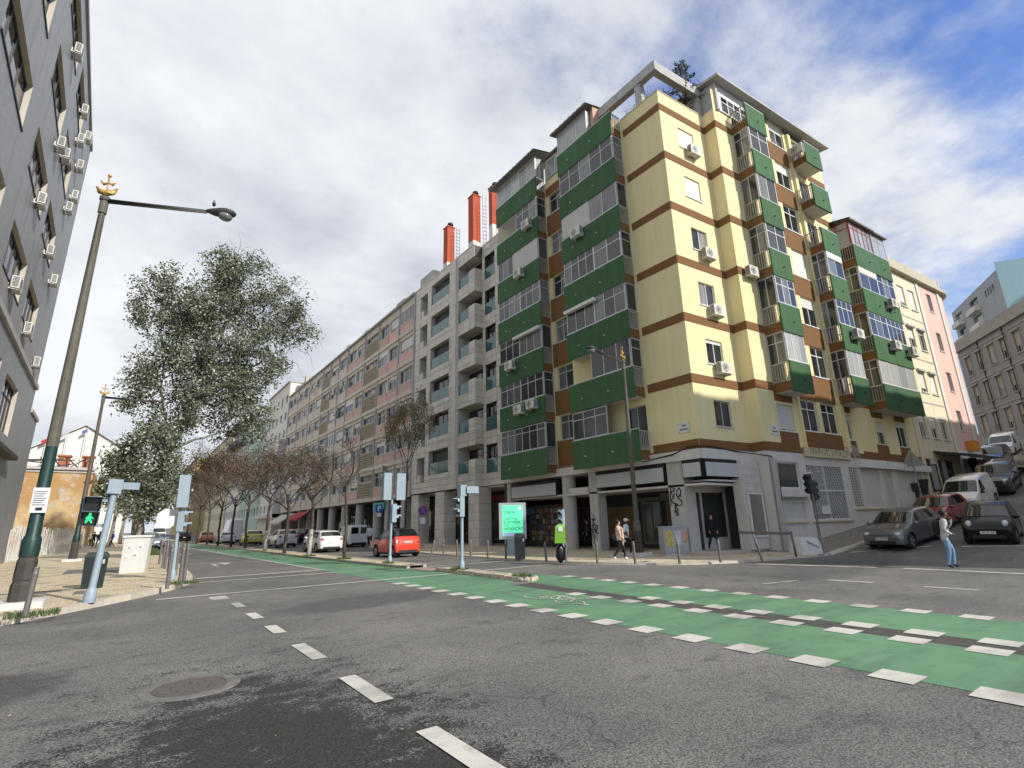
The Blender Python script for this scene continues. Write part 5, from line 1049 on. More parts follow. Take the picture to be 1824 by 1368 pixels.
BIG = [(-0.95, 19.41, 1.33), (-1.21, 17.5, 1.02), (0.04, 20.15, 1.27), (1.41, 18.1, 2.07), (3.35, 21.55, 2.04), (4.4, 22.9, 1.2), (5.87, 23.2, 1.1), (5.55, 20.59, 2.5), (8.06, 22.0, 1.3), (3.35, 18.06, 2.4), (0.62, 15.61, 1.62), (2.59, 14.6, 2.3), (5.19, 16.01, 2.6), (7.94, 18.57, 2.0), (9.4, 20.01, 1.2), (10.2, 17.8, 1.1), (-0.46, 13.2, 1.36), (1.07, 12.12, 1.78), (3.28, 11.97, 2.0), (5.94, 12.79, 2.1), (7.83, 15.0, 1.6), (7.35, 11.08, 1.48), (5.05, 9.93, 1.6), (-0.88, 11.43, 1.16), (-1.41, 10.53, 0.8), (2.45, 9.9, 1.4), (0.44, 9.07, 1.1), (6.67, 9.63, 1.44), (3.3, 23.4, 0.8)]
bz = 45
def V3(*l): return [(x, bz + dy, z) for x, z, dy in l]
poplar('tall leaning poplar with silvery green leaves overhanging the avenue', (.6, 45, .13), BIG, (V3((.7, .1, 0), (.5, 3.5, 0), (.95, 5.4, 0), (1.7, 7.5, 0), (2.3, 9.8, 0), (3.0, 12.5, 0), (4.0, 16, .3), (4.6, 20.5, .4), (4.4, 24.5, .3)),   .45, .06),
    [(V3((1.5, 7.2, 0), (2.7, 8.0, -.3), (4.8, 9.0, -.6), (7.0, 9.6, -.4)), .16, .03), (V3((1.7, 7.5, 0), (1.3, 9.6, .5), (.6, 12, .8), (.0, 17.8, .6)), .2, .04), (V3((2.4, 10, 0), (4.5, 12.6, -.6), (7.5, 15.5, -.8), (10.6, 18, -.5)), .18, .03), (V3((3.2, 13, 0), (2.4, 16.4, .8), (1.2, 19.5, .8)), .14, .03), (V3((3.8, 15.5, .2), (6.0, 19, -.6), (8.5, 22.3, -.5)), .14, .03), (V3((2.9, 12.5, 0), (3.6, 16, -1.2), (5.2, 20, -1.4)), .13, .03), (V3((1.2, 10, .4), (-.4, 12, .2), (-1.4, 15, 0)), .09, .02)], 3, 96., .22,
    twigs=[V3((9, 21, 0), (9.8, 22.6, 0), (10.8, 22.8, 0), (11.3, 21.9, 0)), V3((9.4, 21, .2), (10.6, 21.9, 0), (11.4, 21.2, 0)), V3((8.6, 22.4, .2), (9.5, 23.6, 0), (10.6, 23.2, 0)), V3((10.5, 18.2, 0), (11.6, 18.0, 0), (12.2, 16.9, 0)), V3((10.2, 19, 0), (11.4, 19, 0), (12.0, 18.0, 0)), V3((4.4, 24, .3), (4.5, 25.6, 0), (4.3, 26.4, 0)), V3((4.4, 24, .3), (5.0, 25.2, 0), (5.4, 25.4, 0)), V3((6, 23.5, .3), (6.9, 24.6, 0)), V3((8.5, 16, 0), (10.0, 15.4, 0), (10.6, 14.2, 0)), V3((9.6, 17, 0), (11.0, 16.4, 0), (11.6, 15.0, 0)), V3((4.4, 23.6, 0), (3.9, 25.2, 0), (3.6, 25.6, 0))] + [V3((8.5 + .25 * i, 20 + .2 * i, .3 - .1 * i), (9.6 + .25 * i, 21 - .2 * i, 0), (10.6 + .2 * i, 20.6 - .5 * i, 0)) for i in range(5)])
SM = [(-0.3, 6.87, 1.13), (1.16, 7.34, 1.34), (2.47, 6.86, 0.85), (-0.67, 5.42, 1.02), (0.79, 5.47, 1.48), (2.07, 5.15, 1.06), (0.13, 3.86, 1.03), (1.64, 3.69, 1.06), (0.88, 2.9, 0.75), (-1.19, 6.1, 0.63), (1.55, 8.3, 1.0), (0.2, 7.3, 0.9)]
bz = 41
poplar('smaller dense poplar with green leaves in front of the leaning poplar trunk', (.55, 41, .13), SM, (V3((.55, .1, 0), (.6, 3, 0), (.9, 7.4, 0)), .2, .04), [(V3((.6, 3, 0), (-.4, 5, .3), (-.6, 6.8, 0)), .07, .02), (V3((.7, 3.4, 0), (1.9, 5.2, -.3), (2.4, 6.8, 0)), .07, .02)], 9, 120., .215, .6)
m_trunk = MB()
for i, (x, y, h) in enumerate(((-1.5, 78, 11), (-.6, 92, 12))):
    bz = y; poplar(('distant leafy tree left of the far parked cars', 'farthest leafy tree at the left kerb of the avenue')[i], (x, y, .13), [(x - 1.2, h * .6, 2.0), (x + 1.1, h * .62, 2.2), (x, h * .85, 2.0), (x + .3, h * .42, 1.6)], (V3((x, .1, 0), (x + .1, h * .4, 0), (x, h * .9, 0)), .28, .05), [], 20 + i, 26., .42)
def street_tree(label, base, h, crown_r, seed, leaves, lm, trunk_m=BARKD, fork=.42, slim=False, group='trees on the median'):
    rnd = random.Random(seed); t = empty('street_tree', base, label, 'tree', group); B = Vector(base); m = MB(); hf = h * fork
    top = B + Vector((rnd.uniform(-.15, .15), rnd.uniform(-.15, .15), hf)); limb(m, [B, B + Vector((rnd.uniform(-.08, .08), rnd.uniform(-.08, .08), hf * .5)), top], .13 if not slim else .09, .09 if not slim else .06, rnd, .08, 8, 3); m.build('trunk', BARKD, t, smooth=True)
    if trunk_m is not BARKD: m = MB(); m.path([B, B + Vector((0, 0, 1.5))], [.142, .135], 8); m.build('painted_base', trunk_m, t, smooth=True)
    br = MB(); tips = []
    def grow(p, d, L, r, lev):
        q = p + d * L; mid = p.lerp(q, .5) + Vector((rnd.uniform(-1, 1), rnd.uniform(-1, 1), rnd.uniform(-.3, .6))) * L * .1
        br.path([p, mid, q], [r, r * .8, r * .58], 5 if lev < 2 else 4, False); tips.append((q, lev))
        if lev >= 4: return
        for _ in range(rnd.choice((2, 3, 3)) if lev < 3 else rnd.choice((2, 3))):
            nd = (d + Vector((rnd.uniform(-1, 1), rnd.uniform(-1, 1), rnd.uniform(-.35, .65))) * .75).normalized(); grow(q.lerp(p, rnd.uniform(0, .45)), nd, L * rnd.uniform(.62, .82), max(r * .6, .006), lev + 1)
    for i in range(6 if not slim else 4):
        a = 6.283 * i / (6 if not slim else 4) + rnd.uniform(-.4, .4); e_ = rnd.uniform(.55, 1.5); d = Vector((math.cos(a), math.sin(a), e_)).normalized(); grow(top - Vector((0, 0, rnd.uniform(0, hf * .22))), d, crown_r * rnd.uniform(.5, .66), .05, 0)
    br.build('branches', BARKD, t)
    if leaves:
        cr = MB()
        for q, lev in tips:
            if lev < 2: continue
            for _ in range(leaves): cr.cm = 0 if rnd.random() < .72 else 1; leaf(cr, q + Vector((rnd.gauss(0, .28), rnd.gauss(0, .28), rnd.gauss(0, .24))), rnd.uniform(.09, .17), rnd)
        cr.build('crown', lm, t)
    return t
BR = [DRYL, DRYO]
street_tree('slim bare tree on the median, nearest the red car', (9.2, 27.4, .1), 7.6, 2.2, 31, 0, None, slim=True, fork=.5)
street_tree('bare spreading tree with a whitewashed trunk on the median', (8.75, 32.2, .1), 8.3, 3.0, 33, 0, None, WASH)
street_tree('small tree with a few rusty leaves, third along the median', (8.6, 37.5, .1), 8.0, 2.9, 35, 4, BR)
street_tree('brown-leaved tree with a grey trunk, fourth along the median', (8.6, 43.7, .1), 9.4, 3.6, 37, 6, BR, WASH)
for i, (x, y) in enumerate(((8.35, 50.5), (8.2, 57), (7.9, 63.5), (7.7, 71), (7.4, 79), (7.0, 88), (6.6, 98))):
    street_tree(('fifth', 'sixth', 'seventh', 'eighth', 'ninth', 'tenth', 'eleventh')[i] + ' tree along the median, dense with dry brown leaves', (x, y, .1), 10.6, 4.5, 40 + i, 7 if i < 4 else 9, BR)
t = street_tree('tall slender tree with thin olive and tan leaves before the stone-clad building', (17.6, 38.5, .08), 12.5, 3.4, 61, 14, [OLIV, mat('tan_leaf', (.27, .17, .08), .8, .3, 1.2)], fork=.36, group=None); t.scale = (.62, .62, 1.45)
# roof terrace plants on the corner building
def shrub(name, label, base, r, n, seed, lm, size=.09, pine=False, par_group='plants on the roof terrace'):
    rnd = random.Random(seed); t = empty(name, base, label, 'plant', par_group); B = Vector(base); m = MB(); cr = MB()
    if pine:
        limb(m, [B, B + Vector((.1, 0, r * 1.5)), B + Vector((.0, .1, r * 3))], .06, .015, rnd, .05, 6)
        for lv in range(8):
            for j in range(5):
                a = j * 1.26 + lv * .6; l = r * (1.05 - lv * .11) * rnd.uniform(.7, 1.1); z = r * (.9 + lv * .28); e_ = B + Vector((math.cos(a) * l, math.sin(a) * l, z + l * .25)); m.path([B + Vector((0, 0, z)), e_], [.02, .008], 4, False)
                for q in range(9):
                    p = (B + Vector((0, 0, z))).lerp(e_, .35 + .65 * q / 8)
                    for _ in range(4): leaf(cr, p + Vector((rnd.gauss(0, .07), rnd.gauss(0, .07), rnd.gauss(.03, .06))), size * 1.3, rnd)
    else:
        for i in range(9):
            e_ = B + Vector((rnd.uniform(-r, r), rnd.uniform(-r, r), rnd.uniform(.6, 1.7) * r)); m.path([B, (B + e_) / 2 + Vector((0, 0, .15)), e_], [.03, .018, .008], 4, False)
            for _ in range(n): leaf(cr, e_.lerp(B, rnd.uniform(0, .6)) + Vector((rnd.gauss(0, r * .18), rnd.gauss(0, r * .18), rnd.gauss(0, r * .16))), size * rnd.uniform(.7, 1.3), rnd)
    m.build('stem', BARKD, t); cr.build('foliage', lm, t); return t
DKL = [mat('dark_leaf', (.045, .065, .030), .6, .3, 2)]
shrub('conifer', 'small layered conifer rising above the roof terrace pergola', tuple(FR.P(3.7, -.85, 25.6)), 1.6, 0, 71, DKL, .10, True)
shrub('terrace_shrub', 'leafy shrub under the pergola beside the parapet corner', tuple(FR.P(.9, -1.0, 25.3)), 1.25, 45, 72, DKL); shrub('terrace_shrub', 'dark shrub in front of the conifer on the roof terrace', tuple(FR.P(2.4, -.9, 25.2)), .95, 50, 73, DKL); shrub('terrace_shrub', 'shrub against the grey penthouse wall on the roof terrace', tuple(FR.P(3.6, -.9, 25.2)), .8, 50, 74, DKL); shrub('terrace_shrub', 'low plant behind the pergola post on the roof terrace', tuple(FA.P(1.9, -.9, 25.2)), .8, 45, 75, DKL)
# grass tufts and the planting strip
def grass(label, pts, n, h, seed, mt, par=None):
    rnd = random.Random(seed); m = MB()
    for _ in range(n):
        x0, x1, y0, y1, z = rnd.choice(pts); p = Vector((rnd.uniform(x0, x1), rnd.uniform(y0, y1), z)); a = rnd.uniform(0, 6.28); d = Vector((math.cos(a), math.sin(a), 0)); hh = h * rnd.uniform(.4, 1.2); q = d.cross(Vector((0, 0, 1))) * .012
        m.quad(p - q, p + q, p + d * hh * .4 + Vector((0, 0, hh)))
    tag(m.build('grass', mt), label, 'grass', kind='stuff')
GRS = mat('grass_green', (.085, .115, .035), .8, .3, 4)
grass('tufts of weeds at the post bases and along the median edge', [(9.6, 10.2, 16.7, 17.2, .11), (8.9, 9.5, 27.1, 27.8, .1), (9.75, 10.2, 12.9, 13.6, .11), (9.3, 9.7, 22.2, 22.7, .1), (-1.7, -.9, 14.3, 15.0, .13), (1.2, 2.0, 19.2, 19.8, .13), (8.4, 9.1, 31.9, 32.5, .1), (8.0, 9.0, 37, 60, .1), (7.4, 8.4, 60, 100, .1)], 2600, .12, 5, GRS)
grass('planted strip of green ground cover beside the white cabinet', [(.9, 2.1, 44, 62, .13)], 2500, .35, 6, GRS)

# ------------------------------------------------------------------ street furniture
STEEL = mat('bollard_steel', (.17, .155, .145), .5, .15, 6, metal=.3, streak=.1); BLUEG = mat('bluegrey_paint', (.27, .335, .375), .5, .1, 4, streak=.12); LAMPG = mat('lamp_grey_green', (.115, .105, .078), .7, .3, 5, .3, 40, streak=.3); DGRN = mat('dark_green_paint', (.012, .040, .034), .45, .15, 5, streak=.2)
GOLD = mat('gilt', (.55, .32, .09), .45, .15, 20, metal=.4); LAMPB = mat('lamp_base_iron', (.055, .05, .042), .7, .25, 8, .4, 40)
bo = MB(); bo.lathe([(.052, 0), (.05, .02), (.05, .80), (.056, .805), (.056, .83), (.046, .85), (.046, .93), (.05, .935), (.04, .96)], n=12); BOL = bo.mesh('bollard', STEEL, smooth=35)
def bollard(label, x, y, z, h=1., tilt=(0, 0), group='steel pavement bollards'):
    o = bpy.data.objects.new('bollard', BOL); COL.objects.link(o); o.location = (x, y, z); o.scale = (1, 1, h); o.rotation_euler = (tilt[0], tilt[1], 0); return tag(o, label, 'bollard', group)
bollard('steel bollard in front of the lamp post base, by the left kerb', -1.4, 14.43, .13, .98, (0, R(2)))
for lb, x, y in (('nearest of the bollards at the left kerb corner, before the cabinet', 1.13, 18.2), ('left of two bollards on the rounded left kerb tip', 1.52, 19.6), ('right of two bollards on the rounded left kerb tip', 1.64, 19.75), ('bollard just behind the pole with the round sign', 1.65, 23.4), ('second bollard behind the pole with the round sign', 1.55, 25.8), ('third bollard behind the pole with the round sign', 1.52, 27.5), ('fourth bollard behind the pole with the round sign', 1.48, 28.5), ('farthest bollard of the row behind the pole with the round sign', 1.5, 31.9)):
    bollard(lb, x, y, .13, 1.22)
s_ = 1.62 / 1.57
for i, (x, y) in enumerate(((13.05, 25.39), (13.45, 24.77), (13.65, 23.67), (13.51, 22.14), (13.66, 20.84), (13.94, 19.8), (13.82, 16.79), (14.08, 15.87), (14.43, 14.5), (15.26, 13.38), (16.2, 12.12), (17.53, 11.33), (18.94, 10.53))):
    lb = ('bollard leaning over beside the red car', 'upright bollard next to the leaning one by the red car', 'bollard behind the nearer median signal pole', 'bollard in front of the stone arcade, right of the signal pole', 'bollard left of the green advertising panel', 'dark bollard in front of the advertising panel', 'bollard left of the lime green litter bin', 'bollard right of the lime green litter bin', 'bollard left of the two walking people', 'bollard in front of the lamp post by the walking people', 'bollard in front of the grey cabinet with posters', 'bollard right of the grey cabinet, before the corner shop', 'strongly tilted bollard near the big white bag')[i]
    bollard(lb, x * s_ + .12, y * s_ + .1, .08, .86, (0, R(14)) if i == 0 else ((R(-4), R(-16)) if i == 12 else (0, R(random.uniform(-3, 1)))))
# tall street lamps
def lamp(label, loc, h, arm_dir, arm_len, hh=1.0, group='tall street lamps with gilt ship finials', dark=3.6):
    t = lempty('street_lamp', loc, label, 'street lamp', group)
    m = MB(); m.box(-.45, .45, -.4, .4, -.02, .14); m.build('plinth', OFFW, t)
    m = MB(); m.lathe([(.205, .12), (.205, .5), (.19, .52), (.175, .56), (.19, .6), (.185, .98), (.175, 1.02), (.16, 1.06), (.175, 1.1)], n=8); m.build('base', LAMPB, t)
    m = MB(); m.lathe([(.178, 1.1), (.178, 1.45), (.16, 1.5), (.135, 1.55), (.118, dark)], n=12); m.build('painted_sleeve', DGRN if dark > 2 else LAMPG, t, smooth=40)
    m = MB(); m.lathe([(.116, dark), (.092, h * .72), (.068, h - .5), (.068, h - .45), (.10, h - .44), (.10, h - .1), (.085, h - .05), (.12, h - .04), (.12, h + .06), (.05, h + .12)], n=12)
    for i in range(6): a = i * 1.047; m.tube((.108 * math.cos(a), .108 * math.sin(a), dark), (.068 * math.cos(a), .068 * math.sin(a), h - .5), .016, .01, 5)
    m.build('post', LAMPG, t, smooth=40)
    d = Vector((*arm_dir, 0)).normalized(); s = d.cross(Vector((0, 0, 1)))
    m = MB(); a0 = Vector((0, 0, h - .02)); e0 = d * arm_len * .78 + Vector((0, 0, h - .06)); m.path([a0, e0], [.05, .04], 8); m.path([a0 - Vector((0, 0, .07)), e0 - Vector((0, 0, .05))], [.03, .03], 6); m.build('arm', IRON, t, smooth=True)
    m = MB(); c0 = d * (arm_len * .78) + Vector((0, 0, h - .05)); rings = []
    for i, (x, w, zt, zb) in enumerate(((0, .06, .05, -.05), (.16, .11, .08, -.12), (.34, .17, .10, -.16), (.52, .19, .10, -.15), (.66, .14, .06, -.10), (.72, .05, .0, -.05))):
        x *= hh; ring = []
        for j in range(12): a = 6.283 * j / 12; z = (zt if math.sin(a) > 0 else -zb) * math.sin(a); ring.append(c0 + d * x + s * w * math.cos(a) + Vector((0, 0, z)))
        rings.append(ring)
    vs = [p for r in rings for p in r]; m.add(vs, [(i * 12 + j, i * 12 + (j + 1) % 12, (i + 1) * 12 + (j + 1) % 12, (i + 1) * 12 + j) for i in range(5) for j in range(12)] + [tuple(range(60, 72))]); hd = m.build('lamp_head', IRON, t, smooth=True)
    m = MB(); q = c0 + d * .46 * hh + Vector((0, 0, -.13)); m.ell(tuple(q), (.19, .17, .13), 12, 7); m.build('lens', mat('lamp_lens', (.16, .17, .17), .1, .1, spec=.7), hd, smooth=True)
    m = MB(); z = h + .12                               # gilt ship: hull, mast, yard and two birds
    m.path([(d * -.26 + Vector((0, 0, z + .26))), (d * -.16 + Vector((0, 0, z + .12))), Vector((0, 0, z + .08)), (d * .16 + Vector((0, 0, z + .12))), (d * .26 + Vector((0, 0, z + .26)))], [.02, .075, .095, .075, .02], 8)
    m.tube((0, 0, z - .05), (0, 0, z + .62), .022, n=6); m.path([d * -.2 + Vector((0, 0, z + .46)), d * -.1 + Vector((0, 0, z + .36)), Vector((0, 0, z + .4)), d * .1 + Vector((0, 0, z + .36)), d * .2 + Vector((0, 0, z + .46))], [.012, .045, .02, .045, .012], 6); m.ell((0, 0, z + .64), (.05, .05, .05), 8, 6); m.build('ship_finial', GOLD, t, smooth=True)
    return t
L1 = lamp('tall old lamp post with dark green foot and notice beside the left kerb', (-1.74, 16.4, .13), 10.45, (1, -.44), 3.3, 1.05)
m = MB(); m.box(-.13, .17, -.172, -.165, 2.05, 2.62); o = m.build('notice', mat('paper', (.64, .64, .62), .7, .04), L1); q = MB()
for i in range(7): q.box(-.10, .13 - .03 * (i % 3), -.176, -.172, 2.52 - .05 * i, 2.535 - .05 * i)
q.box(-.03, .09, -.176, -.172, 2.1, 2.17); q.build('print', BLK, o); o.rotation_euler = (0, 0, R(-4)); 
lamp('second lamp post up the left pavement, half hidden by the poplar', (-2.35, 40.5, .13), 9.9, (1, -.1), 3.0); lamp('distant lamp post rising behind the left traffic signal', (-2.0, 75, .13), 10.0, (1, -.1), 3.0)
lamp('rusty lamp post on the right pavement before the corner building', (19.5, 16.8, .08), 9.5, (-1, -.25), 3.4, 1.0, dark=1.6)
bd = lempty('pigeon', (.75, 15.3, 10.68), 'small grey pigeon perched on the left lamp head', 'bird'); m = MB(); m.ell((0, 0, .09), (.05, .09, .07), 8, 6); m.path([(0, .04, .12), (0, .07, .2), (0, .075, .24)], [.03, .025, .028], 6); m.tube((0, -.07, .08), (0, -.17, .03), .03, .015, 5); m.build('body', mat('pigeon_grey', (.15, .15, .16), .8), bd, smooth=True)
# traffic signals
def sigbox(t, x, y, z, rz, w=.26, hgt=.75, n=2, lit=None):
    """signal head facing local -y after rz; hooded lenses"""
    M = Matrix.Translation((x, y, z)) @ Matrix.Rotation(rz, 4, 'Z'); m = MB(); m.box(-w / 2, w / 2, 0, .2, 0, hgt); m.v = [tuple(M @ Vector(p)) for p in m.v]; b = m.build('signal_head', BLUEG, t)
    for i in range(n):
        m = MB(); zc = hgt * (i + .5) / n; r = w * .42
        for j in range(11): a0, a1 = math.pi * (j - .5) / 10, math.pi * (j + .5) / 10; m.quad((r * math.cos(a0), 0, zc + r * math.sin(a0)), (r * math.cos(a1), 0, zc + r * math.sin(a1)), (r * math.cos(a1) * 1.05, -.24 if 2 < j < 9 else -.1, zc + r * math.sin(a1) * 1.05), (r * math.cos(a0) * 1.05, -.24 if 2 < j < 9 else -.1, zc + r * math.sin(a0) * 1.05))
        m.v = [tuple(M @ Vector(p)) for p in m.v]; m.build('hood', BLUEG, b)
        m = MB(); m.tube((0, -.004, zc), (0, -.012, zc), r, n=16); m.v = [tuple(M @ Vector(p)) for p in m.v]; m.build('lens', BLK, b)
    return b
def pole(t, h, r=.06, foot=True):
    m = MB(); m.lathe([(r * 1.7, 0), (r * 1.6, .25), (r * 1.15, .3), (r, .34), (r * .92, h)] if foot else [(r, 0), (r, h)], n=14); return m.build('pole', BLUEG, t, smooth=40)
t = lempty('traffic_signal', (-.5, 16.29, .13), 'pedestrian signal showing a green walking man on a bluish pole at the left', 'traffic signal', rz=0, ry=R(2.5)); pole(t, 2.55, .075)
m = MB(); m.box(-.14, .14, -.12, .16, 2.5, 2.85); m.obox((.12, -.08, 2.62), (.36, -.06, 0), (.02, .2, 0), (0, 0, .17)); m.build('signal_head', BLUEG, t)
gx = -.36; m = MB(); m.box(gx - .17, gx + .17, -.02, .22, 1.72, 2.42); m.box(gx + .15, -.05, .05, .12, 1.7, 1.78); m.box(gx + .15, -.05, .05, .12, 2.3, 2.36); b = m.build('pedestrian_head', BLUEG, t)
m = MB()
for z in (1.74, 2.09): m.box(gx - .16, gx + .16, -.06, -.02, z, z + .31); m.box(gx - .17, gx + .17, -.26, -.06, z + .29, z + .31); m.box(gx - .17, gx - .155, -.2, -.06, z + .05, z + .3); m.box(gx + .155, gx + .17, -.2, -.06, z + .05, z + .3)
m.build('visor', BLK, b); m = MB()
for z in (1.76, 2.11): m.box(gx - .13, gx + .13, -.066, -.061, z, z + .26)
m.build('lens', mat('dark_lens', (.02, .02, .02), .2), b)
gm = MB(); wy = -.075; zz0 = 1.78
def gb(a, b_, w): a, b_ = Vector((gx + a[0], wy, zz0 + a[1])), Vector((gx + b_[0], wy, zz0 + b_[1])); gm.tube(a, b_, w, n=6)
gm.ell((gx, wy, zz0 + .215), (.022, .01, .024), 8, 6); gb((0, .18), (.0, .10), .026); gb((0, .10), (-.045, .055), .014); gb((-.045, .055), (-.05, .01), .012); gb((0, .10), (.04, .06), .014); gb((.04, .06), (.06, .015), .012); gb((0, .175), (-.055, .13), .012); gb((-.055, .13), (-.05, .10), .01); gb((0, .175), (.05, .14), .012); gb((.05, .14), (.07, .11), .01)
gm.build('green_man', mat('green_light', (.02, 1., .18), .4, 0, emit=1.6), b)
t = lempty('traffic_signal', (1.44, 21.55, .13), 'signal pole seen from behind with a round white disc at the left kerb', 'traffic signal', ry=R(-1)); pole(t, 2.5); sigbox(t, .02, -.1, 2.35, R(180), .34, 1.1, 3); sigbox(t, .16, .0, 1.55, R(80), .26, .75, 2)
m = MB(); m.tube((-.34, .1, 2.0), (-.34, .12, 2.0), .32, n=28); m.build('sign_back', WFR, t)
t = lempty('traffic_signal', (9.55, 22.4, .1), 'signal pole with two tall grey heads on the median beside the red car', 'traffic signal'); pole(t, 2.75); sigbox(t, -.34, .0, 2.72, R(190), .4, 1.2, 3); sigbox(t, .38, .0, 2.72, R(170), .4, 1.2, 3); sigbox(t, .2, .0, 1.75, R(85), .3, .8, 2)
t = lempty('traffic_signal', (9.98, 16.9, .11), 'signal pole at the tip of the median with a head pointing right', 'traffic signal'); pole(t, 2.6); m = MB(); m.box(-.13, .13, -.13, .13, 2.6, 3.0); m.obox((.1, -.2, 2.7), (.45, -.1, 0), (.05, .24, 0), (0, 0, .25)); m.build('signal_head', BLUEG, t); sigbox(t, -.16, .0, 1.85, R(-85), .26, .75, 2)
t = lempty('traffic_signal', (14.75, 16.75, .08), 'low signal pole carrying a lime green litter bin on the right pavement', 'traffic signal'); pole(t, 1.6, .05); sigbox(t, -.08, 0, 1.5, R(-70), .22, .62, 2)
lb_ = lempty('litter_bin', (14.45, 16.55, .85), 'lime green plastic litter bin hung on the low signal pole', 'litter bin', rz=R(-38)); m = MB()
m.add([(-.24, -.16, 0), (.2, -.16, 0), (.2, .14, 0), (-.24, .14, 0), (-.2, -.2, .62), (.2, -.2, .62), (.2, .14, .62), (-.2, .14, .62), (-.1, -.12, .74), (.2, -.12, .74), (.2, .12, .74), (-.1, .12, .74)], [(3, 2, 1, 0), (0, 1, 5, 4), (1, 2, 6, 5), (2, 3, 7, 6), (3, 0, 4, 7), (4, 5, 9, 8), (5, 6, 10, 9), (6, 7, 11, 10), (7, 4, 8, 11), (8, 9, 10, 11)]); m.build('body', mat('lime_plastic', (.20, .42, .04), .45, .08), lb_); m = MB(); m.box(-.08, .1, -.215, -.205, .46, .66); m.build('label', WFR, lb_)
sk = lempty('rubbish_sack', (14.6, 16.7, .08), 'black rubbish sack slumped against the low signal pole', 'sack'); m = MB(); m.ell((-.05, 0, .36), (.2, .19, .38), 12, 8); m.ell((.14, .1, .3), (.22, .2, .3), 10, 7); m.tube((-.04, 0, .6), (.0, 0, .78), .12, .05, 8); m.v = [tuple(Vector(p) + Vector((noise.noise(Vector(p) * 7), noise.noise(Vector(p) * 7 + Vector((5, 0, 0))), 0)) * .05) for p in m.v]; m.build('body', mat('black_plastic', (.012, .012, .013), .35, .1), sk, smooth=True)
t = lempty('traffic_signal', (24.35, 10.85, .09), 'dark leaning signal pole beside the white bag on the side street', 'traffic signal', rx=R(2), ry=R(-4)); m = MB(); m.lathe([(.08, 0), (.08, .3), (.055, .35), (.05, 3.3)], n=10); m.build('pole', STEEL, t, smooth=40)
for z, s2 in ((2.25, 1), (2.55, -1)):
    m = MB(); m.box(-.12 + .14 * s2, .12 + .14 * s2, -.1, .12, z, z + .85); b = m.build('signal_head', mat('slate_signal', (.05, .055, .065), .5), t)
    for i in range(3): m = MB(); m.tube((.14 * s2 + .1 * s2, .0, z + .16 + .27 * i), (.14 * s2 + .28 * s2, .0, z + .14 + .27 * i), .11, .12, 10, False); m.build('hood', MATS['slate_signal'], b)
m = MB(); m.box(-.12, .12, -.06, .06, 3.25, 3.5); m.build('camera_box', OFFW, t)
# signs
def pole_sign(name, label, loc, h, r=.03): t = lempty(name, loc, label, 'sign'); m = MB(); m.tube((0, 0, 0), (0, 0, h), r, n=8); m.build('pole', mat('sign_pole_grey', (.28, .28, .28), .5, metal=.3), t); return t
sgz = math.atan2(-.35, .94)
t = pole_sign('parking_sign', 'square blue parking sign with a white P on the right pavement', (16.4, 41.0, .08), 3.0); t.rotation_euler = (0, 0, R(-22)); m = MB(); m.box(-.29, .29, -.06, -.04, 2.7, 3.3); o = m.build('panel', mat('sign_blue', (.015, .075, .30), .4, .05), t); text('P', o, (0, -.065, 2.79), .6, (R(90), 0, 0), mat('sign_white', (.75, .75, .75), .5, .02), align='CENTER'); m = MB(); m.box(-.18, .18, -.06, -.04, 2.35, 2.64); m.build('plate', WFR, t)
t = pole_sign('no_stopping_sign', 'round blue and red no-stopping sign above the red car', (17.6, 35.5, .08), 2.7); t.rotation_euler = (0, 0, R(-22)); m = MB(); m.tube((0, -.04, 2.65), (0, -.06, 2.65), .36, n=32); m.build('red_disc', mat('sign_red_edge', (.42, .05, .10), .4, .05), t); m = MB(); m.tube((0, -.06, 2.65), (0, -.064, 2.65), .30, n=32); o = m.build('blue_disc', mat('sign_violet', (.075, .05, .32), .4, .05), t)
m = MB()
for s in (1, -1): m.obox((-.21 * s - .025, -.07, 2.65 - .21), (.42 * s, 0, .42), (.05, 0, 0), (0, .004, 0))
m.build('cross', MATS['sign_red_edge'], o); m = MB(); m.box(-.2, .2, -.06, -.04, 1.7, 2.15); m.build('plate', WFR, t)
t = pole_sign('warning_sign', 'back of a triangular warning sign on a leaning pole before the shutters', (40.3, 11.4, hill(40.3) + .08), 3.3, .045); t.rotation_euler = (0, R(-7), 0); m = MB(); m.add([(-.0, -.62, 2.5), (-.0, .62, 2.5), (-.0, 0, 3.6), (.03, -.62, 2.5), (.03, .62, 2.5), (.03, 0, 3.6)], [(0, 1, 2), (5, 4, 3), (0, 3, 4, 1), (1, 4, 5, 2), (2, 5, 3, 0)]); m.build('panel', mat('sign_back_grey', (.33, .33, .32), .6), t)
# cabinets, kiosk, bins
t = lempty('utility_cabinet', (.42, 26.6, .13), 'white utility cabinet with stuck notices on the left pavement', 'cabinet', rz=R(-12)); m = MB(); m.add([(-.42, -.25, 0), (.42, -.25, 0), (.42, .25, 0), (-.42, .25, 0), (-.42, -.25, 1.36), (.46, -.25, 1.36), (.46, .25, 1.36), (-.42, .25, 1.36)], [(0, 1, 5, 4), (1, 2, 6, 5), (2, 3, 7, 6), (3, 0, 4, 7), (4, 5, 6, 7)]); m.build('body', mat('cabinet_white', (.60, .60, .56), .6, .06, 2, streak=.1), t)
m = MB(); m.box(-.47, .5, -.3, .3, 1.36, 1.44); m.build('lid', WFR, t)
for x, z, w, h in ((-.3, .85, .2, .28), (.05, .87, .22, .28), (-.1, .55, .24, .3), (-.34, .5, .14, .2)): m = MB(); m.box(x, x + w, -.258, -.252, z, z + h); o = m.build('notice', MATS['paper'], t); m = MB(); m.box(x + w * .3, x + w * .7, -.262, -.258, z + h * .3, z + h * .45); m.build('print', mat('print_mauve', (.16, .13, .2), .7), o)
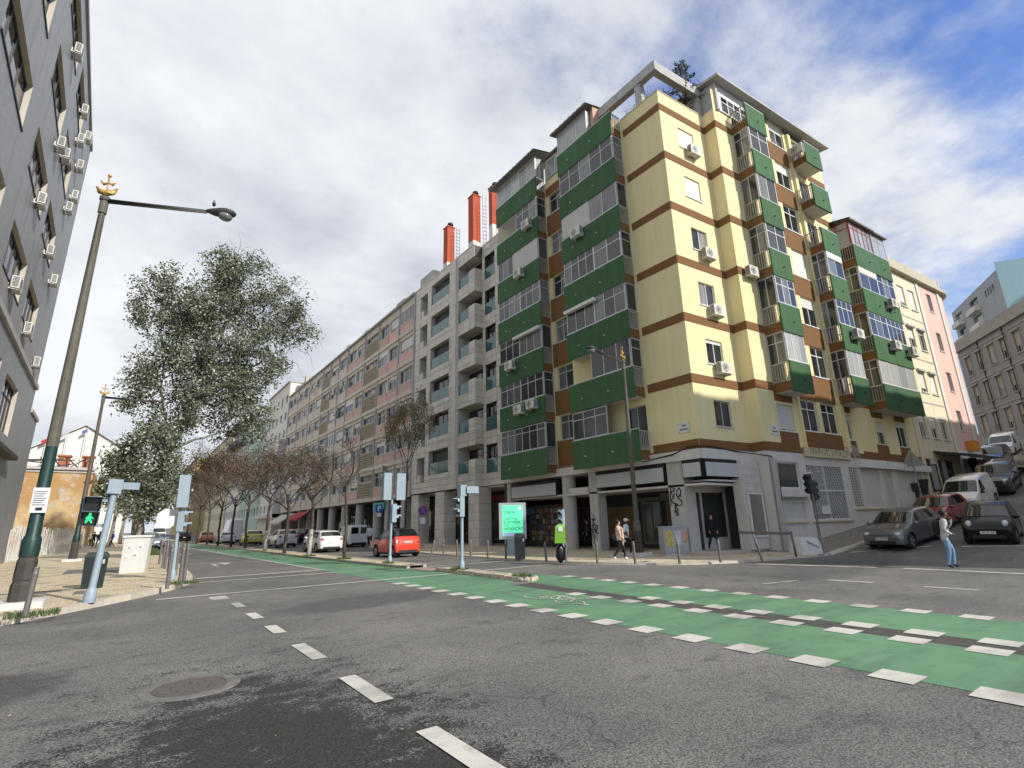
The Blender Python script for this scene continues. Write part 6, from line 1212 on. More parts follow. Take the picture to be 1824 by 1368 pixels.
def street_bin(label, loc, rz, mt, w=.5, d=.45, h=1.05):
    t = lempty('litter_bin', loc, label, 'litter bin', rz=rz); m = MB(); w2, d2 = w / 2, d / 2
    m.add([(-w2 * .9, -d2 * .9, 0), (w2 * .9, -d2 * .9, 0), (w2 * .9, d2 * .9, 0), (-w2 * .9, d2 * .9, 0), (-w2, -d2, h * .88), (w2, -d2, h * .88), (w2, d2, h * .88), (-w2, d2, h * .88)], [(0, 1, 5, 4), (1, 2, 6, 5), (2, 3, 7, 6), (3, 0, 4, 7), (0, 3, 2, 1), (4, 5, 6, 7)]); m.build('body', mt, t)
    m = MB(); m.add([(-w2 * 1.06, -d2 * 1.06, h * .89), (w2 * 1.06, -d2 * 1.06, h * .89), (w2 * 1.06, d2 * 1.06, h * .93), (-w2 * 1.06, d2 * 1.06, h * .93), (-w2 * .8, -d2 * .8, h), (w2 * .8, -d2 * .8, h), (w2 * .8, d2 * .8, h * 1.03), (-w2 * .8, d2 * .8, h * 1.03)], [(0, 1, 5, 4), (1, 2, 6, 5), (2, 3, 7, 6), (3, 0, 4, 7), (4, 5, 6, 7), (0, 3, 2, 1)]); m.build('lid', mt, t)
    m = MB(); m.box(-w2 * .7, w2 * .7, -d2 - .005, -d2 + .01, h * .7, h * .82); m.build('slot', BLK, t); m = MB(); m.box(w2 * .55, w2 * .75, -d2 - .012, -d2 - .004, h * .7, h * .82); m.build('ashtray_plate', ALU, t); return t
street_bin('dark green litter bin behind the pedestrian signal pole', (-.62, 20.4, .13), 0, mat('black_green_plastic', (.012, .022, .020), .5), .56, .45, .98); street_bin('charcoal litter bin in front of the green advertising panel', (14.75, 19.75, .08), R(-35), mat('charcoal_plastic', (.022, .023, .025), .4, .1), .5, .45, 1.12)
t = lempty('advertising_panel', (16.62, 22.85, .08), 'lit green street advertising panel on a bluish foot by the arcade', 'advertising panel', rz=R(-32)); m = MB(); m.box(-.3, .35, -.1, .1, 0, .85); m.build('foot', BLUEG, t); m = MB(); m.box(-.72, .72, -.13, .13, .78, 2.66); m.build('case', mat('panel_case', (.42, .44, .45), .4, .05, metal=.2), t)
m = MB(); m.box(-.55, .55, -.138, -.128, .95, 2.52); o = m.build('screen', mat('screen_green', (.10, .62, .33), .3, .04, emit=.55), t); m = MB(); m.box(-.5, .3, -.142, -.138, .97, 1.1); m.build('caption_bar', mat('screen_lilac', (.30, .26, .55), .4, .03, emit=.4), o)
for i, s in enumerate(('LISBOA', '', 'CAPITAL', 'EUROPEIA', 'DA', 'INOVAÇÃO')): 
    if s: text(s, o, (-.48, -.142, 2.1 - .17 * i), .195, (R(90), 0, 0), BLK, .001)
m = MB(); m.tube((.38, -.138, 2.36), (.38, -.142, 2.36), .08, n=12); m.build('emblem', mat('screen_white', (.7, .85, .75), .4, 0, emit=.4), o)
t = lempty('utility_cabinet', (20.75, 15.75, .08), 'grey utility cabinet covered with faded posters at the corner pillar', 'cabinet', rz=R(-25)); m = MB(); m.box(-.58, .58, -.25, .25, 0, .12); m.build('base', CONC, t); m = MB(); m.box(-.6, .6, -.27, .27, .12, 1.24); m.box(-.63, .63, -.3, .3, 1.24, 1.29); m.build('body', mat('cabinet_grey', (.36, .37, .37), .6, .1, 3, streak=.12), t)
for x, w, z, h, c_ in ((-.52, .38, .38, .72, (.50, .42, .12)), (-.05, .3, .45, .62, (.52, .52, .56)), (.28, .18, .62, .5, (.55, .30, .32)), (.38, .2, .55, .5, (.46, .30, .10))): m = MB(); m.box(x, x + w, -.276 - .002 * (c_[0] * 10 % 3), -.27, z, z + h); m.build('poster', mat('poster_%d' % int(c_[2] * 100), c_, .7, .5, 9), t)
t = lempty('bulk_bag', (24.0, 11.35, .09), 'slumped white builder\'s bag with black scribble on the corner pavement', 'bag', rz=R(-25)); m = MB(); NB = 9
grid_ = []
for k in range(6):
    z = .68 * k / 5; s = 1.12 - .32 * (k / 5) ** 2
    for j in range(24):
        a = 6.283 * j / 24; ca, sa = math.cos(a), math.sin(a); q = max(abs(ca), abs(sa)) ** .8; x, y = .5 * s * ca / q, .38 * s * sa / q; n3 = Vector((x * 3, y * 3, z * 3)); grid_.append((x + .06 * noise.noise(n3), y + .06 * noise.noise(n3 + Vector((9, 0, 0))), z + (.06 * noise.noise(n3 * 1.5 + Vector((0, 7, 0))) if k == 5 else 0)))
m.add(grid_, [(k * 24 + j, k * 24 + (j + 1) % 24, (k + 1) * 24 + (j + 1) % 24, (k + 1) * 24 + j) for k in range(5) for j in range(24)] + [tuple(range(120, 144))]); m.build('body', mat('woven_white', (.60, .59, .55), .8, .1, 6, .3, 20), t, smooth=50)
for i, s in enumerate(('TAMARA', 'PALO')): text(s, t, (-.3 + .25 * i, -.40 + .03 * i, .5 - .17 * i), .17, (R(82), R(25), 0), BLK, .001, name='scribble', shear=.3)
t = lempty('pavement_barrier', (22.25, 10.95, .08), 'bent dark steel barrier rail between the corner shop and the white bag', 'barrier'); m = MB(); m.tube((0, 0, 0), (-.12, 0, 1.0), .045, n=8); m.build('post', STEEL, t, smooth=True); m = MB(); m.obox((-.16, -.03, .86), (-.3, 2.1, .05), (.03, .06, 0), (0, 0, .12)); m.build('rail', STEEL, t)
for i, (x, y) in enumerate(((41.3, 12.35), (42.6, 12.2))): t = lempty('wheeled_bin', (x, y, hill(x) + .08), ('brown-lidded wheeled bin beside the warning sign pole', 'dark wheeled bin right of the brown-lidded bin')[i], 'wheeled bin', rz=R(-80)); m = MB(); m.add([(-.45, -.4, .1), (.45, -.4, .1), (.45, .4, .1), (-.45, .4, .1), (-.6, -.5, 1.2), (.6, -.5, 1.2), (.6, .5, 1.2), (-.6, .5, 1.2)], [(0, 1, 5, 4), (1, 2, 6, 5), (2, 3, 7, 6), (3, 0, 4, 7), (0, 3, 2, 1)]); m.build('body', mat('bin_green_black', (.02, .03, .025), .5), t); m = MB(); m.box(-.64, .64, -.54, .54, 1.2, 1.3); m.build('lid', mat('bin_brown', (.09, .05, .03), .5) if i == 0 else MATS['bin_green_black'], t); m = MB(); m.tube((-.4, -.45, .1), (-.4, -.38, .1), .1, n=10); m.tube((.4, -.45, .1), (.4, -.38, .1), .1, n=10); m.build('wheel', BLK, t)
for i, (x, y) in enumerate(((44.5, 12.2), (46.5, 12.1))): t = lempty('menu_board', (x, y, hill(x) + .08), ('grey framed board leaning behind the white van', 'second grey framed board farther up behind the white van')[i], 'board', rz=R(-70)); m = MB(); m.box(-.8, .8, -.04, .04, .2, 2.0); m.box(-.7, -.62, -.03, .03, 0, .2); m.box(.62, .7, -.03, .03, 0, .2); m.build('frame', BLK, t); m = MB(); m.box(-.72, .72, -.05, -.041, .28, 1.92); m.build('panel', mat('board_grey', (.30, .30, .29), .6), t)
# overhead cables (catenaries fixed to the buildings)
def cable(label, a, b, sag, r=.018):
    a, b = Vector(a), Vector(b); m = MB(); m.path([a.lerp(b, t / 24) - Vector((0, 0, sag * 4 * (t / 24) * (1 - t / 24))) for t in range(25)], r, 5); tag(m.build('overhead_cable', BLK), label, 'cable')
cable('thin black cable crossing the yellow facade towards the hill', FA.P(3.2, .6, 6.0), FR.P(60, 3.5, 17.5), 2.6); m = MB(); m.path([FA.P(3.4, .13, 4.6), FA.P(1.5, .14, 4.75), FA.P(.6, .14, 5.0), FA.P(0, .14, 5.0), FR.P(.8, .14, 5.0), FR.P(2.5, .14, 4.85), FR.P(4.2, .9, 4.6), FR.P(4.3, 1.1, 3.6), FR.P(4.15, 1.1, 2.4)], .035, 6); m.build('wall_cable', BLK, CB)
# ------------------------------------------------------------------ vehicles
def paint(name, col, metal=0., rough=.28): return mat('paint_' + name, col, rough, .03, 1, coat=.8, metal=metal, spec=.5)
CGL = mat('car_glass', (.012, .014, .014), .03, .05, spec=.9); TYRE = mat('tyre_rubber', (.016, .016, .016), .85, .15, 8); RIM = mat('alloy_rim', (.36, .36, .37), .35, .1, metal=.7); PLAST = mat('dark_bumper_plastic', (.022, .022, .024), .6, .1)
TAIL = mat('tail_light', (.36, .015, .02), .15, .05, spec=.8); HEADL = mat('head_light', (.52, .54, .55), .08, .1, 20, spec=.9); PLATE = mat('number_plate', (.66, .66, .62), .5, .03); UNDER = mat('car_underside', (.006, .006, .006), .9, 0)
def interp(p, x):
    if x <= p[0][0]: return p[0][1]
    for (a, b), (c_, d) in zip(p[:-1], p[1:]):
        if x <= c_: t = (x - a) / (c_ - a) if c_ > a else 1; return b + (d - b) * t
    return p[-1][1]
SPECS = {
 'city': dict(L=2.70, W=1.66, top=[(-1.35, .62), (-1.30, .98), (-1.2, 1.08), (-.98, 1.46), (-.7, 1.55), (-.1, 1.56), (.25, 1.47), (.85, 1.04), (1.2, .88), (1.35, .62)], belt=[(-1.35, .98), (-.4, 1.0), (.9, .92)], wx=(.93, -.94), wr=.31, ws=(.84, .28), rw=(-1.2, -.97), side=[(-.55, .72, -.52, .3), (-1.05, -.65, -.88, -.62)], hl=(.84, .12, .15), tl=(.86, .11, .10)),
 'hatch': dict(L=4.0, W=1.72, top=[(-2.0, .66), (-1.96, .98), (-1.86, 1.08), (-1.58, 1.38), (-1.3, 1.46), (-.4, 1.50), (.15, 1.45), (.95, 1.00), (1.75, .84), (1.95, .70), (2.0, .58)], belt=[(-2, .98), (-.4, .96), (.95, .90), (2, .72)], wx=(1.27, -1.22), wr=.31, ws=(.96, .2), rw=(-1.86, -1.56), side=[(-.35, .72, -.30, .22), (-1.3, -.42, -1.2, -.37)], hl=(.70, .20, .10), tl=(.92, .14, .13)),
 'suv': dict(L=4.35, W=1.8, top=[(-2.17, .72), (-2.12, 1.05), (-2.0, 1.18), (-1.75, 1.5), (-1.4, 1.58), (-.3, 1.62), (.25, 1.56), (1.05, 1.10), (1.9, .96), (2.12, .80), (2.17, .62)], belt=[(-2.17, 1.08), (-.4, 1.04), (1.05, 1.0), (2.17, .82)], wx=(1.35, -1.32), wr=.34, ws=(1.06, .3), rw=(-2.0, -1.73), side=[(-.35, .8, -.3, .3), (-1.5, -.42, -1.4, -.37)], hl=(.82, .20, .10), tl=(1.0, .14, .13)),
 'van': dict(L=4.2, W=1.8, top=[(-2.1, .72), (-2.08, 1.5), (-2.03, 1.78), (-1.9, 1.82), (-.5, 1.84), (.35, 1.76), (1.15, 1.14), (1.85, .96), (2.06, .76), (2.1, .6)], belt=[(-2.1, 1.05), (.0, 1.05), (1.15, 1.0), (2.1, .8)], wx=(1.32, -1.3), wr=.32, ws=(1.16, .4), rw=None, side=[(.02, .92, .05, .4)], hl=(.82, .2, .13), tl=(.95, .08, .22)),
 'offroad': dict(L=4.6, W=1.85, top=[(-2.3, .8), (-2.28, 1.2), (-2.2, 1.7), (-2.0, 1.76), (-.2, 1.78), (.3, 1.72), (.8, 1.18), (1.9, 1.08), (2.25, .95), (2.3, .75)], belt=[(-2.3, 1.16), (.8, 1.12), (2.3, .95)], wx=(1.42, -1.4), wr=.38, ws=(.82, .34), rw=(-2.24, -2.2), side=[(-.4, .62, -.35, .34), (-1.3, -.48, -1.3, -.43), (-2.05, -1.4, -2.0, -1.4)], hl=(.92, .18, .14), tl=(1.1, .08, .2)),
 'truck': dict(L=6.0, W=2.1, top=[(-3, .9), (-2.98, 2.9), (-2.9, 3.0), (1.2, 3.0), (1.35, 2.5), (1.9, 2.3), (2.6, 1.4), (2.95, 1.2), (3.0, .7)], belt=[(-3, 1.3), (3, 1.2)], wx=(2.1, -1.9), wr=.38, ws=(2.5, 1.95), rw=None, side=[(1.5, 2.2, 1.5, 1.8)], hl=(.9, .15, .15), tl=(.8, .08, .12)),
}
WH = {}
def wheel_mesh(r):
    if r in WH: return WH[r]
    t = MB(); prof = [(r * .66, .0), (r * .9, -.01), (r, .03), (r, .16), (r * .9, .2), (r * .6, .2)]; n = 24
    vs = [(rr * math.cos(6.2832 * j / n), yy, rr * math.sin(6.2832 * j / n)) for rr, yy in prof for j in range(n)]; t.add(vs, [(i * n + j, i * n + (j + 1) % n, (i + 1) * n + (j + 1) % n, (i + 1) * n + j) for i in range(len(prof) - 1) for j in range(n)])
    a = t.mesh('tyre', TYRE, smooth=40); b = MB(); R0 = r * .67
    b.add([(R0 * math.cos(6.2832 * j / n), .045, R0 * math.sin(6.2832 * j / n)) for j in range(n)], [tuple(range(n))]); b.cm = 1
    for k in range(5):
        an = 6.2832 * k / 5; d = Vector((math.cos(an), 0, math.sin(an))); s = Vector((-math.sin(an), 0, math.cos(an))); b.obox(d * r * .08 - s * .045 + Vector((0, .005, 0)), d * r * .56, s * .09, (0, .03, 0))
    for j in range(n): q0, q1 = 6.2832 * j / n, 6.2832 * (j + 1) / n; b.quad(*[(rr * math.cos(q), .004, rr * math.sin(q)) for rr, q in ((R0 * .9, q0), (R0 * .9, q1), (R0 * 1.02, q1), (R0 * 1.02, q0))])
    WH[r] = (a, b.mesh('rim', [UNDER, RIM])); return WH[r]
def car(name, label, loc, rz, kind, pm, cat='car', ry=0., rx=0., roofm=None, group=None, plate='', rearglass=True, detail=True, panel=None):
    S = SPECS[kind]; L, W = S['L'], S['W']; h2 = L / 2; t = lempty(name, loc, label, cat, group, rz, rx, ry); r = S['wr']; gc = .17
    key = sorted({round(x, 3) for x in [-h2 + L * i / 46 for i in range(47)] + [wx + s * (r + .05) * c_ for wx in S['wx'] for s in (-1, 1) for c_ in (1, .97, .85, .6, .3, 0)] + [p[0] for p in S['top']]} )
    key = [x for x in key if -h2 <= x <= h2]
    def topz(x): return (interp(S['top'], x - .07) + 2 * interp(S['top'], x) + interp(S['top'], x + .07)) / 4 if abs(x) < h2 - .08 else interp(S['top'], x)
    def sec(x):
        f = abs(x) / h2; w = W / 2 * (1 - .02 * f ** 2 - (.13 if x > 0 else .07) * max(0, (f - .72) / .28) ** 2.2 - (.06 * max(0, (f - .96) / .04)))
        zt = topz(x); zl = gc + (.10 * max(0, (f - .8) / .2) ** 2)
        for wx in S['wx']:
            d = abs(x - wx)
            if d < r + .05: zl = max(zl, r + math.sqrt(max((r + .05) ** 2 - d * d, 0)))
        zb = min(interp(S['belt'], x), zt - .05); gh = zt - zb; wr = w * .965 - .02 - max(0, gh - .08) * (.34 if kind not in ('van', 'truck', 'offroad') else .16)
        zm = max((gc + zb) * .52, zl + .04); a1 = min(max(zl + .02, gc + .1), zm - .005)
        return [(w * .93, zl), (w * .985, a1), (w, zm), (w * .968, max(zb, zm + .01)), (wr, zt - min(.06, gh * .5)), (wr * .84, zt - .014), (0, zt)], gh
    secs = [(x, *sec(x)) for x in key]; m = MB(); vs = []; nn = 13
    for x, s, gh in secs: vs += [(x, y, z) for y, z in s] + [(x, -y, z) for y, z in s[:-1][::-1]]
    m.v = vs
    for i in range(len(secs) - 1):
        up = secs[i][2] > .16 and secs[i + 1][2] > .16
        for j in range(nn - 1):
            m.f.append((i * nn + j, (i + 1) * nn + j, (i + 1) * nn + j + 1, i * nn + j + 1)); m.mi.append(1 if (up and 3 <= j <= 8) else (2 if j in (0, 11) else 0))
    m.f += [tuple(range(nn))[::-1], tuple((len(secs) - 1) * nn + j for j in range(nn))]; m.mi += [0, 0]
    m.build('body', [pm, roofm or pm, PLAST], t, smooth=38)
    m = MB(); m.box(-h2 + .12, h2 - .15, -W / 2 + .14, W / 2 - .14, .2, .55); m.box(-h2 + .5, h2 - .6, -W / 2 + .2, W / 2 - .2, .15, .2); m.build('underbody', UNDER, t)
    def P(x, tt, sg):
        s, _ = sec(x); a, b = s[3], s[4]; y = a[0] + (b[0] - a[0]) * tt; z = a[1] + (b[1] - a[1]) * tt; return Vector((x, sg * (y + .008), z + .002))
    for b0, b1, t0, t1 in S['side']:
        for sg in (1, -1):
            m = MB(); n = 6; lo = [P(b0 + (b1 - b0) * i / n, .06, sg) for i in range(n + 1)]; hi = [P(t0 + (t1 - t0) * i / n, .90, sg) for i in range(n + 1)]; mid = [P((b0 + (b1 - b0) * i / n + t0 + (t1 - t0) * i / n) / 2, .5, sg) for i in range(n + 1)]
            m.add(lo + mid + hi, [(r_ * 7 + i, r_ * 7 + i + 1, (r_ + 1) * 7 + i + 1, (r_ + 1) * 7 + i)[::(1 if sg < 0 else -1)] for r_ in range(2) for i in range(n)]); m.build('side_window', CGL, t, smooth=True)
    b0, b1 = S['side'][0][:2]
    for sg in (1, -1):
        for xs in (b0 - .06, b1 + .04):
            m = MB(); s_, _ = sec(xs); m.path([(xs, sg * (s_[i][0] + .001), s_[i][1]) for i in (1, 2, 3)], .007, 5); m.build('door_seam', UNDER, t)
        m = MB(); s_, _ = sec(b0 + .12); z = s_[3][1] - .1; m.box(b0 + .04, b0 + .22, min(sg * (s_[3][0] + .01), sg * (s_[3][0] + .03)), max(sg * (s_[3][0] + .01), sg * (s_[3][0] + .03)), z, z + .03); m.build('door_handle', PLAST if kind == 'van' else pm, t)
    def screen(x0, x1, nm, mt):
        m = MB(); n = 6; rows = []
        for i in range(n + 1):
            x = x0 + (x1 - x0) * (.06 + .88 * i / n); s, _ = sec(x); sl = (topz(x + .03) - topz(x - .03)) / .06; nv = Vector((-sl, 0, 1)).normalized() * .014; wr = s[4][0]
            rows.append([Vector((x, f * wr, (s[6][1] if abs(f) < .1 else s[5][1] if abs(f) < .9 else s[4][1]) )) + nv for f in (-.95, -.84, 0, .84, .95)])
        m.add([p for r_ in rows for p in r_], [(i * 5 + j, i * 5 + j + 1, (i + 1) * 5 + j + 1, (i + 1) * 5 + j)[::(1 if x0 < x1 else -1)] for i in range(n) for j in range(4)]); m.build(nm, mt, t, smooth=True)
    screen(*S['ws'], 'windscreen', CGL)
    if S['rw'] and kind != 'offroad': screen(*S['rw'], 'rear_window', CGL)
    for wx in S['wx']:
        for sg in (1, -1):
            o = bpy.data.objects.new('wheel', wheel_mesh(r)[0]); COL.objects.link(o); o.parent = t; o.location = (wx, sg * (W / 2 - .03), r); o.rotation_euler = (0, 0, 0 if sg < 0 else math.pi)
            q = bpy.data.objects.new('rim', wheel_mesh(r)[1]); COL.objects.link(q); q.parent = o
    zh, hw, hh = S['hl']
    for sg in (1, -1):
        m = MB(); m.ell((h2 - .24, sg * (W / 2 - .27), zh - .04), (.22, hw, hh), 12, 8); m.build('headlight', HEADL, t, smooth=True)
        m = MB(); zt_, tw, th = S['tl']; m.ell((-h2 + .10, sg * (W / 2 - .21), zt_ - .06), (.10, tw, th), 12, 8); m.build('tail_light', TAIL, t, smooth=True)
        m = MB(); q = P(S['ws'][0] - .16, .12, sg); m.ell((q.x, q.y + sg * .1, q.z + .06), (.06, .11, .075), 8, 6); m.build('mirror', roofm or pm if kind != 'van' else PLAST, t, smooth=True)
    m = MB(); m.box(h2 - .1, h2 + .006, -W * .30, W * .30, .26, .40); m.build('lower_grille', PLAST, t); m = MB(); m.box(h2 - .16, h2 - .018, -W * .26, W * .26, .56, .64); m.build('grille', PLAST, t)
    m = MB(); m.box(-h2 - .006, -h2 + .1, -W * .36, W * .36, .24, .38); m.build('rear_bumper', PLAST, t)
    for sg, nm in ((1, 'front_plate'), (-1, 'rear_plate')):
        z = .44 if sg > 0 else (.62 if kind != 'city' else .74); m = MB(); x = sg * (h2 + .008); m.box(min(x, x + sg * .008), max(x, x + sg * .008), -.24, .24, z, z + .11); o = m.build(nm, PLATE, t)
        if plate: text(plate, o, (sg * (h2 + .018), 0, z + .02), .11, (R(90), 0, R(90 * sg)), BLK, .001, 'CENTER')
    if kind == 'van' and rearglass:
        for sg in (1, -1): m = MB(); m.box(-h2 - .004, -h2 + .02, sg * .42 - .32, sg * .42 + .32, 1.1, 1.62); m.build('rear_window', CGL, t)
    return t
PRED = paint('orange_red', (.62, .055, .03)); PBLK = mat('paint_black', (.006, .006, .008), .22, .03, 1, coat=.25, spec=.3); PWHT = paint('white', (.68, .68, .66)); PGRY = paint('steel_grey', (.16, .165, .175), .5, .3); PDRD = paint('dark_red', (.22, .012, .018)); PANT = paint('anthracite', (.03, .032, .036), .3); PSIL = paint('silver', (.42, .44, .46), .5); PYEL = paint('yellow', (.62, .55, .06)); PORG = paint('orange', (.65, .16, .03)); PBLU = paint('pale_blue', (.30, .36, .45), .3)
UP = math.pi / 2
def zr(x): return hill(x) + .012
car('city_car', 'orange-red two-seat city car with black roof driving beside the median', (12.55, 28.6, .012), UP + R(5), 'city', PRED, roofm=PBLK, plate='AA-02-RD')
car('hatchback_car', 'white and green hatchback behind the whitewashed tree on the right carriageway', (11.6, 39.5, .012), UP + R(2), 'hatch', PWHT)
car('delivery_van', 'white panel van with two rear windows parked by the arcade', (16.0, 46.5, .012), UP + R(3), 'van', PWHT, 'van')
car('crossover_car', 'pale crossover with red tail lights queuing behind the trees', (12.0, 53.5, .012), UP, 'suv', paint('cream_white', (.58, .56, .50)))
car('parked_car', 'dark car parked right of the pale crossover', (15.3, 54, .012), UP, 'hatch', PANT); car('parked_car', 'black car parked beyond the dark car by the arcade', (15.4, 60.5, .012), UP, 'suv', PBLK); car('parked_car', 'grey car parked farther up by the red awning', (15.3, 67, .012), UP, 'hatch', PGRY)
car('taxi_car', 'bright yellow car between the brown trees on the far carriageway', (11.2, 64.5, .012), UP, 'suv', PYEL); car('hatchback_car', 'white car left of the yellow car in the far traffic', (9.9, 73.5, .012), UP, 'hatch', PWHT); car('box_truck', 'white box truck standing in the far traffic', (11.8, 82, .012), UP, 'truck', PWHT, 'truck'); car('small_car', 'orange car far up the avenue among the trees', (8.9, 84, .012), UP, 'city', PORG); car('parked_car', 'black car at the far end of the queue up the avenue', (7.5, 100, .012), UP, 'suv', PBLK)
car('box_truck', 'second white truck near the far traffic lights', (4.5, 112, .012), -UP, 'truck', PWHT, 'truck')
car('oncoming_car', 'silver car parked at the left kerb beyond the cabinet', (2.9, 72, .012), -UP, 'hatch', PBLU); car('oncoming_car', 'second silver car at the left kerb, half hidden by the cabinet', (1.9, 64, .012), -UP + R(4), 'suv', PSIL)
pit = math.atan(.118); pit2 = math.atan(.2)
car('hatchback_car', 'steel grey hatchback parked nose down at the foot of the hill', (28.2, 8.95, zr(28.2)), math.pi + R(-6), 'hatch', PGRY, ry=pit, plate='AU-78-AU')
car('city_car', 'black two-seat city car coming down the side street', (29.35, 6.15, zr(29.35)), math.pi + R(5), 'city', PBLK, ry=pit, roofm=PBLK, plate='94-IT-50')
car('hatchback_car', 'dark red car parked behind the steel grey hatchback', (34.0, 9.1, zr(34.0)), math.pi + R(-4), 'hatch', PDRD, ry=pit)
car('delivery_van', 'white panel van with a raked nose parked up the hill', (39.3, 8.9, zr(39.3) + .02), math.pi + R(-3), 'van', PWHT, 'van', ry=pit2 * .9)
car('offroad_car', 'dark grey off-road car behind the white van', (45.2, 8.6, zr(45.2)), math.pi + R(2), 'offroad', PANT, ry=pit2)
car('parked_car', 'dark car with a pale windscreen higher up the hill', (56.5, 10.6, zr(56.5)), math.pi, 'suv', PANT, ry=pit2); car('delivery_van', 'white van at the top of the hill', (63.5, 11.0, zr(63.5)), math.pi, 'van', PWHT, 'van', ry=pit2); car('parked_car', 'brown-grey car at the right edge, up the hill', (55.5, 7.6, zr(55.5)), math.pi, 'hatch', paint('taupe', (.16, .12, .10), .3), ry=pit2); car('parked_car', 'silver car behind the off-road car at the right edge', (50.5, 6.6, zr(50.5)), math.pi, 'hatch', PSIL, ry=pit2)

# ------------------------------------------------------------------ people
SKIN = mat('skin', (.46, .27, .19), .6, .08, 10); SKIND = mat('skin_dark', (.14, .07, .045), .6, .08, 10); HAIR = mat('dark_hair', (.012, .010, .009), .7, .2, 20)
def cloth(n, c_, v=.12): return mat('cloth_' + n, c_, .85, v, 6, .3, 60)
def person(label, loc, rz, top, legs, shoes, skin=SKIN, hair=HAIR, pose=None, h=1.7, bulk=1., group=None, extra=None, lower=None, lean=0., fore=None):
    J = dict(pelvis=(0, 0, .95), spine=(.0, 0, 1.12), chest=(0, 0, 1.32), neck=(0, 0, 1.455), jaw=(.025, 0, 1.53), head=(.012, 0, 1.60), crown=(0, 0, 1.675), nose=(.112, 0, 1.585),
             hl=(0, .095, .90), kl=(.22, .10, .50), al=(.22, .10, .09), tl=(.36, .11, .03), hr=(0, -.095, .90), kr=(-.02, -.10, .50), ar=(-.28, -.10, .14), tr=(-.20, -.11, .04),
             sl=(0, .18, 1.39), el=(-.06, .23, 1.10), wl=(.10, .22, .88), ml=(.14, .21, .80), sr=(0, -.18, 1.39), er=(.02, -.23, 1.10), wr=(.16, -.22, .90), mr=(.21, -.21, .82))
    J.update(pose or {}); k = h / 1.7; J = {a: Vector(b) * k for a, b in J.items()}
    for a, v in J.items(): v.x += lean * v.z
    RD = dict(pelvis=.135, spine=.125, chest=.145, neck=.058, jaw=.072, head=.092, crown=.07, nose=.016, hl=.095, kl=.066, al=.05, tl=.042, hr=.095, kr=.066, ar=.05, tr=.042, sl=.075, el=.052, wl=.036, ml=.034, sr=.075, er=.052, wr=.036, mr=.034)
    names = list(J); E_ = [('pelvis', 'spine'), ('spine', 'chest'), ('chest', 'neck'), ('neck', 'jaw'), ('jaw', 'head'), ('head', 'crown'), ('head', 'nose')]
    for s in 'lr': E_ += [('pelvis', 'h' + s), ('h' + s, 'k' + s), ('k' + s, 'a' + s), ('a' + s, 't' + s), ('chest', 's' + s), ('s' + s, 'e' + s), ('e' + s, 'w' + s), ('w' + s, 'm' + s)]
    vs = [J[n] for n in names]; rad = [RD[n] * k * (bulk if n in ('spine', 'chest', 'pelvis', 'sl', 'sr', 'el', 'er') else 1) for n in names]; ed = [(names.index(a), names.index(b)) for a, b in E_]
    for s in 'lr':      # four fingers and a thumb on each hand
        mi = names.index('m' + s); d = (J['m' + s] - J['w' + s]).normalized(); sd = d.cross(Vector((1, 0, 0))); sd = sd.normalized() if sd.length > .1 else Vector((0, 1, 0)); up = d.cross(sd)
        for q, ln in ((-.026, .062), (-.009, .075), (.009, .07), (.026, .055)):
            vs.append(J['m' + s] + up * q + d * ln * .6); rad.append(.0095); ed.append((mi, len(vs) - 1)); vs.append(J['m' + s] + up * q + d * ln + sd * .018); rad.append(.0085); ed.append((len(vs) - 2, len(vs) - 1))
        vs.append(J['m' + s] - d * .03 + up * .05); rad.append(.011); ed.append((mi, len(vs) - 1))
    me = bpy.data.meshes.new('figure'); me.from_pydata([tuple(v) for v in vs], ed, []); ob = bpy.data.objects.new('figure', me)
    sk = ob.modifiers.new('skin', 'SKIN'); sk.use_smooth_shade = True; ob.modifiers.new('sub', 'SUBSURF').levels = 1
    layer = me.skin_vertices[0].data if len(me.skin_vertices) else None
    if layer is None: bm = bmesh.new(); bm.from_mesh(me); bm.verts.layers.skin.verify(); bm.to_mesh(me); bm.free(); layer = me.skin_vertices[0].data
    for i, r in enumerate(rad): layer[i].radius = (r, r); layer[i].use_root = (i == 0)
    fm = scratch_mesh(ob); bpy.data.objects.remove(ob); bpy.data.meshes.remove(me)
    t = lempty('person', loc, label, 'person', group, rz); fm.name = 'body'; b = bpy.data.objects.new('body', fm); COL.objects.link(b); b.parent = t; ORG[b.name] = Vector((0, 0, 0))
    fm.materials.clear()
    for x in (top, legs, shoes, skin, fore or top): fm.materials.append(x)
    seg = []
    for a, c_ in E_: w = 3 if a in ('neck', 'jaw', 'head') or c_[0] == 'm' else (4 if a[0] == 'e' and len(a) == 2 else 0 if (c_ in ('spine', 'chest', 'neck') or a[0] == 's' or c_ in ('sl', 'sr')) else 2 if a in ('al', 'ar') else 1); seg.append((J[a], J[c_], w))
    for p in fm.polygons:
        c_ = p.center; best = 9; mi = 0
        for A, B_, w in seg:
            d = B_ - A; tt = max(0, min(1, (c_ - A).dot(d) / d.length_squared)); q = (c_ - A - d * tt).length
            if q < best: best = q; mi = w
        if mi == 1 and c_.z > .86 * k: mi = 0
        p.material_index = mi; p.use_smooth = True
    if hair:
        m = MB(); hd = J['head']; m.ell((hd.x - .025 * k, hd.y, hd.z + .035 * k), (.108 * k, .10 * k, .105 * k), 12, 8); m.v = [p if not (p[0] > hd.x + .05 * k and p[2] < hd.z + .05 * k) else (hd.x + .05 * k, p[1], hd.z + .05 * k) for p in m.v]; m.build('hair', hair, t, smooth=True)
    if extra: extra(t, J, k)
    return t
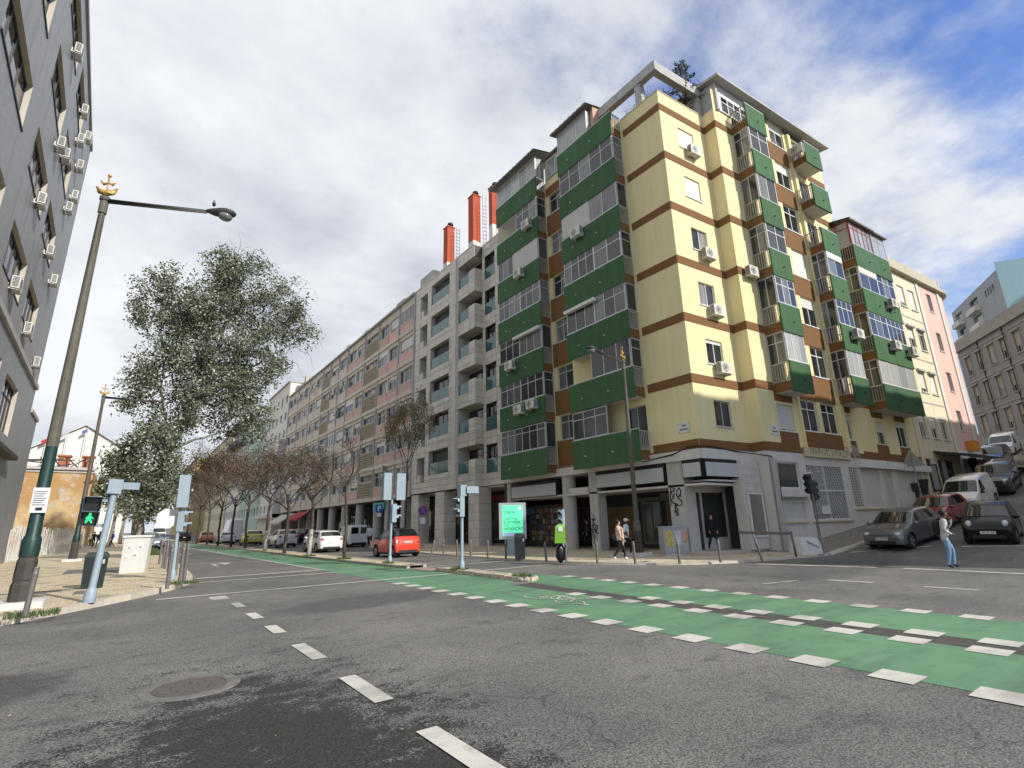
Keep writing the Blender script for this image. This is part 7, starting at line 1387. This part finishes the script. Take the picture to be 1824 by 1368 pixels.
SHW = cloth('white_shoe', (.66, .66, .64)); SHD = cloth('dark_shoe', (.03, .035, .06)); BLKC = cloth('black', (.012, .012, .014)); JEAN = cloth('jeans', (.16, .27, .40), .3); GREY = cloth('pale_grey', (.46, .46, .47)); PEACH = cloth('peach', (.58, .42, .34)); WHC = cloth('white', (.62, .63, .66)); DKB = cloth('navy', (.03, .035, .05))
def scarf(t, J, k):
    m = MB()
    for s in (.09, -.07): m.path([J['neck'] + Vector((.05, s * .6, .02)), J['chest'] + Vector((.15, s, 0)), J['spine'] + Vector((.17, s * 1.2, -.05)), J['pelvis'] + Vector((.17, s * 1.3, -.12)), J['pelvis'] + Vector((.16, s * 1.4, -.32))], [.035, .045, .045, .04, .03], 8)
    m.build('scarf', cloth('cream', (.62, .52, .34)), t, smooth=True); m = MB(); m.ell((J['pelvis'].x - .06, J['pelvis'].y + .24, J['pelvis'].z + .03), (.2, .1, .17), 12, 8); m.build('shoulder_bag', cloth('charcoal', (.05, .055, .055)), t, smooth=True)
person('walking person in a peach jacket with a long cream scarf and white trainers', (17.05, 15.75, .08), R(-40), PEACH, BLKC, SHW, extra=scarf, h=1.62, bulk=1.12, pose=dict(wl=(.2, .16, 1.02), ml=(.26, .12, 1.03), el=(-.04, .25, 1.1)))
def cap(t, J, k): m = MB(); h_ = J['head']; m.ell((h_.x, h_.y, h_.z + .06), (.112, .104, .085), 12, 7); m.obox((h_.x + .06, h_.y - .07, h_.z + .05), (.13, 0, -.01), (0, .14, 0), (0, 0, .015)); m.build('cap', SHW, t, smooth=True)
person('walking person in a white tee shirt and pale cap behind the peach jacket', (18.95, 17.0, .08), R(-62), WHC, BLKC, SHW, SKIND, None, extra=cap, h=1.66, bulk=1.15, fore=SKIND, pose=dict(el=(.0, .27, 1.12), wl=(.16, .12, 1.0), ml=(.22, .06, .98), er=(-.06, -.27, 1.1), kl=(.2, .1, .52), al=(.1, .1, .12), kr=(.05, -.1, .5), ar=(-.25, -.1, .18)))
def pack(t, J, k): m = MB(); c_ = J['chest']; m.ell((c_.x - .20, c_.y, c_.z - .12), (.11, .16, .25), 12, 8); m.build('backpack', BLKC, t, smooth=True); m = MB(); [m.path([c_ + Vector((-.14, s, .12)), c_ + Vector((.06, s, .15)), c_ + Vector((.15, s, .0)), c_ + Vector((.02, s * 1.3, -.2))], .024, 6) for s in (.11, -.11)]; m.build('strap', BLKC, t, smooth=True)
person('person in pale grey hooded top, jeans and black backpack crossing the side street', (20.95, 5.75, .012), R(-70), GREY, JEAN, SHD, SKIND, HAIR, h=1.74, bulk=1.12, lean=.15, extra=pack, pose=dict(kl=(.2, .09, .52), al=(.22, .09, .09), tl=(.36, .09, .05), kr=(.1, -.09, .50), ar=(.06, -.1, .09), tr=(.2, -.1, .03), el=(.16, .26, 1.18), wl=(.2, .10, 1.44), ml=(.15, .06, 1.5), er=(-.02, -.25, 1.12), wr=(.16, -.14, 1.0), mr=(.22, -.08, .98)))
person('dark-clad person standing behind the graffitied corner pillar', (23.2, 15.3, .2), R(-120), BLKC, BLKC, BLKC, h=1.68, bulk=1.15); person('person in a white top standing by the parking sign', (15.9, 41.6, .08), R(-150), WHC, BLKC, SHD, h=1.72, bulk=1.1); person('person in dark clothes under the arcade right of the parking sign', (18.6, 42.5, .08), R(200), BLKC, DKB, SHD, h=1.75)
person('person in dark clothes inside the newsagent arcade', (23.2, 24.0, .08), R(160), DKB, BLKC, SHD, h=1.7); person('person carrying a blue bag in the stone arcade', (23.0, 37.6, .08), R(180), BLKC, BLKC, SHD, h=1.75, extra=lambda t, J, k: MB().ell((.1, .3, .65), (.2, .15, .25), 10, 7).build('blue_bag', cloth('blue', (.02, .06, .30)), t, smooth=True)); person('person in dark clothes walking up the hill pavement', (50.0, 10.6, hill(50) + .1), R(10), BLKC, BLKC, SHD, h=1.75)
for i, (x, y) in enumerate(((-2.9, 76), (-2.3, 72.5), (-1.8, 69), (-1.2, 74), (-3.3, 80))):
    person(('person in black farthest left on the distant pavement', 'person in navy second from left on the distant pavement', 'nearest of the distant people on the left pavement', 'person in blue among the distant people', 'farthest person beyond the picket fence')[i], (x, y, .13), R(80 + 40 * i), (BLKC, DKB, BLKC, MATS['cloth_blue'], GREY)[i], BLKC, SHD, h=1.7, group='distant people on the left pavement')
